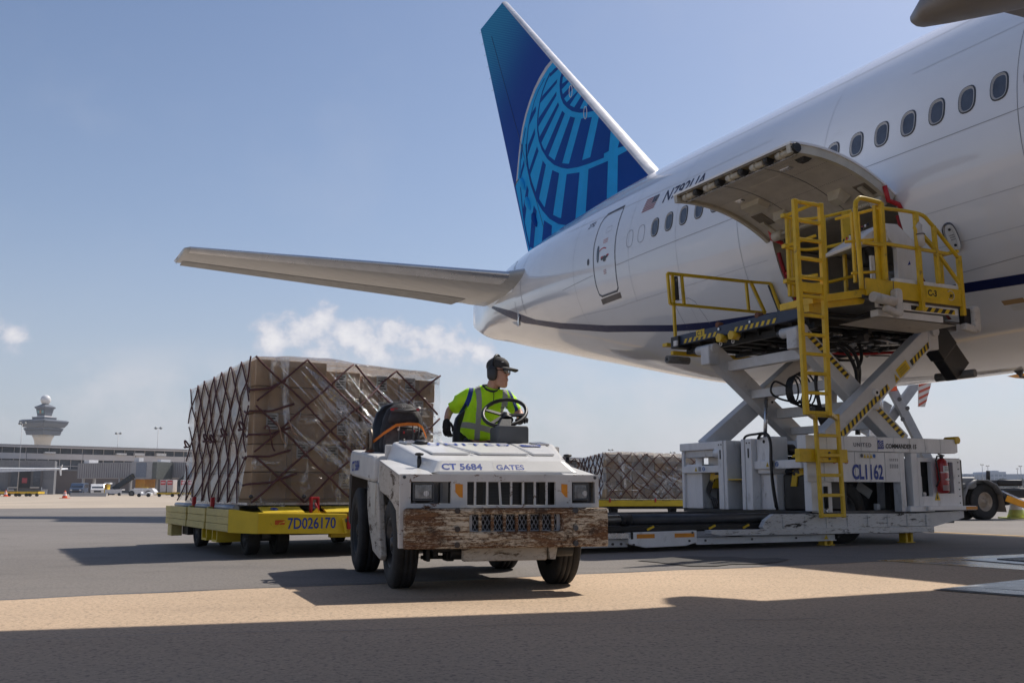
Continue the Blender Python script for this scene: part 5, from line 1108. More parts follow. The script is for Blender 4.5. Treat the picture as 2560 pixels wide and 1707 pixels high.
def headlamp(x0, x1):
    h = tb('headlight', x0, x1, FY+.02, FY+.14, .660, .797, BLACK, trac, .012)
    MB().bx(x0+.012, x1-.012, FY+.008, FY+.022, .678, .788).build('lens', GLASS, h, .008)
    f = holed('lens_bezel', [x0+.002, x1-.002], [.668, .797], [(x0+.014, x1-.014, .680, .786)], FY+.0, FY+.018, GREYPL, h, .003)
    for i in range(9): MB().bx(x0+.02+(x1-x0-.04)*i/8, x0+.0215+(x1-x0-.04)*i/8, FY+.004, FY+.008, .682, .784).build('lens_rib', GLASS, h)
    MB().cyl((x0+.10, FY+.006, .72), (x0+.10, FY+.012, .72), .02, 14).build('bulb', PAPER, h)
    return h
headlamp(-.655, -.497); headlamp(.548, .678)
for x in (-.64, -.52): MB().cyl((x, FY+.01, .653), (x, FY+.03, .653), .012, 8).build('lamp_screw', DSTEEL, face)
tb('lamp_recess', -.667, -.375, FY+.10, FY+.11, .645, .81, mat('recess_grey', (.20, .20, .21), .6), trac, 0); tb('lamp_recess', .54, .73, FY+.10, FY+.11, .645, .81, mat('recess_grey', (.2, .2, .21)), trac, 0)
tb('lamp_bracket', -.45, -.435, FY+.02, FY+.09, .65, .80, GREYPL, trac, 0)
for x0, x1 in ((-.345, -.290), (.459, .506)): MB().prism([(x0, .79), (x1, .785), (x1, .69), (x0+.03, .695), (x0, .73)], lambda x, z: (x, FY-.003, z), lambda x, z: (x, FY, z)).build('amber_reflector', AMBER, face)
gr = tb('radiator', -.256, .416, FY+.13, FY+.15, .62, .81, mat('radiator_dark', (.035, .035, .038), .5, .4), trac, 0)
for i in range(15): MB().bx(-.25, .41, FY+.118, FY+.13, .640+.011*i, .643+.011*i).build('radiator_fin', DSTEEL, gr)
for x in (-.165, .175, .32): MB().bx(x, x+.05, FY+.10, FY+.118, .64, .80).build('radiator_post', DARKIN, gr)
for i in range(7):
    x = -.196+.0905*i; MB().beam((x+(.012 if i == 2 else 0), FY+.012, .637), (x, FY+.012, .803), .013, .02, (0, 1, 0)).build('grille_bar', TRUSTF, trac)
# bumper
bp = holed('bumper', [-.722, .80], [.335, .615], [(-.254, .436, .452, .575)], FY-.075, FY-.010, TRUST, trac, .014)
MB().bx(.755, .80, FY-.01, FY+.22, .335, .615).build('bumper_return', TRUST, bp, .012)
for x, z in ((-.345, .598), (.54, .598), (-.345, .47), (.54, .47), (-.345, .36), (.54, .36)):
    MB().cyl((x, FY-.088, z), (x, FY-.074, z), .020, 12).build('bumper_bolt', mat('bolt_dark', (.05, .04, .035), .6) if x < 0 else DSTEEL, bp)
lg_ = holed('lower_grille', [-.262, .444], [.445, .582], [(-.225, .41, .458, .570)], FY-.030, FY-.022, mat('grille_frame_grey', (.42, .43, .45), .45), bp, .004)
for i in range(7): MB().beam((-.175+.091*i, FY-.05, .452), (-.175+.091*i, FY-.05, .575), .020, .022, (0, 1, 0)).build('rusted_bar', TRUST, bp)
ms = MB()
for i in range(24):
    x = -.25+.0305*i
    for s_ in (1, -1): ms.beam((x-s_*.032, FY-.022, .452), (x+s_*.032, FY-.022+.003*s_, .575), .0055, .006, (0, 1, 0))
ms.build('expanded_mesh', mat('mesh_grey', (.24, .25, .27), .5, .3), bp)['kind'] = 'stuff'
tb('bumper_backing', -.25, .43, FY+.06, FY+.08, .44, .59, DARKIN, bp, 0)
# underside
tb('subframe', -.26, .385, -.34, -.28, .232, .345, TDIRT, trac, .015); tb('chassis', -.46, .50, -.26, 2.3, .30, .62, BLACKG, trac, .01)
MB().cyl((-.62, .28, .33), (.66, .28, .33), .05, 12).build('front_axle', BLACKG, trac); MB().cyl((-.5, .02, .245), (.30, .02, .24), .014, 8).build('tie_rod', BLACKG, trac)
MB().prism([(.385, .345), (.40, .24), (.44, .24), (.46, .345)], lambda x, z: (x, -.36, z), lambda x, z: (x, -.24, z)).build('tow_lug', TDIRT, trac)
for i in range(7): tb('suspension_piece', -.48+.05*i, -.45+.06*i, -.1, .05, .22+.03*(i % 3), .34, BLACKG, trac)
MB().cyl((-.32, -.15, .29), (-.05, -.15, .285), .055, 12).build('oil_pan', BLACKG, trac); MB().cyl((.32, -.2, .30), (.62, -.2, .31), .06, 12).build('steering_ram', BLACKG, trac)
wheel(trac, 'wheel_tyre', (-.615, .27, .345), (-1, 0, 0), .345, .185, .19, DSTEEL); wheel(trac, 'wheel_tyre', (.665, .27, .345), (1, 0, 0), .345, .20, .19, DSTEEL)
wheel(trac, 'wheel_tyre', (-.655, 1.93, .385), (-1, 0, 0), .385, .22, .225, BLACKG); wheel(trac, 'wheel_tyre', (.665, 1.93, .385), (1, 0, 0), .385, .22, .225, BLACKG)
# front wings
def wing(sx, name='front_wing'):
    x0, x1 = (-.748, -.50) if sx < 0 else (.50, .757); xo = x0 if sx < 0 else x1; xi = x1 if sx < 0 else x0
    top_ = [(FY+.042, .855), (.55, .985)]
    w_ = MB().add([(xo, top_[0][0], top_[0][1]), (xi, top_[0][0], top_[0][1]+.004), (xi, top_[1][0], top_[1][1]+.004), (xo, top_[1][0], top_[1][1]), (xo, top_[0][0], top_[0][1]-.02), (xi, top_[0][0], top_[0][1]-.02), (xi, top_[1][0], top_[1][1]-.02), (xo, top_[1][0], top_[1][1]-.02)], [(0, 1, 2, 3), (4, 7, 6, 5), (0, 4, 5, 1), (2, 6, 7, 3), (1, 5, 6, 2), (0, 3, 7, 4)]).build(name, THOOD, trac, .006)
    sk = [(FY+.042, .854), (.55, .984), (.55, .775), (.50, .742), (.08, .690), (-.10, .655), (-.30, .60), (-.385, .42), (-.40, .34), (FY+.042, .34)]
    MB().prism(sk, lambda y, z: (xo, y, z), lambda y, z: (xo-(.03 if sx > 0 else -.03), y, z)).build('wing_skirt', TDIRT, w_, .006)
    MB().add([(xo, .55, .984), (xi, .55, .984), (xi, .55, .60), (xo, .55, .775)], [(0, 1, 2, 3)]).build('wing_end', TWHITE, w_)
wing(-1); wing(1)
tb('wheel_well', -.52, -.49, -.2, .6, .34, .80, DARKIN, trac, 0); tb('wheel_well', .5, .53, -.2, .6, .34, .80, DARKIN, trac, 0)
# hood
HP = {'fb': (-.33, .868, -.47, .63), 'ft': (-.245, .955, -.425, .555), 'm': (.10, 1.003, -.515, .66), 'r': (.76, 1.138, -.61, .80)}
hv = []
for k, dz, dx in (('fb', 0, 0), ('ft', 0, 0), ('m', 0, 0), ('r', 0, 0)):
    y, z, a, b = HP[k]; hv += [(a, y, z), (a+.03, y, z+.006), (b-.03, y, z+.006), (b, y, z)]
base_ = [(-.50, -.30, .868), (.66, -.30, .868), (-.575, .10, .900), (.72, .10, .900), (-.665, .76, .985), (.86, .76, .985)]
n0 = len(hv)
hf = [(0, 1, 5, 4), (1, 2, 6, 5), (2, 3, 7, 6), (4, 5, 9, 8), (5, 6, 10, 9), (6, 7, 11, 10), (8, 9, 13, 12), (9, 10, 14, 13), (10, 11, 15, 14)]
hf += [(0, 4, 8, n0+2, n0), (8, 12, n0+4, n0+2), (3, n0+1, n0+3, 11, 7), (11, n0+3, n0+5, 15), (12, 13, 14, 15, n0+5, n0+4), (0, n0, n0+1, 3, 2, 1), (n0, n0+2, n0+4, n0+5, n0+3, n0+1)]
hood = MB().add(hv+base_, hf).build('hood', THOOD, trac, .014, 3)
def hz(y): return .961+(y+.245)*((1.144-.961)/1.005) if y > .1 else .961+(y+.245)*(.048/.345)
def hq(nm, pts, m, dz=.004, par=hood): return MB().add([(x, y, hz(y)+dz) for x, y in pts], [tuple(range(len(pts)))]).build(nm, m, par)
def hpanel(pts, dz=.012): return MB().prism(pts, lambda x, y: (x, y, hz(y)+dz), lambda x, y: (x, y, hz(y)-.01)).build('hood_panel', THOOD, hood, .006)
hpanel([(-.50, .72), (-.28, .72), (-.10, .12), (-.40, .12)], .006); hpanel([(-.24, .72), (.36, .72), (.38, .12), (-.02, .12)], .008); hpanel([(.40, .72), (.70, .72), (.60, .12), (.42, .12)], .006)
for pts in ([(-.27, .73), (-.25, .73), (-.055, .115), (-.075, .115)], [(.375, .73), (.385, .73), (.405, .115), (.395, .115)]): hq('hood_seam', pts, SEAM, .003)
mk = hq('hood_emblem', [(.43, .58), (.62, .58), (.60, .47), (.44, .47)], TXTBLUE, .014)
text('UNITED', 'lettering', TXTBLUE, trac, lambda x, y: (-.36+x, .50+y, hz(.50+y)+.0145), .155, .003, 0, 1.02, space=1.35)
for k in range(4): hq('emblem_line', [(.46+.03*k, .575), (.47+.03*k, .575), (.53+.02*k, .475), (.52+.02*k, .475)], PAPER, .0165)
def lip(x, f): return V((x, -.33+.085*f-.004, .868+.087*f+.004))
text('CT 5684', 'fleet_number', TXTBLUE, trac, lambda x, y: lip(-.415+x, .26+y/.1216), .086, .0022, 0, 1.0); text('GATES', 'lettering', TXTBLUE, trac, lambda x, y: lip(.0+x, .26+y/.1216), .072, .0022, 0, 1.02)
MB().add([lip(-.02, .15)-V((0, -.001, .0)), lip(.23, .15), lip(.225, .9), lip(-.02, .9)], [(0, 1, 2, 3)]).build('decal_ground', PAPER, trac)
MB().lathe([(.0, .0), (.05, 0), (.055, .008), (.055, .024), (.045, .03), (0, .03)], (-.40, .60, hz(.6)+.004), (0, -.17, 1), 20).build('filler_cap', BLACK, hood)
for x in (-.53, .66):
    m = MB().tube([(x, -.02, .885), (x, -.02, .97), (x, -.02, 1.0)], [.014, .018, .014], 10); m.lathe([(0, -.012), (.03, -.008), (.036, .004), (.025, .012), (0, .014)], (x, -.02, 1.012), (0, 0, 1), 14)
    m.build('rubber_latch', BLACK, hood); MB().bx(x-.015, x+.015, -.035, -.005, .875, .90).build('latch_bracket', mat('rusty_bolt', (.16, .06, .03)), hood)
MB().prism([(-.57, .70), (-.45, .74), (-.40, .62), (-.52, .60)], lambda x, y: (x, y, hz(y)+.018), lambda x, y: (x, y, hz(y))).build('hinge_plate', STEEL, hood, .004)
MB().prism([(.56, .70), (.68, .74), (.72, .62), (.60, .60)], lambda x, y: (x, y, hz(y)+.018), lambda x, y: (x, y, hz(y))).build('hinge_plate', STEEL, hood, .004)
MB().cyl((-.53, .72, 1.13), (-.53, .72, 1.165), .018, 10).build('hood_knob', DSTEEL, hood)
tb('cowl', -.67, .86, .765, .80, .62, 1.12, TWHITE, trac, .01); tb('cab_floor', -.60, .66, .80, 1.5, .52, .56, DSTEEL, trac)
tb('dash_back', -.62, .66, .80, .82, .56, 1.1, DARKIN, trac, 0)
# rear bodywork
for sx in (-1, 1):
    xo, xi = sx*.765, sx*.53
    pr_ = [(.74, .985), (.78, 1.025), (.90, 1.04), (2.34, 1.135), (2.42, 1.10), (2.45, .90), (2.40, .885), (.80, .805), (.74, .82)]
    rb = MB().prism(pr_, lambda y, z: (xo, y, z), lambda y, z: (xi, y, z)).build('side_pontoon', TWHITE, trac, .03)
    MB().prism([(.62, .80), (1.22, .83), (1.20, .60), (1.05, .42), (.82, .25), (.40, .20), (.36, .24), (.46, .42), (.52, .62)], lambda y, z: (sx*.752, y, z), lambda y, z: (sx*.70, y, z)).build('side_skirt', TDIRT, trac, .012)
    MB().prism([(.66, .80), (1.0, .815), (.92, .56), (.70, .53)], lambda y, z: (sx*.758, y, z), lambda y, z: (sx*.751, y, z)).build('skirt_patch', mat('primer_patch', (.60, .57, .50), .6, dirt=(.3, .26, .2), dscale=6), trac)
    MB().prism([(2.30, .90), (2.46, .90), (2.50, .45), (2.36, .42)], lambda y, z: (sx*.76, y, z), lambda y, z: (sx*.50, y, z)).build('mudflap', mat('brown_mudflap', (.07, .055, .045), .8), trac)
MB().prism([(.60, .80), (.60, .985), (.66, .84), (.74, .80)], lambda y, z: (-.74, y, z), lambda y, z: (-.53, y, z)).build('entry_lip', TWHITE, trac, .01)
text('CT 5684', 'fleet_number', TXTBLUE, trac, lambda x, y: (-.768, 2.25-x, .93+y), .125, .004, 0, 1.25)
tb('rear_deck', -.53, .53, 1.95, 2.42, .62, .92, TWHITE, trac, .02); tb('seat_riser', -.60, .62, 1.35, 1.95, .50, .90, TWHITE, trac, .02)
for y in (1.42, 1.62): MB().cyl((-.70, y, 1.08), (-.70, y, 1.10), .03, 10).build('rail_boss', mat('rusty_bolt', (.16, .06, .03)), trac)
MB().tube([(-.70, 1.42, 1.07), (-.70, 1.42, 1.24), (-.70, 1.45, 1.275), (-.70, 1.58, 1.275), (-.70, 1.62, 1.25), (-.70, 1.62, 1.08)], .018, 10).build('grab_rail', mat('rail_metal', (.22, .19, .16), .45, .6, dirt=(.12, .06, .03), dscale=9, dlo=.5, dhi=.6), trac)
# seats
def seat(cx, w, y, ztop, nm):
    rings = []
    for z, k, dy in ((.98, .86, .0), (1.06, .96, .0), (1.20, 1.0, .015), (1.34, .98, .035), (1.45, .85, .055), (1.52, .62, .07), (1.555, .28, .08)):
        zz = .98+(z-.98)*(ztop-.98)/.575; hw = w/2*k; rings.append([(cx+hw*abs(cos(a))**.6*(1 if cos(a) > 0 else -1), y+dy+.055*abs(sin(a))**.8*(1 if sin(a) > 0 else -1)*(1+.3*abs(cos(a))), zz) for a in [2*pi*i/28 for i in range(28)]])
    s_ = MB().loft(rings).build(nm, SEATV, trac)
    cu = []
    for yy, k in ((y-.46, .7), (y-.42, .92), (y-.2, 1), (y, .98)):
        cu.append([(cx+w/2*k*abs(cos(a))**.5*(1 if cos(a) > 0 else -1), yy, .955+.065*k*abs(sin(a))**.7*(1 if sin(a) > 0 else -1)) for a in [2*pi*i/24 for i in range(24)]])
    MB().loft(cu).build('seat_cushion', SEATV, s_)
seat(-.40, .50, 1.72, 1.56, 'passenger_seat'); seat(.355, .47, 1.74, 1.53, 'driver_seat')
# steering
db = MB().loft([[(x, y, z) for x, y in [(.285, .80), (.30, .74), (.57, .74), (.585, .80), (.585, .98), (.285, .98)]] for z in (1.06, 1.27)]+[[(x*.94+.026, .02+y*.97, 1.295) for x, y in [(.285, .80), (.30, .74), (.57, .74), (.585, .80), (.585, .98), (.285, .98)]]]).build('instrument_pod', GREYPL, trac, .012)
MB().loft([[(.31, .80, 1.29), (.43, .80, 1.29), (.44, .95, 1.29), (.31, .95, 1.29)], [(.36, .86, 1.36), (.45, .86, 1.36), (.46, .96, 1.36), (.37, .96, 1.36)]], None, True, False).build('column_shroud', GREYPL, db, .006)
MB().lathe([(.06, 0), (.055, .02), (.035, .03), (.035, .07)], (.425, .92, 1.35), (.0, .55, .85), 16).build('column', BLACK, db)
swc = V((.423, .985, 1.425)); su = V((.2, .0, .024)); sv = V((.035, .150, .128)); sv = sv*(.2/sv.length)
sw = MB().tube([swc+su*cos(a)+sv*sin(a) for a in [2*pi*i/48 for i in range(48)]], [.0165+.0014*(i % 2) for i in range(48)], 10, None, True).build('steering_wheel', BLACK, trac)
sn = su.cross(sv).normalized()
MB().cyl(swc-sn*.05, swc-sn*.01, .032, 14).build('wheel_hub', BLACK, sw)
for a in (-.35, 2.75, 4.0): MB().beam(swc-sn*.03, swc+su*cos(a)*.96+sv*sin(a)*.96, .032, .014, sn).build('wheel_spoke', BLACK, sw)
# backpack strapped on the passenger seat
bag = thing('backpack', 'black backpack held on the empty tractor seat by an orange strap', 'backpack', TW(-.40, 1.5, 1.0), TROT)
BO = V((-.40, 1.5, 1.0))
def bm_(): return MB(BO)
def bagrings(zs_, cx, cy):
    out = []
    for z, w, d in zs_: out.append([(cx+w/2*abs(cos(a))**.7*(1 if cos(a) > 0 else -1)+.006*sin(5*a+z*30), cy+d/2*abs(sin(a))**.8*(1 if sin(a) > 0 else -1), z) for a in [2*pi*i/28 for i in range(28)]])
    return out
bm_().loft(bagrings([(1.02, .34, .2), (1.05, .40, .25), (1.15, .41, .27), (1.30, .39, .25), (1.40, .36, .22), (1.48, .28, .17), (1.525, .15, .1), (1.535, .05, .04)], -.395, 1.56)).build('bag_body', BAGF, bag)
bm_().loft(bagrings([(1.03, .30, .14), (1.07, .37, .2), (1.17, .38, .21), (1.27, .34, .17), (1.32, .22, .1), (1.335, .1, .05)], -.40, 1.42)).build('front_pocket', mat('backpack_pocket', (.075, .066, .066), .8, 0, .35, 11, .5, 30), bag)
bm_().loft(bagrings([(1.34, .26, .08), (1.38, .29, .10), (1.44, .25, .09), (1.475, .16, .06)], -.40, 1.47)).build('upper_pocket', mat('backpack_upper', (.045, .042, .046), .75, 0, .3, 10, .4, 30), bag)
for x in (-.50, -.30): bm_().beam((x-.03, 1.405, 1.465), (x+.03, 1.405, 1.468), .03, .02).build('red_trim', RED, bag)
bm_().tube([(-.50, 1.40, 1.462), (-.40, 1.385, 1.452), (-.30, 1.40, 1.466)], .014, 8).build('carry_handle', mat('strap_grey', (.10, .10, .105), .7), bag)
for x in (-.47, -.34, -.29): bm_().tube([(x, 1.315, 1.32), (x+.004, 1.31, 1.22), (x-.01, 1.32, 1.1)], .009, 6).build('bag_strap', mat('strap_grey', (.1, .1, .105)), bag)
bm_().tube([(-.56, 1.36, 1.29), (-.44, 1.325, 1.302), (-.30, 1.33, 1.295), (-.24, 1.37, 1.27)], .008, 6).build('zipper', BLACK, bag)
for x, z in ((-.48, 1.29), (-.43, 1.265), (-.335, 1.28)): bm_().bx(x, x+.014, 1.305, 1.315, z-.02, z).build('zip_pull', PAPER if x < -.45 else RED, bag)
for x in (-.415, -.395): bm_().tube([(x+.006*cos(a), 1.468-.02, 1.495+.012*sin(a)) for a in [2*pi*i/10 for i in range(10)]], .0022, 5, None, True).build('bag_loop', PAPER, bag)
so_ = []; ob_ = [(-.69, 1.44, 1.165), (-.60, 1.33, 1.245), (-.50, 1.275, 1.315), (-.40, 1.262, 1.328), (-.30, 1.275, 1.325), (-.255, 1.31, 1.30), (-.20, 1.40, 1.215)]
stp = MB()
L1 = [V(p)+V((0, 0, .014)) for p in ob_]; L2 = [V(p)-V((0, 0, .014)) for p in ob_]
th_ = V((0, .004, 0)); k_ = len(ob_)
strap = stp.loft([[a, b, b+th_, a+th_] for a, b in zip(L1, L2)], None, True, False).build('tie_strap', ORANGE, None); strap.location = TO; strap.rotation_euler = (0, 0, TROT)
tag(strap, 'bright orange ratchet strap across the black backpack', 'strap')

# ------------------------------------------------------------------ driver
PO = V((.36, 1.58, 1.0))
man = thing('person', 'man in lime hi-vis shirt, dark cap, ear defenders and sunglasses driving the tractor, looking aside', 'person', TW(*PO), TROT)
def skin_mesh(name, pts, edges, rad, roots, m, parent, sub=2, off=PO):
    me = bpy.data.meshes.new(name); me.from_pydata([tuple(V(p)-off) for p in pts], edges, [])
    o = bpy.data.objects.new(name, me); COL.objects.link(o)
    sk = o.modifiers.new('skin', 'SKIN'); sk.use_smooth_shade = True; sk.branch_smoothing = .4
    ss_ = o.modifiers.new('sub', 'SUBSURF'); ss_.levels = sub; ss_.render_levels = sub
    if not me.skin_vertices: me.skin_vertices.new()
    for i, r in enumerate(rad):
        sv_ = me.skin_vertices[0].data[i]; sv_.radius = r if isinstance(r, tuple) else (r, r); sv_.use_root = i in roots
    dg = bpy.context.evaluated_depsgraph_get(); m2 = bpy.data.meshes.new_from_object(o.evaluated_get(dg))
    bpy.data.objects.remove(o); m2.name = name
    m2.materials.clear(); m2.materials.append(m)
    for p in m2.polygons: p.use_smooth = True
    q = bpy.data.objects.new(name, m2); COL.objects.link(q); q.parent = parent
    return q
J = dict(pel=(.35, 1.60, 1.10), sp1=(.335, 1.56, 1.24), sp2=(.345, 1.49, 1.40), ch=(.372, 1.43, 1.555), nb=(.405, 1.395, 1.66), nk=(.428, 1.375, 1.735), hd=(.455, 1.355, 1.80),
         rs=(.205, 1.435, 1.615), re=(.055, 1.60, 1.485), rw=(.002, 1.475, 1.385), ls=(.560, 1.375, 1.60), le=(.655, 1.27, 1.42), lw=(.585, 1.07, 1.345),
         rh=(.27, 1.57, 1.06), rk=(.20, 1.14, 1.08), ra=(.20, 1.02, .66), rt=(.2, .9, .60), lh=(.44, 1.57, 1.06), lk=(.50, 1.14, 1.08), la=(.50, 1.0, .66), lt=(.5, .88, .6))
nm_ = list(J); ix = {k: i for i, k in enumerate(nm_)}
bodyE = [('pel', 'sp1'), ('sp1', 'sp2'), ('sp2', 'ch'), ('ch', 'nb'), ('nb', 'nk'), ('nk', 'hd'), ('ch', 'rs'), ('rs', 're'), ('re', 'rw'), ('ch', 'ls'), ('ls', 'le'), ('le', 'lw'), ('pel', 'rh'), ('rh', 'rk'), ('rk', 'ra'), ('ra', 'rt'), ('pel', 'lh'), ('lh', 'lk'), ('lk', 'la'), ('la', 'lt')]
rad = dict(pel=(.14, .11), sp1=(.13, .10), sp2=(.13, .10), ch=(.13, .105), nb=.068, nk=.062, hd=.06, rs=.058, re=.042, rw=.030, ls=.058, le=.042, lw=.030, rh=.085, rk=.06, ra=.045, rt=.04, lh=.085, lk=.06, la=.045, lt=.04)
body = skin_mesh('body', [J[k] for k in nm_], [(ix[a], ix[b]) for a, b in bodyE], [rad[k] for k in nm_], {0}, SKIN, man)
# head: shaped rings, face towards F
F = V((.74, -.67, -.05)).normalized(); U = V((.04, -.02, 1)).normalized(); Lf = U.cross(F).normalized(); F = Lf.cross(U).normalized(); HC = V((.458, 1.342, 1.822)); HS = 1.09
HR = [(-.126, .070, .035, .026), (-.118, .084, .015, .040), (-.098, .090, -.02, .054), (-.074, .088, -.05, .061), (-.052, .090, -.068, .064), (-.035, .086, -.075, .064), (-.012, .087, -.085, .068), (.012, .082, -.09, .071), (.028, .078, -.095, .072), (.045, .086, -.098, .073), (.07, .088, -.10, .073), (.095, .074, -.088, .062), (.115, .035, -.05, .036), (.122, .0, -.02, .012)]
rings = []
for z, f, b, s_ in HR:
    g = []
    for i in range(28):
        a = 2*pi*i/28; ca, sa = cos(a), sin(a); mid = (f+b)/2; hl = (f-b)/2
        x = mid+hl*(abs(ca)**.86)*(1 if ca > 0 else -1); y = s_*(abs(sa)**.92)*(1 if sa > 0 else -1)
        if z < -.06: y *= 1-.18*max(0, ca)
        g.append(HC-PO+(F*x+Lf*y+U*z)*HS)
    rings.append(g)
hm = MB(); hm.loft(rings)
def hp(x, y, z): return HC-PO+(F*x+Lf*y+U*z)*HS
hm.loft([[hp(.078, 0, .030), hp(.078, .010, .030), hp(.078, -.010, .030)], [hp(.098, 0, .008), hp(.086, .011, .006), hp(.086, -.011, .006)], [hp(.114, 0, -.016), hp(.088, .017, -.020), hp(.088, -.017, -.020)], [hp(.090, 0, -.030), hp(.084, .012, -.028), hp(.084, -.012, -.028)]])
hm.tube([hp(.078, .026, -.058), hp(.090, .012, -.055), hp(.093, 0, -.0535), hp(.090, -.012, -.055), hp(.078, -.026, -.058)], [.003, .006, .007, .006, .003], 8)
hm.tube([hp(.078, .022, -.066), hp(.089, .01, -.066), hp(.0915, 0, -.066), hp(.089, -.01, -.066), hp(.078, -.022, -.066)], [.003, .006, .007, .006, .003], 8)
for s_ in (1, -1): hm.lathe([(0, -.006), (.018, -.004), (.026, .004), (.012, .012), (0, .012)], hp(-.005, s_*.072, .0), (-.2, s_*.9, .1), 12)
hob = hm.build('head_tmp', SKIN)
# one continuous body: head joined into the body mesh
import bmesh
bmj = bmesh.new(); bmj.from_mesh(body.data); bmj.from_mesh(hob.data); bmesh.ops.recalc_face_normals(bmj, faces=bmj.faces); bmj.to_mesh(body.data); bmj.free(); bpy.data.objects.remove(hob)
for p in body.data.polygons: p.use_smooth = True
def stubble():
    m = bpy.data.materials.new('skin_face'); s = NT(m); n = s.noise(14, 5, .6)
    c = s.mix(s.ramp(n, .3, .7), (.54, .29, .20), (.64, .36, .26)); c = s.mix(s.ramp(s.noise(160, 3, .7), .55, .7), c, (.34, .19, .14))
    s.bsdf(c, .5, 0, s.noise(90, 4, .6), .15, .004, spec=.4); return m
body.data.materials[0] = stubble()
pers = lambda: MB(PO)
def hw_(x, y, z): return HC+(F*x+Lf*y+U*z)*HS
def cap():
    rr_ = []
    for z, f, b, s_ in ((.040, .098, -.108, .083), (.06, .099, -.110, .084), (.085, .094, -.106, .080), (.108, .078, -.09, .066), (.128, .05, -.06, .045), (.140, .015, -.03, .02)):
        rr_.append([hw_((f+b)/2+(f-b)/2*cos(a), s_*sin(a), z) for a in [2*pi*i/28 for i in range(28)]])
    c = pers().loft(rr_).build('cap', CAPG, man)
    br_ = []
    for k in range(9):
        a = -1.15+2.3*k/8; x0, y0 = .075*cos(a)+.02, .084*sin(a); x1, y1 = x0+.090*cos(a*.55), y0*1.02
        dz = -.010*sin(a)**2
        br_.append([hw_(x0, y0, .052+dz), hw_(x1, y1, .030+dz*1.6), hw_(x1, y1, .026+dz*1.6), hw_(x0, y0, .044+dz)])
    pers().loft(br_, None, True, True).build('cap_brim', CAPG, c)
    pers().add([hw_(.062, -.062, .085), hw_(.075, -.045, .088), hw_(.073, -.044, .094), hw_(.06, -.061, .091)], [(0, 1, 2, 3)]).build('cap_print', PAPER, c)
cap()
def muffs():
    m = pers().tube([hw_(-.012, -.094*cos(a), .01+.145*sin(a)) for a in [pi*i/20 for i in range(21)]], .012, 8).build('ear_defenders', BLACK, man)
    for s_ in (1, -1):
        rr_ = []
        for d, k in ((.066, .78), (.072, .95), (.088, 1.0), (.104, .96), (.112, .78), (.115, .3)):
            rr_.append([hw_(-.010+.044*k*abs(cos(a))**.7*(1 if cos(a) > 0 else -1), s_*d, -.012+.062*k*abs(sin(a))**.7*(1 if sin(a) > 0 else -1)) for a in [2*pi*i/22 for i in range(22)]])
        pers().loft(rr_).build('ear_cup', mat('ear_cup_black', (.035, .036, .04), .4), m)
        pers().tube([hw_(-.05, s_*.10, -.02), hw_(-.055, s_*.10, .03), hw_(-.02, s_*.102, .06)], .004, 6).build('ear_wire', DSTEEL, m)
muffs()
def shades():
    s_ = pers().tube([hw_(.085, .058, .020), hw_(.098, .030, .022), hw_(.100, 0, .024), hw_(.098, -.030, .022), hw_(.085, -.058, .020)], .004, 6).build('sunglasses', BLACK, man)
    for q in (1, -1):
        pers().loft([[hw_(.103, q*.006, .027), hw_(.101, q*.008, .006), hw_(.097, q*.018, -.010)], [hw_(.101, q*.035, .029), hw_(.100, q*.038, .004), hw_(.097, q*.036, -.012)], [hw_(.085, q*.068, .026), hw_(.086, q*.067, .006), hw_(.088, q*.060, -.004)]], None, False, True, False).build('dark_lens', mat('dark_lens', (.01, .01, .012), .08, coat=1), s_, fix=False)
        pers().tube([hw_(.084, q*.062, .020), hw_(.03, q*.077, .016), hw_(-.02, q*.077, .008)], .0035, 6).build('temple_arm', BLACK, s_)
shades()
# shirt
def shirt_mat():
    m = bpy.data.materials.new('hi_vis_shirt'); s = NT(m)
    sp_ = s.N('ShaderNodeSeparateXYZ'); s.L(s.tc.outputs['Object'], sp_.inputs[0]); x, y, z = sp_.outputs
    X_ = s.math('ADD', x, PO.x); Z_ = s.math('ADD', z, PO.z)
    def band(v, c0, hw): return s.math('LESS_THAN', s.math('ABSOLUTE', s.math('SUBTRACT', v, c0)), hw)
    fab = s.mix(s.ramp(s.noise(7, 5, .6), .3, .7), (.46, .94, .006), (.60, 1.0, .010))
    t1 = band(s.math('SUBTRACT', X_, s.math('MULTIPLY', s.math('SUBTRACT', Z_, 1.5), -.03)), .277, .024); t2 = band(s.math('SUBTRACT', X_, s.math('MULTIPLY', s.math('SUBTRACT', Z_, 1.5), .02)), .515, .022)
    t3 = band(s.math('ADD', Z_, s.math('MULTIPLY', s.math('SUBTRACT', X_, .3), .20)), 1.318, .027)
    tape = s.math('MAXIMUM', s.math('MAXIMUM', t1, t2), t3)
    c = s.mix(tape, fab, (.36, .37, .35))
    blue = s.math('MAXIMUM', s.math('MULTIPLY', band(s.math('ADD', X_, s.math('MULTIPLY', s.math('SUBTRACT', Z_, 1.55), -.32)), .178, .021), s.math('GREATER_THAN', Z_, 1.44)), s.math('MULTIPLY', band(s.math('ADD', X_, s.math('MULTIPLY', s.math('SUBTRACT', Z_, 1.5), .25)), .605, .016), s.math('GREATER_THAN', Z_, 1.43)))
    c = s.mix(blue, c, (.008, .04, .26))
    wr_ = s.math('ADD', s.noise(9, 5, .6, s.coord(scale=(1.5, 1.5, .7)), .8), s.math('MULTIPLY', s.noise(34, 3, .6), .22))
    p = s.bsdf(c, .72, 0, wr_, .9, .03); p.inputs['Subsurface Weight'].default_value = 0; return m
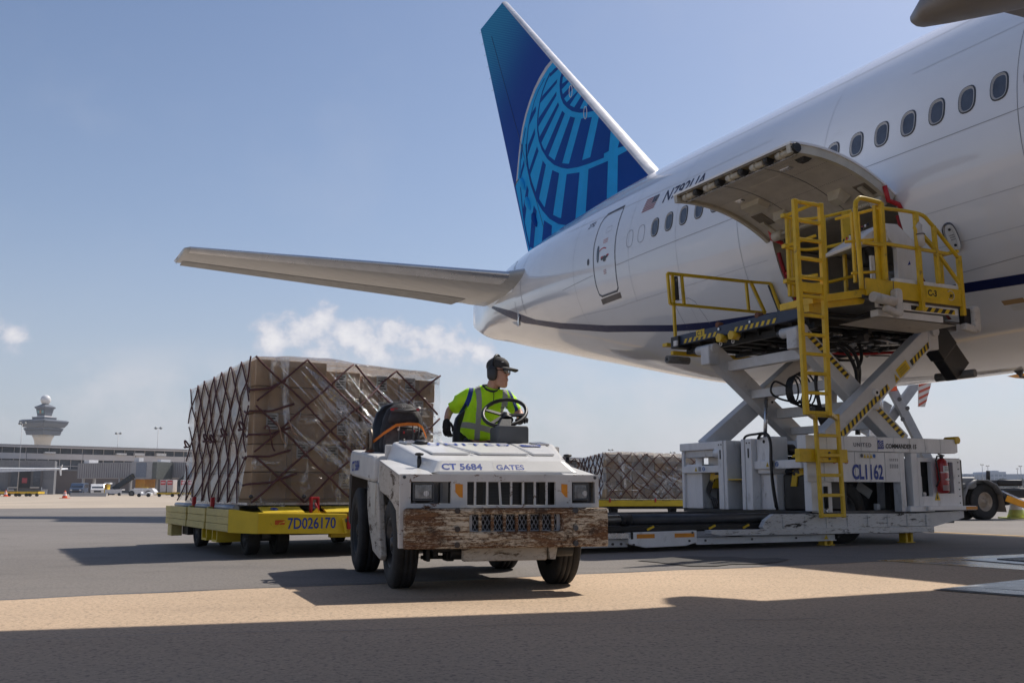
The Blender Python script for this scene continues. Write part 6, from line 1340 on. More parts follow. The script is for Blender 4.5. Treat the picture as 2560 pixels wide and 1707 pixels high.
SJ = dict(pel=(.335, 1.58, 1.265), sp1=(.335, 1.545, 1.30), sp2=(.345, 1.49, 1.42), ch=(.370, 1.43, 1.545), nb=(.392, 1.41, 1.655), nc=(.400, 1.405, 1.70), rs=(.203, 1.44, 1.625), ru=(.135, 1.52, 1.55), re=(.070, 1.590, 1.482), ls=(.558, 1.38, 1.612), lu=(.612, 1.325, 1.505), le=(.645, 1.29, 1.45))
sn_ = list(SJ); sx_ = {k: i for i, k in enumerate(sn_)}
se = [('pel', 'sp1'), ('sp1', 'sp2'), ('sp2', 'ch'), ('ch', 'nb'), ('nb', 'nc'), ('ch', 'rs'), ('rs', 'ru'), ('ru', 're'), ('ch', 'ls'), ('ls', 'lu'), ('lu', 'le')]
sr = dict(pel=(.205, .145), sp1=(.202, .15), sp2=(.186, .14), ch=(.178, .132), nb=(.118, .10), nc=(.080, .074), rs=(.088, .088), ru=(.088, .082), re=(.086, .078), ls=(.082, .082), lu=(.072, .070), le=(.064, .06))
shirt = skin_mesh('shirt', [SJ[k] for k in sn_], [(sx_[a], sx_[b]) for a, b in se], [sr[k] for k in sn_], {0}, shirt_mat(), man)
pers().tube([(.402+.076*cos(a), 1.395+.072*sin(a)-.012, 1.705+.014*sin(a)-.045*max(0, -sin(a))) for a in [2*pi*i/24 for i in range(24)]], .010, 8, None, True).build('collar', NAVYFAB, man)
pers().tube([(.405, 1.300, 1.645), (.402, 1.282, 1.60), (.398, 1.280, 1.54)], .0035, 5).build('shirt_placket', NAVYFAB, shirt)
for v_ in shirt.data.vertices:
    q = v_.co; r1 = abs(noise.noise(V((q.x*9+q.z*7, q.y*7, q.z*5-q.x*4)))); r2 = abs(noise.noise(V((q.x*20-q.z*9, q.y*14+3, q.z*11+q.x*8))))
    k_ = 1 if q.z+PO.z < 1.62 else .35
    v_.co = q+v_.normal*(.012-.034*r1-.016*r2)*k_
text('UNITED', 'shirt_print', TXTNAVY, man, lambda x, y: V((.455+x*.9, 1.262+x*.25, 1.485+y))-PO, .026, .0005)
pants = skin_mesh('trousers', [J[k] for k in ('pel', 'rh', 'rk', 'ra', 'lh', 'lk', 'la')]+[(.337, 1.56, 1.285)], [(0, 1), (1, 2), (2, 3), (0, 4), (4, 5), (5, 6), (0, 7)], [(.155, .12), .10, .078, .06, .10, .078, .06, (.186, .136)], {0}, NAVYFAB, man)
bt_ = MB(PO)
for k in ('ra', 'la'): 
    a = V(J[k]); bt_ = MB(PO); bt_.loft([[a+V((w*cos(q), yy+.0*sin(q), -.06+h*sin(q))) for q in [2*pi*i/16 for i in range(16)]] for yy, w, h in ((.07, .03, .03), (.04, .045, .05), (-.04, .05, .05), (-.14, .05, .035), (-.19, .035, .025), (-.21, .01, .01))]); bt_.build('boot', BLACK, man)
# gloved hands: palm and five fingers each
def glove(wr, palm_dir, back, side, curl, name):
    wr, d, bk, sd_ = V(wr), V(palm_dir).normalized(), V(back).normalized(), V(side).normalized()
    pts, eds, rd, rt = [], [], [], set()
    def chain(ps, rs):
        b = len(pts); rt.add(b)
        for i, p in enumerate(ps):
            pts.append(p); rd.append(rs[i])
            if i: eds.append((b+i-1, b+i))
    chain([wr-d*.02, wr+d*.03, wr+d*.075, wr+d*.092], [(.032, .028), (.040, .026), (.044, .022), (.040, .018)])
    for k, (o, l) in enumerate(((.030, .92), (.010, 1.0), (-.011, .95), (-.031, .78))):
        p0 = wr+d*.075+sd_*o; p1 = wr+d*(.100)+sd_*o*1.08; a1, a2, a3 = curl, curl*2.1, curl*2.9
        p2 = p1+(d*cos(a1)-bk*sin(a1))*.038*l; p3 = p2+(d*cos(a2)-bk*sin(a2))*.028*l; p4 = p3+(d*cos(a3)-bk*sin(a3))*.022*l
        chain([p0, p1, p2, p3, p4], [.0105, .0115, .0108, .010, .0085])
    q0 = wr+d*.02+sd_*.030; q1 = wr+d*.05+sd_*.050-bk*.012; q2 = wr+d*.082+sd_*.050-bk*.030; q3 = wr+d*.104+sd_*.036-bk*.040
    chain([q0, q1, q2, q3], [.014, .013, .0118, .0095])
    return skin_mesh(name, pts, eds, rd, rt, GLOVE, man)
glove((.0, 1.468, 1.382), (-.04, -.22, -1), (-.72, -.66, .12), (.68, -.72, .1), .55, 'right_glove')
glove((.582, 1.065, 1.345), (.1, -1, .42), (.2, .42, .95), (-.98, -.05, .2), .75, 'left_glove')
# ------------------------------------------------------------------ netted pallet loads and their dollies
def film_mat(name, lo, hi, tint, scale, stretch, rough=.16, bstr=.8, glo=.45, bd=.14, frk=.8):
    m = bpy.data.materials.new(name); s = NT(m)
    v = s.coord(scale=stretch, rot=(0, R(28), 0)); v2 = s.coord(scale=(stretch[2], stretch[1], stretch[0]), rot=(0, R(-35), 0), loc=(4, 1, 2))
    n1 = s.noise(scale, 7, .6, v, 1.2); n2 = s.noise(scale*.7, 6, .6, v2, 1.6); n3 = s.noise(scale*.35, 3, .5)
    crease_glint = s.math('MAXIMUM', s.ramp(n1, .56, .72), s.ramp(n2, .58, .73))  # film creases, whitened as well to stand in for bright glint streaks
    fac = s.math('ADD', s.math('MULTIPLY', crease_glint, hi-lo), s.math('ADD', s.math('MULTIPLY', s.ramp(n3, .42, .68), .20), lo))
    p = s.bsdf(tint, rough, 0, s.math('ADD', n1, s.math('MULTIPLY', n2, .8)), bstr, bd, spec=.7)
    p.inputs['Transmission Weight'].default_value = 0
    tl = s.N('ShaderNodeBsdfTranslucent'); tl.inputs[0].default_value = (*tint, 1); ml = s.N('ShaderNodeMixShader'); ml.inputs[0].default_value = .45; s.L(p.outputs[0], ml.inputs[1]); s.L(tl.outputs[0], ml.inputs[2])
    tr = s.N('ShaderNodeBsdfTransparent'); tr.inputs[0].default_value = (.97, .97, .97, 1); mx = s.N('ShaderNodeMixShader')
    s.L(fac, mx.inputs[0]); s.L(tr.outputs[0], mx.inputs[1]); s.L(ml.outputs[0], mx.inputs[2])
    gl = s.N('ShaderNodeBsdfGlossy'); gl.inputs['Roughness'].default_value = .10; gl.inputs[0].default_value = (1, 1, 1, 1); s.L(p.inputs['Normal'].links[0].from_socket, gl.inputs['Normal'])
    fr = s.N('ShaderNodeFresnel'); fr.inputs[0].default_value = 1.55; s.L(p.inputs['Normal'].links[0].from_socket, fr.inputs['Normal'])
    mx2 = s.N('ShaderNodeMixShader'); s.L(s.math('ADD', s.math('MULTIPLY', fr.outputs[0], frk), s.math('MULTIPLY', crease_glint, glo)), mx2.inputs[0]); s.L(mx.outputs[0], mx2.inputs[1]); s.L(gl.outputs[0], mx2.inputs[2])
    s.L(mx2.outputs[0], s.out.inputs[0]); return m
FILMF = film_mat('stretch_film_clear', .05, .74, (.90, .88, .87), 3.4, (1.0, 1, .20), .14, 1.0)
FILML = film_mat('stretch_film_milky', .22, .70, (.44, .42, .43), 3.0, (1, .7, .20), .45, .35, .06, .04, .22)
FILMT = film_mat('stretch_film_bunched', .25, .9, (.82, .81, .80), 4.5, (.8, 1, .5), .12, 1.0)
def sheet(fn, nu, nv):
    vs = [V(fn(i/nu, j/nv)) for j in range(nv+1) for i in range(nu+1)]; fs = [(j*(nu+1)+i, j*(nu+1)+i+1, (j+1)*(nu+1)+i+1, (j+1)*(nu+1)+i) for j in range(nv) for i in range(nu)]
    return MB().add(vs, fs, None, True)
def wob(p, k, s_): return noise.noise(V(p)*k)*s_
def carton(parent, u0, u1, v0, v1, z0, z1, m, rnd, labelp=0.0, front=True, left=False):
    j = lambda: rnd.uniform(-.012, .012)
    o = MB().bx(u0+.006+j()*.5, u1-.006+j()*.5, v0+j()*1.5, v1-.004, z0+.005, z1-.005).build('carton', m, parent, .006, 1)
    if front:
        MB().bx((u0+u1)/2-.03, (u0+u1)/2+.03, v0-.0125, v0+.02, z0+.01, z1-.01).build('carton_tape', mat('carton_tape', (.38, .26, .16), .35), o) if rnd.random() < .7 else None
        if rnd.random() < labelp:
            x = u0+(u1-u0)*rnd.uniform(.15, .6); z = z0+(z1-z0)*rnd.uniform(.3, .5)
            lb_ = MB().bx(x, x+.14, v0-.018, v0-.016, z, z+.19).build('paper_label', PAPER, o)
            for q in range(5): MB().bx(x+.015, x+.125-.02*(q % 2), v0-.0195, v0-.0185, z+.02+.033*q, z+.032+.033*q+.008*(q % 2)).build('label_print', DARKPLATE, lb_)
    return o
def netlines(face, nu, nz, r, m, parent, rnd, name='net'):
    """diagonal webbing over a face; face(a, b) maps 0..1 x 0..1 to a point just outside the film"""
    b = MB()
    for i in range(-nz, nu+nz):
        for s_ in (1, -1):
            P = []
            for k in range(33):
                f = k/32; a = (i+s_*f*nz*1.0+(0 if s_ == 1 else nz))/nu
                if -.001 <= a <= 1.001:
                    ph_ = f*nz; w_ = .003*sin(ph_*pi*2+i)
                    P.append(V(face(min(1, max(0, a+w_+.012*noise.noise(V((i*1.3, f*2.2, s_*3))))), min(1, max(0, f+.010*noise.noise(V((f*2.5, i*1.7, s_*5))))))))
            if len(P) > 3: b.tube(P, r, 6)
    for i in range(nu+1):
        for k in range(nz+1):
            if (i+k) % 1 == 0:
                pass
    return b.build(name, m, parent)
def pallet_load(name, label, cat, C, phi, WU, WV, z0, z1, rnd, split=.36, rec=.22, drop=.07, group=None, full=True, palette=None, net=NET, nn=(4, 3, 7), front_m=None, left_m=None):
    o = thing(name, label, cat, (C[0], C[1], z0), phi, group)
    Z = z1-z0; pal = palette or [CARD, CARD, CARD2]
    MB().bx(-.05, WU+.05, -.05, WV+.05, -.03, 0).build('pallet_sheet', STEEL, o); MB().bx(.0, WU, .0, WV, .0, .035).build('base_board', mat('plywood', (.38, .24, .12), .7), o)
    us = WU*split; L = 5 if full else 6; n_left = 4
    def row(u0, u1, v0, v1, zt, lay, labelp, m=None):
        zz = .035; hs = [rnd.uniform(.85, 1.15) for _ in range(lay)]; k = (zt-.035)/sum(hs)
        for h in hs:
            carton(o, u0, u1, v0, v1, zz, zz+h*k, m or rnd.choice(pal), rnd, labelp); zz += h*k
    row(0, us, 0, WV/n_left, Z-.02, L, .15)
    for i in range(1, n_left): row(0, us, WV*i/n_left, WV*(i+1)/n_left, Z-.02-.03*i, L, 0)
    nr = 3 if full else 4
    for i in range(nr):
        u0 = us+(WU-us)*i/nr; row(u0+.01, us+(WU-us)*(i+1)/nr, rec+rnd.uniform(-.02, .02), WV*.6, Z-drop-.03*i+rnd.uniform(-.015, .015), L, .75 if full else .3)
    # film
    def front(a, b, off=.03):
        u = -.02+a*(WU+.06); z = -.0+b*(Z+.0-(drop+.03)*max(0, (a-split)))
        base = 0 if a <= split+.01 else rec*min(1, (a-split)*5)*(b**.8)*(1 if a > split else 0)
        if a > split: base = max(-.02, rec*min(1, (a-split)*3.2)*min(1, max(0, (b-(.75-.85*(a-split)))*2.6)))
        flare = -.05*max(0, .16-b)/.16-.06*max(0, a-.8)*(1-b)
        amp = .012+.034*max(0, min(1, (a-.2)*1.8))*(.35+1.0*(1-b)); q1, q2 = u+.75*z, .8*z-u
        fold = abs(noise.noise(V((q1*5.5, q2*.9, 4.2))))+.6*abs(noise.noise(V((q1*13, q2*2.0, 8.1))))+.5*abs(noise.noise(V((u*3+z*9, u*1.5, 2))))*max(0, .4-b)*2
        return V((u, base-off+flare+wob((u*2.1, 0, z*2.3+3), 1.3, .022)-amp*fold*1.5, z))
    def leftf(a, b, off=.03):
        v = -.02+a*(WV+.04); z = b*(Z-.10*a)
        return V((-off-.09*max(0, .30-b)/.30+wob((7, v*2, z*2), 1.4, .026)-.02*abs(sin(a*pi*n_left))*-1, v, z))
    sheet(lambda a, b: front(a, b, .05), 130 if full else 80, 84 if full else 50).build('stretch_film', front_m or FILMF, o, fix=False)
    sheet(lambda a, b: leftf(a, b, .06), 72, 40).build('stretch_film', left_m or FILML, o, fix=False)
    def topf(a, b):
        p = front(a, 1); v = -.04+b*(WV+.06); sag = .035*(1+noise.noise(V((a*5, b*5, 2))))+.05*max(0, noise.noise(V((a*3.3+4, b*3, 9))))
        ed = min(1, min(a, 1-a, b, 1-b)*14); fr = max(0, 1-b*5)
        return V((p.x, p.y*fr+v*(1-fr)+(v if fr > 0 else 0)*fr*0, p.z-.10*b*1.0+sag*ed))
    sheet(topf, 40, 26).build('stretch_film', FILMT, o, fix=False)
    for _ in range(5 if full else 9):
        a0, b0 = rnd.uniform(.42, .95), rnd.uniform(.03, .95); w_, h_ = rnd.uniform(.10, .22), rnd.uniform(.03, .12); tilt = rnd.uniform(-.25, .25); sd_ = rnd.random()*20
        def crum(x, y): 
            a, b = min(1, a0+w_*(x-.5)), min(1, max(0, b0+h_*(y-.5)+tilt*w_*(x-.5)))
            e_ = min(1, 5*min(x, 1-x, y, 1-y)); return front(a, b, .035+e_*(.03+.045*abs(noise.noise(V((x*4+sd_, y*5, 1))))))
        sheet(crum, 14, 10).build('film_crumple', FILMT, o, fix=False)
    netlines(lambda a, b: front(a, b, .066), nn[0], nn[1], .0125 if full else .014, net, o, rnd)
    netlines(lambda a, b: leftf(a, b, .072), nn[2], nn[1], .0095 if full else .014, net, o, rnd)
    # pale ribbons added to stand in for streaks of light along the film's folds
    for q in range(48 if full else 22):
        a0 = rnd.uniform(.05, .8); b0 = rnd.uniform(.35, 1.0); L_f = rnd.uniform(.18, .5); dr = rnd.uniform(.55, 1.25); wd_ = rnd.uniform(.006, .026) if q % 4 else rnd.uniform(.03, .055); A, B = [], []
        for k in range(15):
            f = k/14; a_, b_ = min(1, a0+L_f*f*.75), max(.02, b0-L_f*f*dr); p = front(a_, b_, .058); w_ = wd_*sin(pi*f)*(.6+.6*abs(noise.noise(V((f*6, q, 1)))))
            A.append(p+V((w_*.7, -.012*sin(pi*f), w_*.7))); B.append(p-V((w_*.7, .020*sin(pi*f), w_*.7)))
        MB().add(A+B, [(i, i+1, 16+i, 15+i) for i in range(14)], None, True).build('film_glint', FILMT, o, fix=False)
    # corner rope and slack loops
    if full:
        for q in range(5):
            z = .25+.27*q; P = [leftf(.02+.10*rnd.random(), z/Z, .06), V((-.07, -.06, z+rnd.uniform(-.05, .05))), front(.12+.1*rnd.random(), z/Z+.05, .06)]
            MB().tube([P[0], P[0].lerp(P[1], .6)-V((0, 0, .03)), P[1], P[1].lerp(P[2], .5)-V((0, 0, .04)), P[2]], .013, 6).build('net', NET, o)
        for (a, b) in ((.08, .52), (.62, .50), (.98, .49), (.35, .51), (.5, .48)):
            c = leftf(a, b, .07); MB().tube([c+V((-.05*abs(sin(t)), .10*cos(t), .045*sin(t)-.02*cos(2*t))) for t in [2*pi*i/14 for i in range(14)]], .012, 6, None, True).build('net_loop', NET, o)
        for k, a in enumerate((.05, .10, .16)):
            c = front(a, .50+.02*k, .07); MB().tube([c+V((.09*t, -.03*sin(t*3), -.10*t*t+.05*sin(t*4+k))) for t in [i/10*1.6 for i in range(11)]], .010, 6).build('net_end', NETP if k else NET, o)
        for i in range(nn[0]+1):
            p = front(i/nn[0], .04, .05); MB().lathe([(0, -.02), (.022, -.012), (.024, .012), (0, .02)], p, (0, 1, 0), 10).build('net_stud', DSTEEL, o)
    return o
DPHI = R(30); DC = V((-2.99, 11.30, 0))
load = pallet_load('pallet_load', 'tall load of brown cartons under clear film and dark net on the near yellow dolly', 'cargo load', DC, DPHI, 2.42, 3.18, .605, 2.285, random.Random(11), group=None)
text('cargo', 'carton_print', mat('carton_ink', (.10, .065, .04), .7), load, lambda x, y: V((1.33+y*-1+.0, .195, .62+x)), .12, .003)
text('ICELANDIC', 'carton_print', mat('carton_ink', (.1, .06, .04)), load, lambda x, y: V((1.20+y*-1, .195, .58+x)), .07, .002)
def DW(u, v, z=0): return DC+V((u*cos(DPHI)-v*sin(DPHI), u*sin(DPHI)+v*cos(DPHI), z))
dolly = thing('cargo_dolly', 'yellow cargo dolly with wooden side planks numbered 7D026170 behind the tractor', 'dolly', DW(1.2, 1.5), DPHI)
DO = V((1.2, 1.5, 0))
def dm(): return MB(DO)
def dbx(name, u0, u1, v0, v1, z0, z1, m=CYEL, bev=.008, parent=dolly): return dm().bx(u0, u1, v0, v1, z0, z1).build(name, m, parent, bev)
dbx('deck_frame', -.16, 2.6, -.25, 3.4, .30, .50, CYEL)
fbm = dm().prism([(-.02, .27), (1.02, .25), (1.02, .475), (-.02, .50)], lambda u, z: (u, -.40, z), lambda u, z: (u, -.30, z)).build('front_beam', CYEL, dolly, .010)
dm().add([(-.28, -.16, .28), (-.02, -.40, .27), (-.02, -.40, .50), (-.28, -.16, .535)], [(0, 1, 2, 3)]).add([(-.28, -.16, .535), (-.02, -.40, .50), (-.02, -.2, .50), (-.2, -.05, .535)], [(0, 1, 2, 3)]).build('corner_gusset', CYEL, dolly)
dm().prism([(1.02, .25), (2.62, .25), (2.62, .49), (1.02, .475)], lambda u, z: (u, -.34, z), lambda u, z: (u, -.26, z)).build('front_beam', CYEL, dolly, .01)
dbx('lower_beam', .9, 2.5, -.2, -.1, .20, .27, CYEL)
for a, b in ((.05, .52), (.78, 1.30), (1.5, 2.3)):
    dm().prism([(-.38, .50), (-.16, .56), (-.16, .545), (-.38, .485)], lambda v, z: (a, v, z), lambda v, z: (b, v, z)).build('tread_plate', mat('yellow_tread_plate', (.66, .48, .03), .4, 0, .1, 4, .9, 26), dolly)
dm().add([(.20+.045*cos(t), -.275+.045*sin(t), .534+.012*sin(t)) for t in [2*pi*i/18 for i in range(18)]], [tuple(range(18))]).build('round_sticker', mat('faded_sticker', (.30, .36, .48), .6), dolly)
for k in range(3): dm().tube([(.20+(.012+.014*k)*cos(t), -.275+(.012+.014*k)*sin(t), .538+.012*sin(t)*(.3+.3*k)) for t in [2*pi*i/14 for i in range(14)]], .003, 4, None, True).build('sticker_ring', TXTBLUE, dolly)
rng5 = random.Random(5)
v0 = -.16
for seg_ in ((-.16, .90), (.98, 1.95), (2.03, 3.35)):
    for k in range(3):
        z0_ = .285+.083*k; dm().bx(-.285+rng5.uniform(-.004, .004), -.245, seg_[0]+rng5.uniform(0, .01), seg_[1], z0_, z0_+.08-(0 if k < 2 else .0)).build('side_plank', WOODY, dolly, .004, 1)
for v in (.94, 1.99): dbx('plank_post', -.26, -.20, v-.035, v+.035, .28, .55, mat('mustard_post', (.30, .24, .03), .5))
for a, b in ((-.05, .85), (1.05, 1.9), (2.1, 3.2)): dm().cyl((-.17, a, .545), (-.17, b, .545), .035, 12).build('edge_roller', mat('grey_roller', (.30, .32, .36), .4, .4), dolly)
for u in (.35, .75, 1.2, 1.6, 2.0, 2.4): dm().cyl((u, -.1, .545), (u, 3.3, .545), .03, 10).build('deck_roller', mat('grey_roller', (.3, .3, .3)), dolly)
dbx('stop_post', -.21, -.16, 1.0, 1.05, .52, .66, RED); dbx('stop_post', -.21, -.16, 2.02, 2.07, .52, .66, RED)
hk = dm().bx(.62, .64, -.30, -.22, .47, .66).bx(.70, .72, -.30, -.22, .47, .66).bx(.62, .72, -.29, -.23, .64, .67).build('red_hook', RED, dolly, .006); dm().tube([(.66, -.31, .60), (.68, -.33, .55), (.70, -.33, .50), (.72, -.31, .48)], .012, 7).build('hook_lever', REDFAB, hk)
dm().prism([(.60, .47), (.74, .47), (.68, .55)], lambda u, z: (u, -.34, z), lambda u, z: (u, -.32, z)).build('hook_plate', CYEL, hk)
dbx('amber_reflector', .175, .285, -.404, -.40, .365, .415, mat('red_orange_reflector', (.60, .10, .01), .35), 0)
dm().tube([(.13+.10*(t-.0), -.402, .335+.05*(2*t-1)**2) for t in [i/8 for i in range(9)]]+[(.30, -.402, .40)], .006, 5).build('reflector_recess', CYEL, dolly)
text('7D026170', 'fleet_number', TXTBLUE, dolly, lambda x, y: V((.315+x, -.404, .318+y))-DO, .172, .0022, 0, .78)
dbx('hitch_light', 1.02, 1.12, -.42, -.36, .30, .44, RED); dm().cyl((1.0, -.42, .40), (1.0, -.32, .40), .02, 10).build('hitch_pin', DSTEEL, dolly)
dm().beam((.96, -.43, .42), (1.0, -.43, .26), .03, .02, (0, 1, 0)).build('hitch_lever', CYEL, dolly)
for v in (.62, 1.15): 
    b_ = dm().bx(-.24, .2, v-.13, v-.10, .16, .29).bx(-.24, .2, v+.10, v+.13, .16, .29).bx(-.24, .2, v-.13, v+.13, .145, .17).build('fork_pocket', CYEL, dolly)
dbx('rear_corner', -.25, -.1, 3.1, 3.35, .12, .28, WOODY)
dbx('axle_carrier', .0, .6, .15, .5, .28, .33, DSTEEL); dbx('under_frame', .55, 2.4, .2, 3.2, .22, .31, BLACKG); dbx('battery_box', -.1, .4, 2.75, 3.1, .14, .28, BLACK)
for (u, v) in ((.10, .30), (.44, .30), (.02, 2.44), (.34, 2.44), (1.95, .30), (2.28, .30), (1.95, 2.44), (2.28, 2.44)):
    wheel(dolly, 'wheel_tyre', V((u, v, .19))-DO, (-1, 0, 0), .19, .15, .105, DSTEEL, tread=False)
for (u, v) in ((.27, .30), (.18, 2.44), (2.1, .30), (2.1, 2.44)): dm().cyl((u-.2, v, .19), (u+.2, v, .19), .035, 10).bx(u-.05, u+.05, v-.05, v+.05, .19, .30).build('caster_fork', DSTEEL, dolly)
dm().beam((1.3, -.3, .30), (2.6, -1.9, .32), .06, .06).build('drawbar', CYEL, dolly)
# the loads farther back
PALE = [CARDP, CARDP, CARD, mat('pale_grey_carton', (.50, .47, .46), .75)]
FILM2 = film_mat('stretch_film_far', .12, .9, (.88, .84, .80), 2.2, (1, 1, .5), .14, 1.0)
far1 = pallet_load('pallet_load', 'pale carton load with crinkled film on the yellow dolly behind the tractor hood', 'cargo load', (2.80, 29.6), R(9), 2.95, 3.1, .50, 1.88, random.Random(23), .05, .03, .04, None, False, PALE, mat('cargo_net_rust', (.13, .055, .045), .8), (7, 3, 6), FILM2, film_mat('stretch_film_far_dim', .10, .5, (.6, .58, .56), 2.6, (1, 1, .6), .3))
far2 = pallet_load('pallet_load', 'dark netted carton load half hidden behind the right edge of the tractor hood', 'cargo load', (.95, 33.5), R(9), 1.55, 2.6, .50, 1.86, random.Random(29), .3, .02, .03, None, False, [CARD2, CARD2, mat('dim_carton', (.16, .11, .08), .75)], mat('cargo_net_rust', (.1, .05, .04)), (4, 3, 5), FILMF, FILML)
def far_dolly(label, C, phi, L, Wd):
    d = thing('cargo_dolly', label, 'dolly', (C[0], C[1], 0), phi, None); b = lambda *a: MB().bx(*a)
    b(-.2, L, -.2, Wd, .28, .46).build('deck_frame', CYEL, d, .01)
    for i in range(4): b(.1+L*.24*i, .35+L*.24*i, -.21, -.19, .44, .475).build('deck_notch', mat('mustard_post', (.3, .24, .03)), d)
    for i in range(3): b(.15+.4*L*i, .19+.4*L*i, -.24, -.2, .40, .52).build('stop_post', RED, d)
    for u in (.4, L-.4):
        for v in (.3, Wd-.4): MB().cyl((u-.1, v, .19), (u+.1, v, .19), .19, 16).build('wheel_tyre', RUBBER, d)
    b(.2, L-.2, 0, Wd-.2, .2, .28).build('under_frame', BLACKG, d); return d
far_dolly('yellow cargo dolly carrying the pale load seen beside the loader', (2.7, 29.5), R(9), 3.5, 3.3); far_dolly('yellow cargo dolly hidden behind the tractor under the dark load', (.8, 33.4), R(9), 1.9, 2.8)
# ------------------------------------------------------------------ far background
def at(px, py, Y):
    """point at distance Y that projects on a pixel of the 2560-wide photograph"""
    u = (px-1280)/2440; v = -(py-853.5)/2440; c, s_ = cos(PITCH), sin(PITCH); k = Y/(c-v*s_); return V((u*k, Y, CAM_H+(s_+v*c)*k))
def spot(px, Y): p = at(px, 1226, Y); return V((p.x, Y, 0))
# terminal along a slanting line
TA, TBp = V((-104.9, 200, 0)), V((-74.7, 228, 0)); TE_ = (TBp-TA).normalized(); TROT2 = atan2(TE_.y, TE_.x)
term = thing('terminal_building', 'long low grey terminal with two bands of dark windows and flat roof', 'terminal', TA, TROT2)
def tbx(name, x0, x1, y0, y1, z0, z1, m, parent=term): return MB().bx(x0, x1, y0, y1, z0, z1).build(name, m, parent)
tbx('wall', -40, 120, .3, 30, 0, 5.2, TERMB); tbx('core', -40, 120, .8, 30, 5.2, 9.6, TERMD)
roof = tbx('roof', -40, 120, -1.2, 32, 9.62, 10.1, TERMW); tbx('roof_edge', -40, 120, -1.3, -1.2, 9.9, 10.15, mat('roof_trim', (.30, .29, .29), .5), roof)
for i in range(14): tbx('fascia_panel', -40+11.4*i+.06, -40+11.4*(i+1)-.06, -.1, .8, 7.25, 8.45, TERMW)
for i in range(14): tbx('fascia_joint', -40+11.4*i-.06, -40+11.4*i+.06, -.05, .8, 7.25, 8.45, TERMG)
for i in range(70):
    x = -40+2.28*i
    tbx('upper_window', x+.07, x+2.21, .62, .7, 8.5, 9.6, TERMD); tbx('upper_mullion', x-.05, x+.05, .45, .8, 8.45, 9.62, TERMW)
    tbx('lower_window', x+.07, x+2.21, .62, .7, 5.25, 7.2, TERMD); tbx('lower_mullion', x-.05, x+.05, .45, .8, 5.2, 7.25, TERMW)
tbx('window_rail', -40, 120, .4, .62, 5.85, 5.95, TERMW); tbx('plinth_band', -40, 120, .1, .3, 4.9, 5.25, TERMG)
for i in range(10): tbx('service_door', -30+13*i, -27.6+13*i, .22, .3, 0, 2.6, TERMG)
for i, x in enumerate((9, 24, 28, 33)): tbx('roof_unit', x, x+2.2, -.6, .4, 8.5, 8.8+.1*i, VANW)
# annex in front
anx = thing('terminal_annex', 'dark grey annex block with two dark loading bays before the terminal', 'building', TA+V((-6, -14, 0)), R(22))
def ax(name, x0, x1, y0, y1, z0, z1, m, parent=anx): return MB().bx(x0, x1, y0, y1, z0, z1).build(name, m, parent)
ax('wall', -30, 22.2, 0, 8, 0, 6.6, TERMG)
for i in range(12): ax('cladding_panel', -30+4.35*i+.03, -30+4.35*(i+1)-.03, -.06, 0, 5.2, 6.62, mat('annex_panel', (.19, .195, .21), .55))
for i in range(12): ax('cladding_panel', -30+4.35*i+.03, -30+4.35*(i+1)-.03, -.06, 0, 2.9, 5.15, mat('annex_panel_dark', (.15, .155, .17), .55))
ax('brick_base', -30, 3.5, -.08, 0, 0, 2.8, TERMB); ax('roof_vent', -2, 4, 1, 3, 6.6, 7.1, TERMW)
for x in (6.0, 14.2):
    by = ax('loading_bay', x, x+6, -.5, 0, 1.2, 5.0, mat('bay_surround', (.10, .095, .10), .6))
    ax('bay_door', x+.4, x+1.6, -.56, -.5, 1.5, 4.6, TERMD, by); ax('bay_door', x+1.9, x+3.9, -.56, -.5, 1.3, 4.5, DARKIN, by); ax('bay_door', x+4.3, x+5.6, -.56, -.5, 1.5, 4.6, TERMD, by)
    ax('bay_canopy', x-.1, x+6.1, -.9, -.4, 4.9, 5.05, mat('canopy_rust', (.20, .10, .07), .6), by); ax('bay_notice', x+2.4, x+3.3, -.6, -.56, 2.2, 3.2, mat('notice_red', (.35, .05, .06), .5), by)
    for q in (.2, 3.9): ax('bay_step', x+q, x+q+1.6, -1.1, -.5, 1.2, 1.5, CONCB, by)
    for q in (0, 5.9): ax('bay_leg', x+q, x+q+.15, -.9, -.75, 0, 1.4, VANW, by)
    for q in (.2, 6.0): ax('bay_ramp', x+q, x+q+1.0, -1.5, -.6, 0, 1.0, mat('ramp_grey', (.40, .40, .41), .5), by)
# control tower
TY = 520; tc0 = at(98, 1226, TY); tcx = tc0.x
twr = thing('control_tower', 'airport control tower with white radome on stepped dark decks', 'control tower', (tcx, TY, 0), R(-20))
def zpx(py, Y): return at(1280, py, Y).z
def sq(hw, z): return [(-hw, -hw, z), (hw, -hw, z), (hw, hw, z), (-hw, hw, z)]
def tier(name, secs, m, parent=twr): return MB().loft([sq(h*.40, z) for h, z in secs], None, True, False).build(name, m, parent)
zz = lambda y: zpx(960+y*.2126, TY)
MB().loft([[(h*.52*cos(a), h*.52*sin(a), z) for a in [2*pi*(i+.5)/16 for i in range(16)]] for h, z in ((8.2, 0), (7.6, zz(720)), (7.9, zz(680)), (9.0, zz(640)), (10.9, zz(598)))]).build('shaft', TOWC, twr)
tier('lower_deck', [(14.4, zz(600)), (15.4, zz(565)), (15.4, zz(552))], TOWD); tier('lower_windows', [(19.6*.82, zz(552)), (19.6*.84, zz(535))], TERMD); tier('lower_roof', [(17.0, zz(535)), (17.0, zz(520)), (15.5, zz(516))], TOWD); tier('white_band', [(14.5, zz(516)), (14.5, zz(506))], PAPER)
up = tier('upper_deck', [(17.5, zz(510)), (20.4, zz(470)), (20.6, zz(462))], TOWD); tier('upper_windows', [(20.4, zz(465)), (20.8, zz(448))], TERMD); tier('upper_roof', [(21.2, zz(448)), (21.3, zz(436)), (19, zz(424))], TOWD)
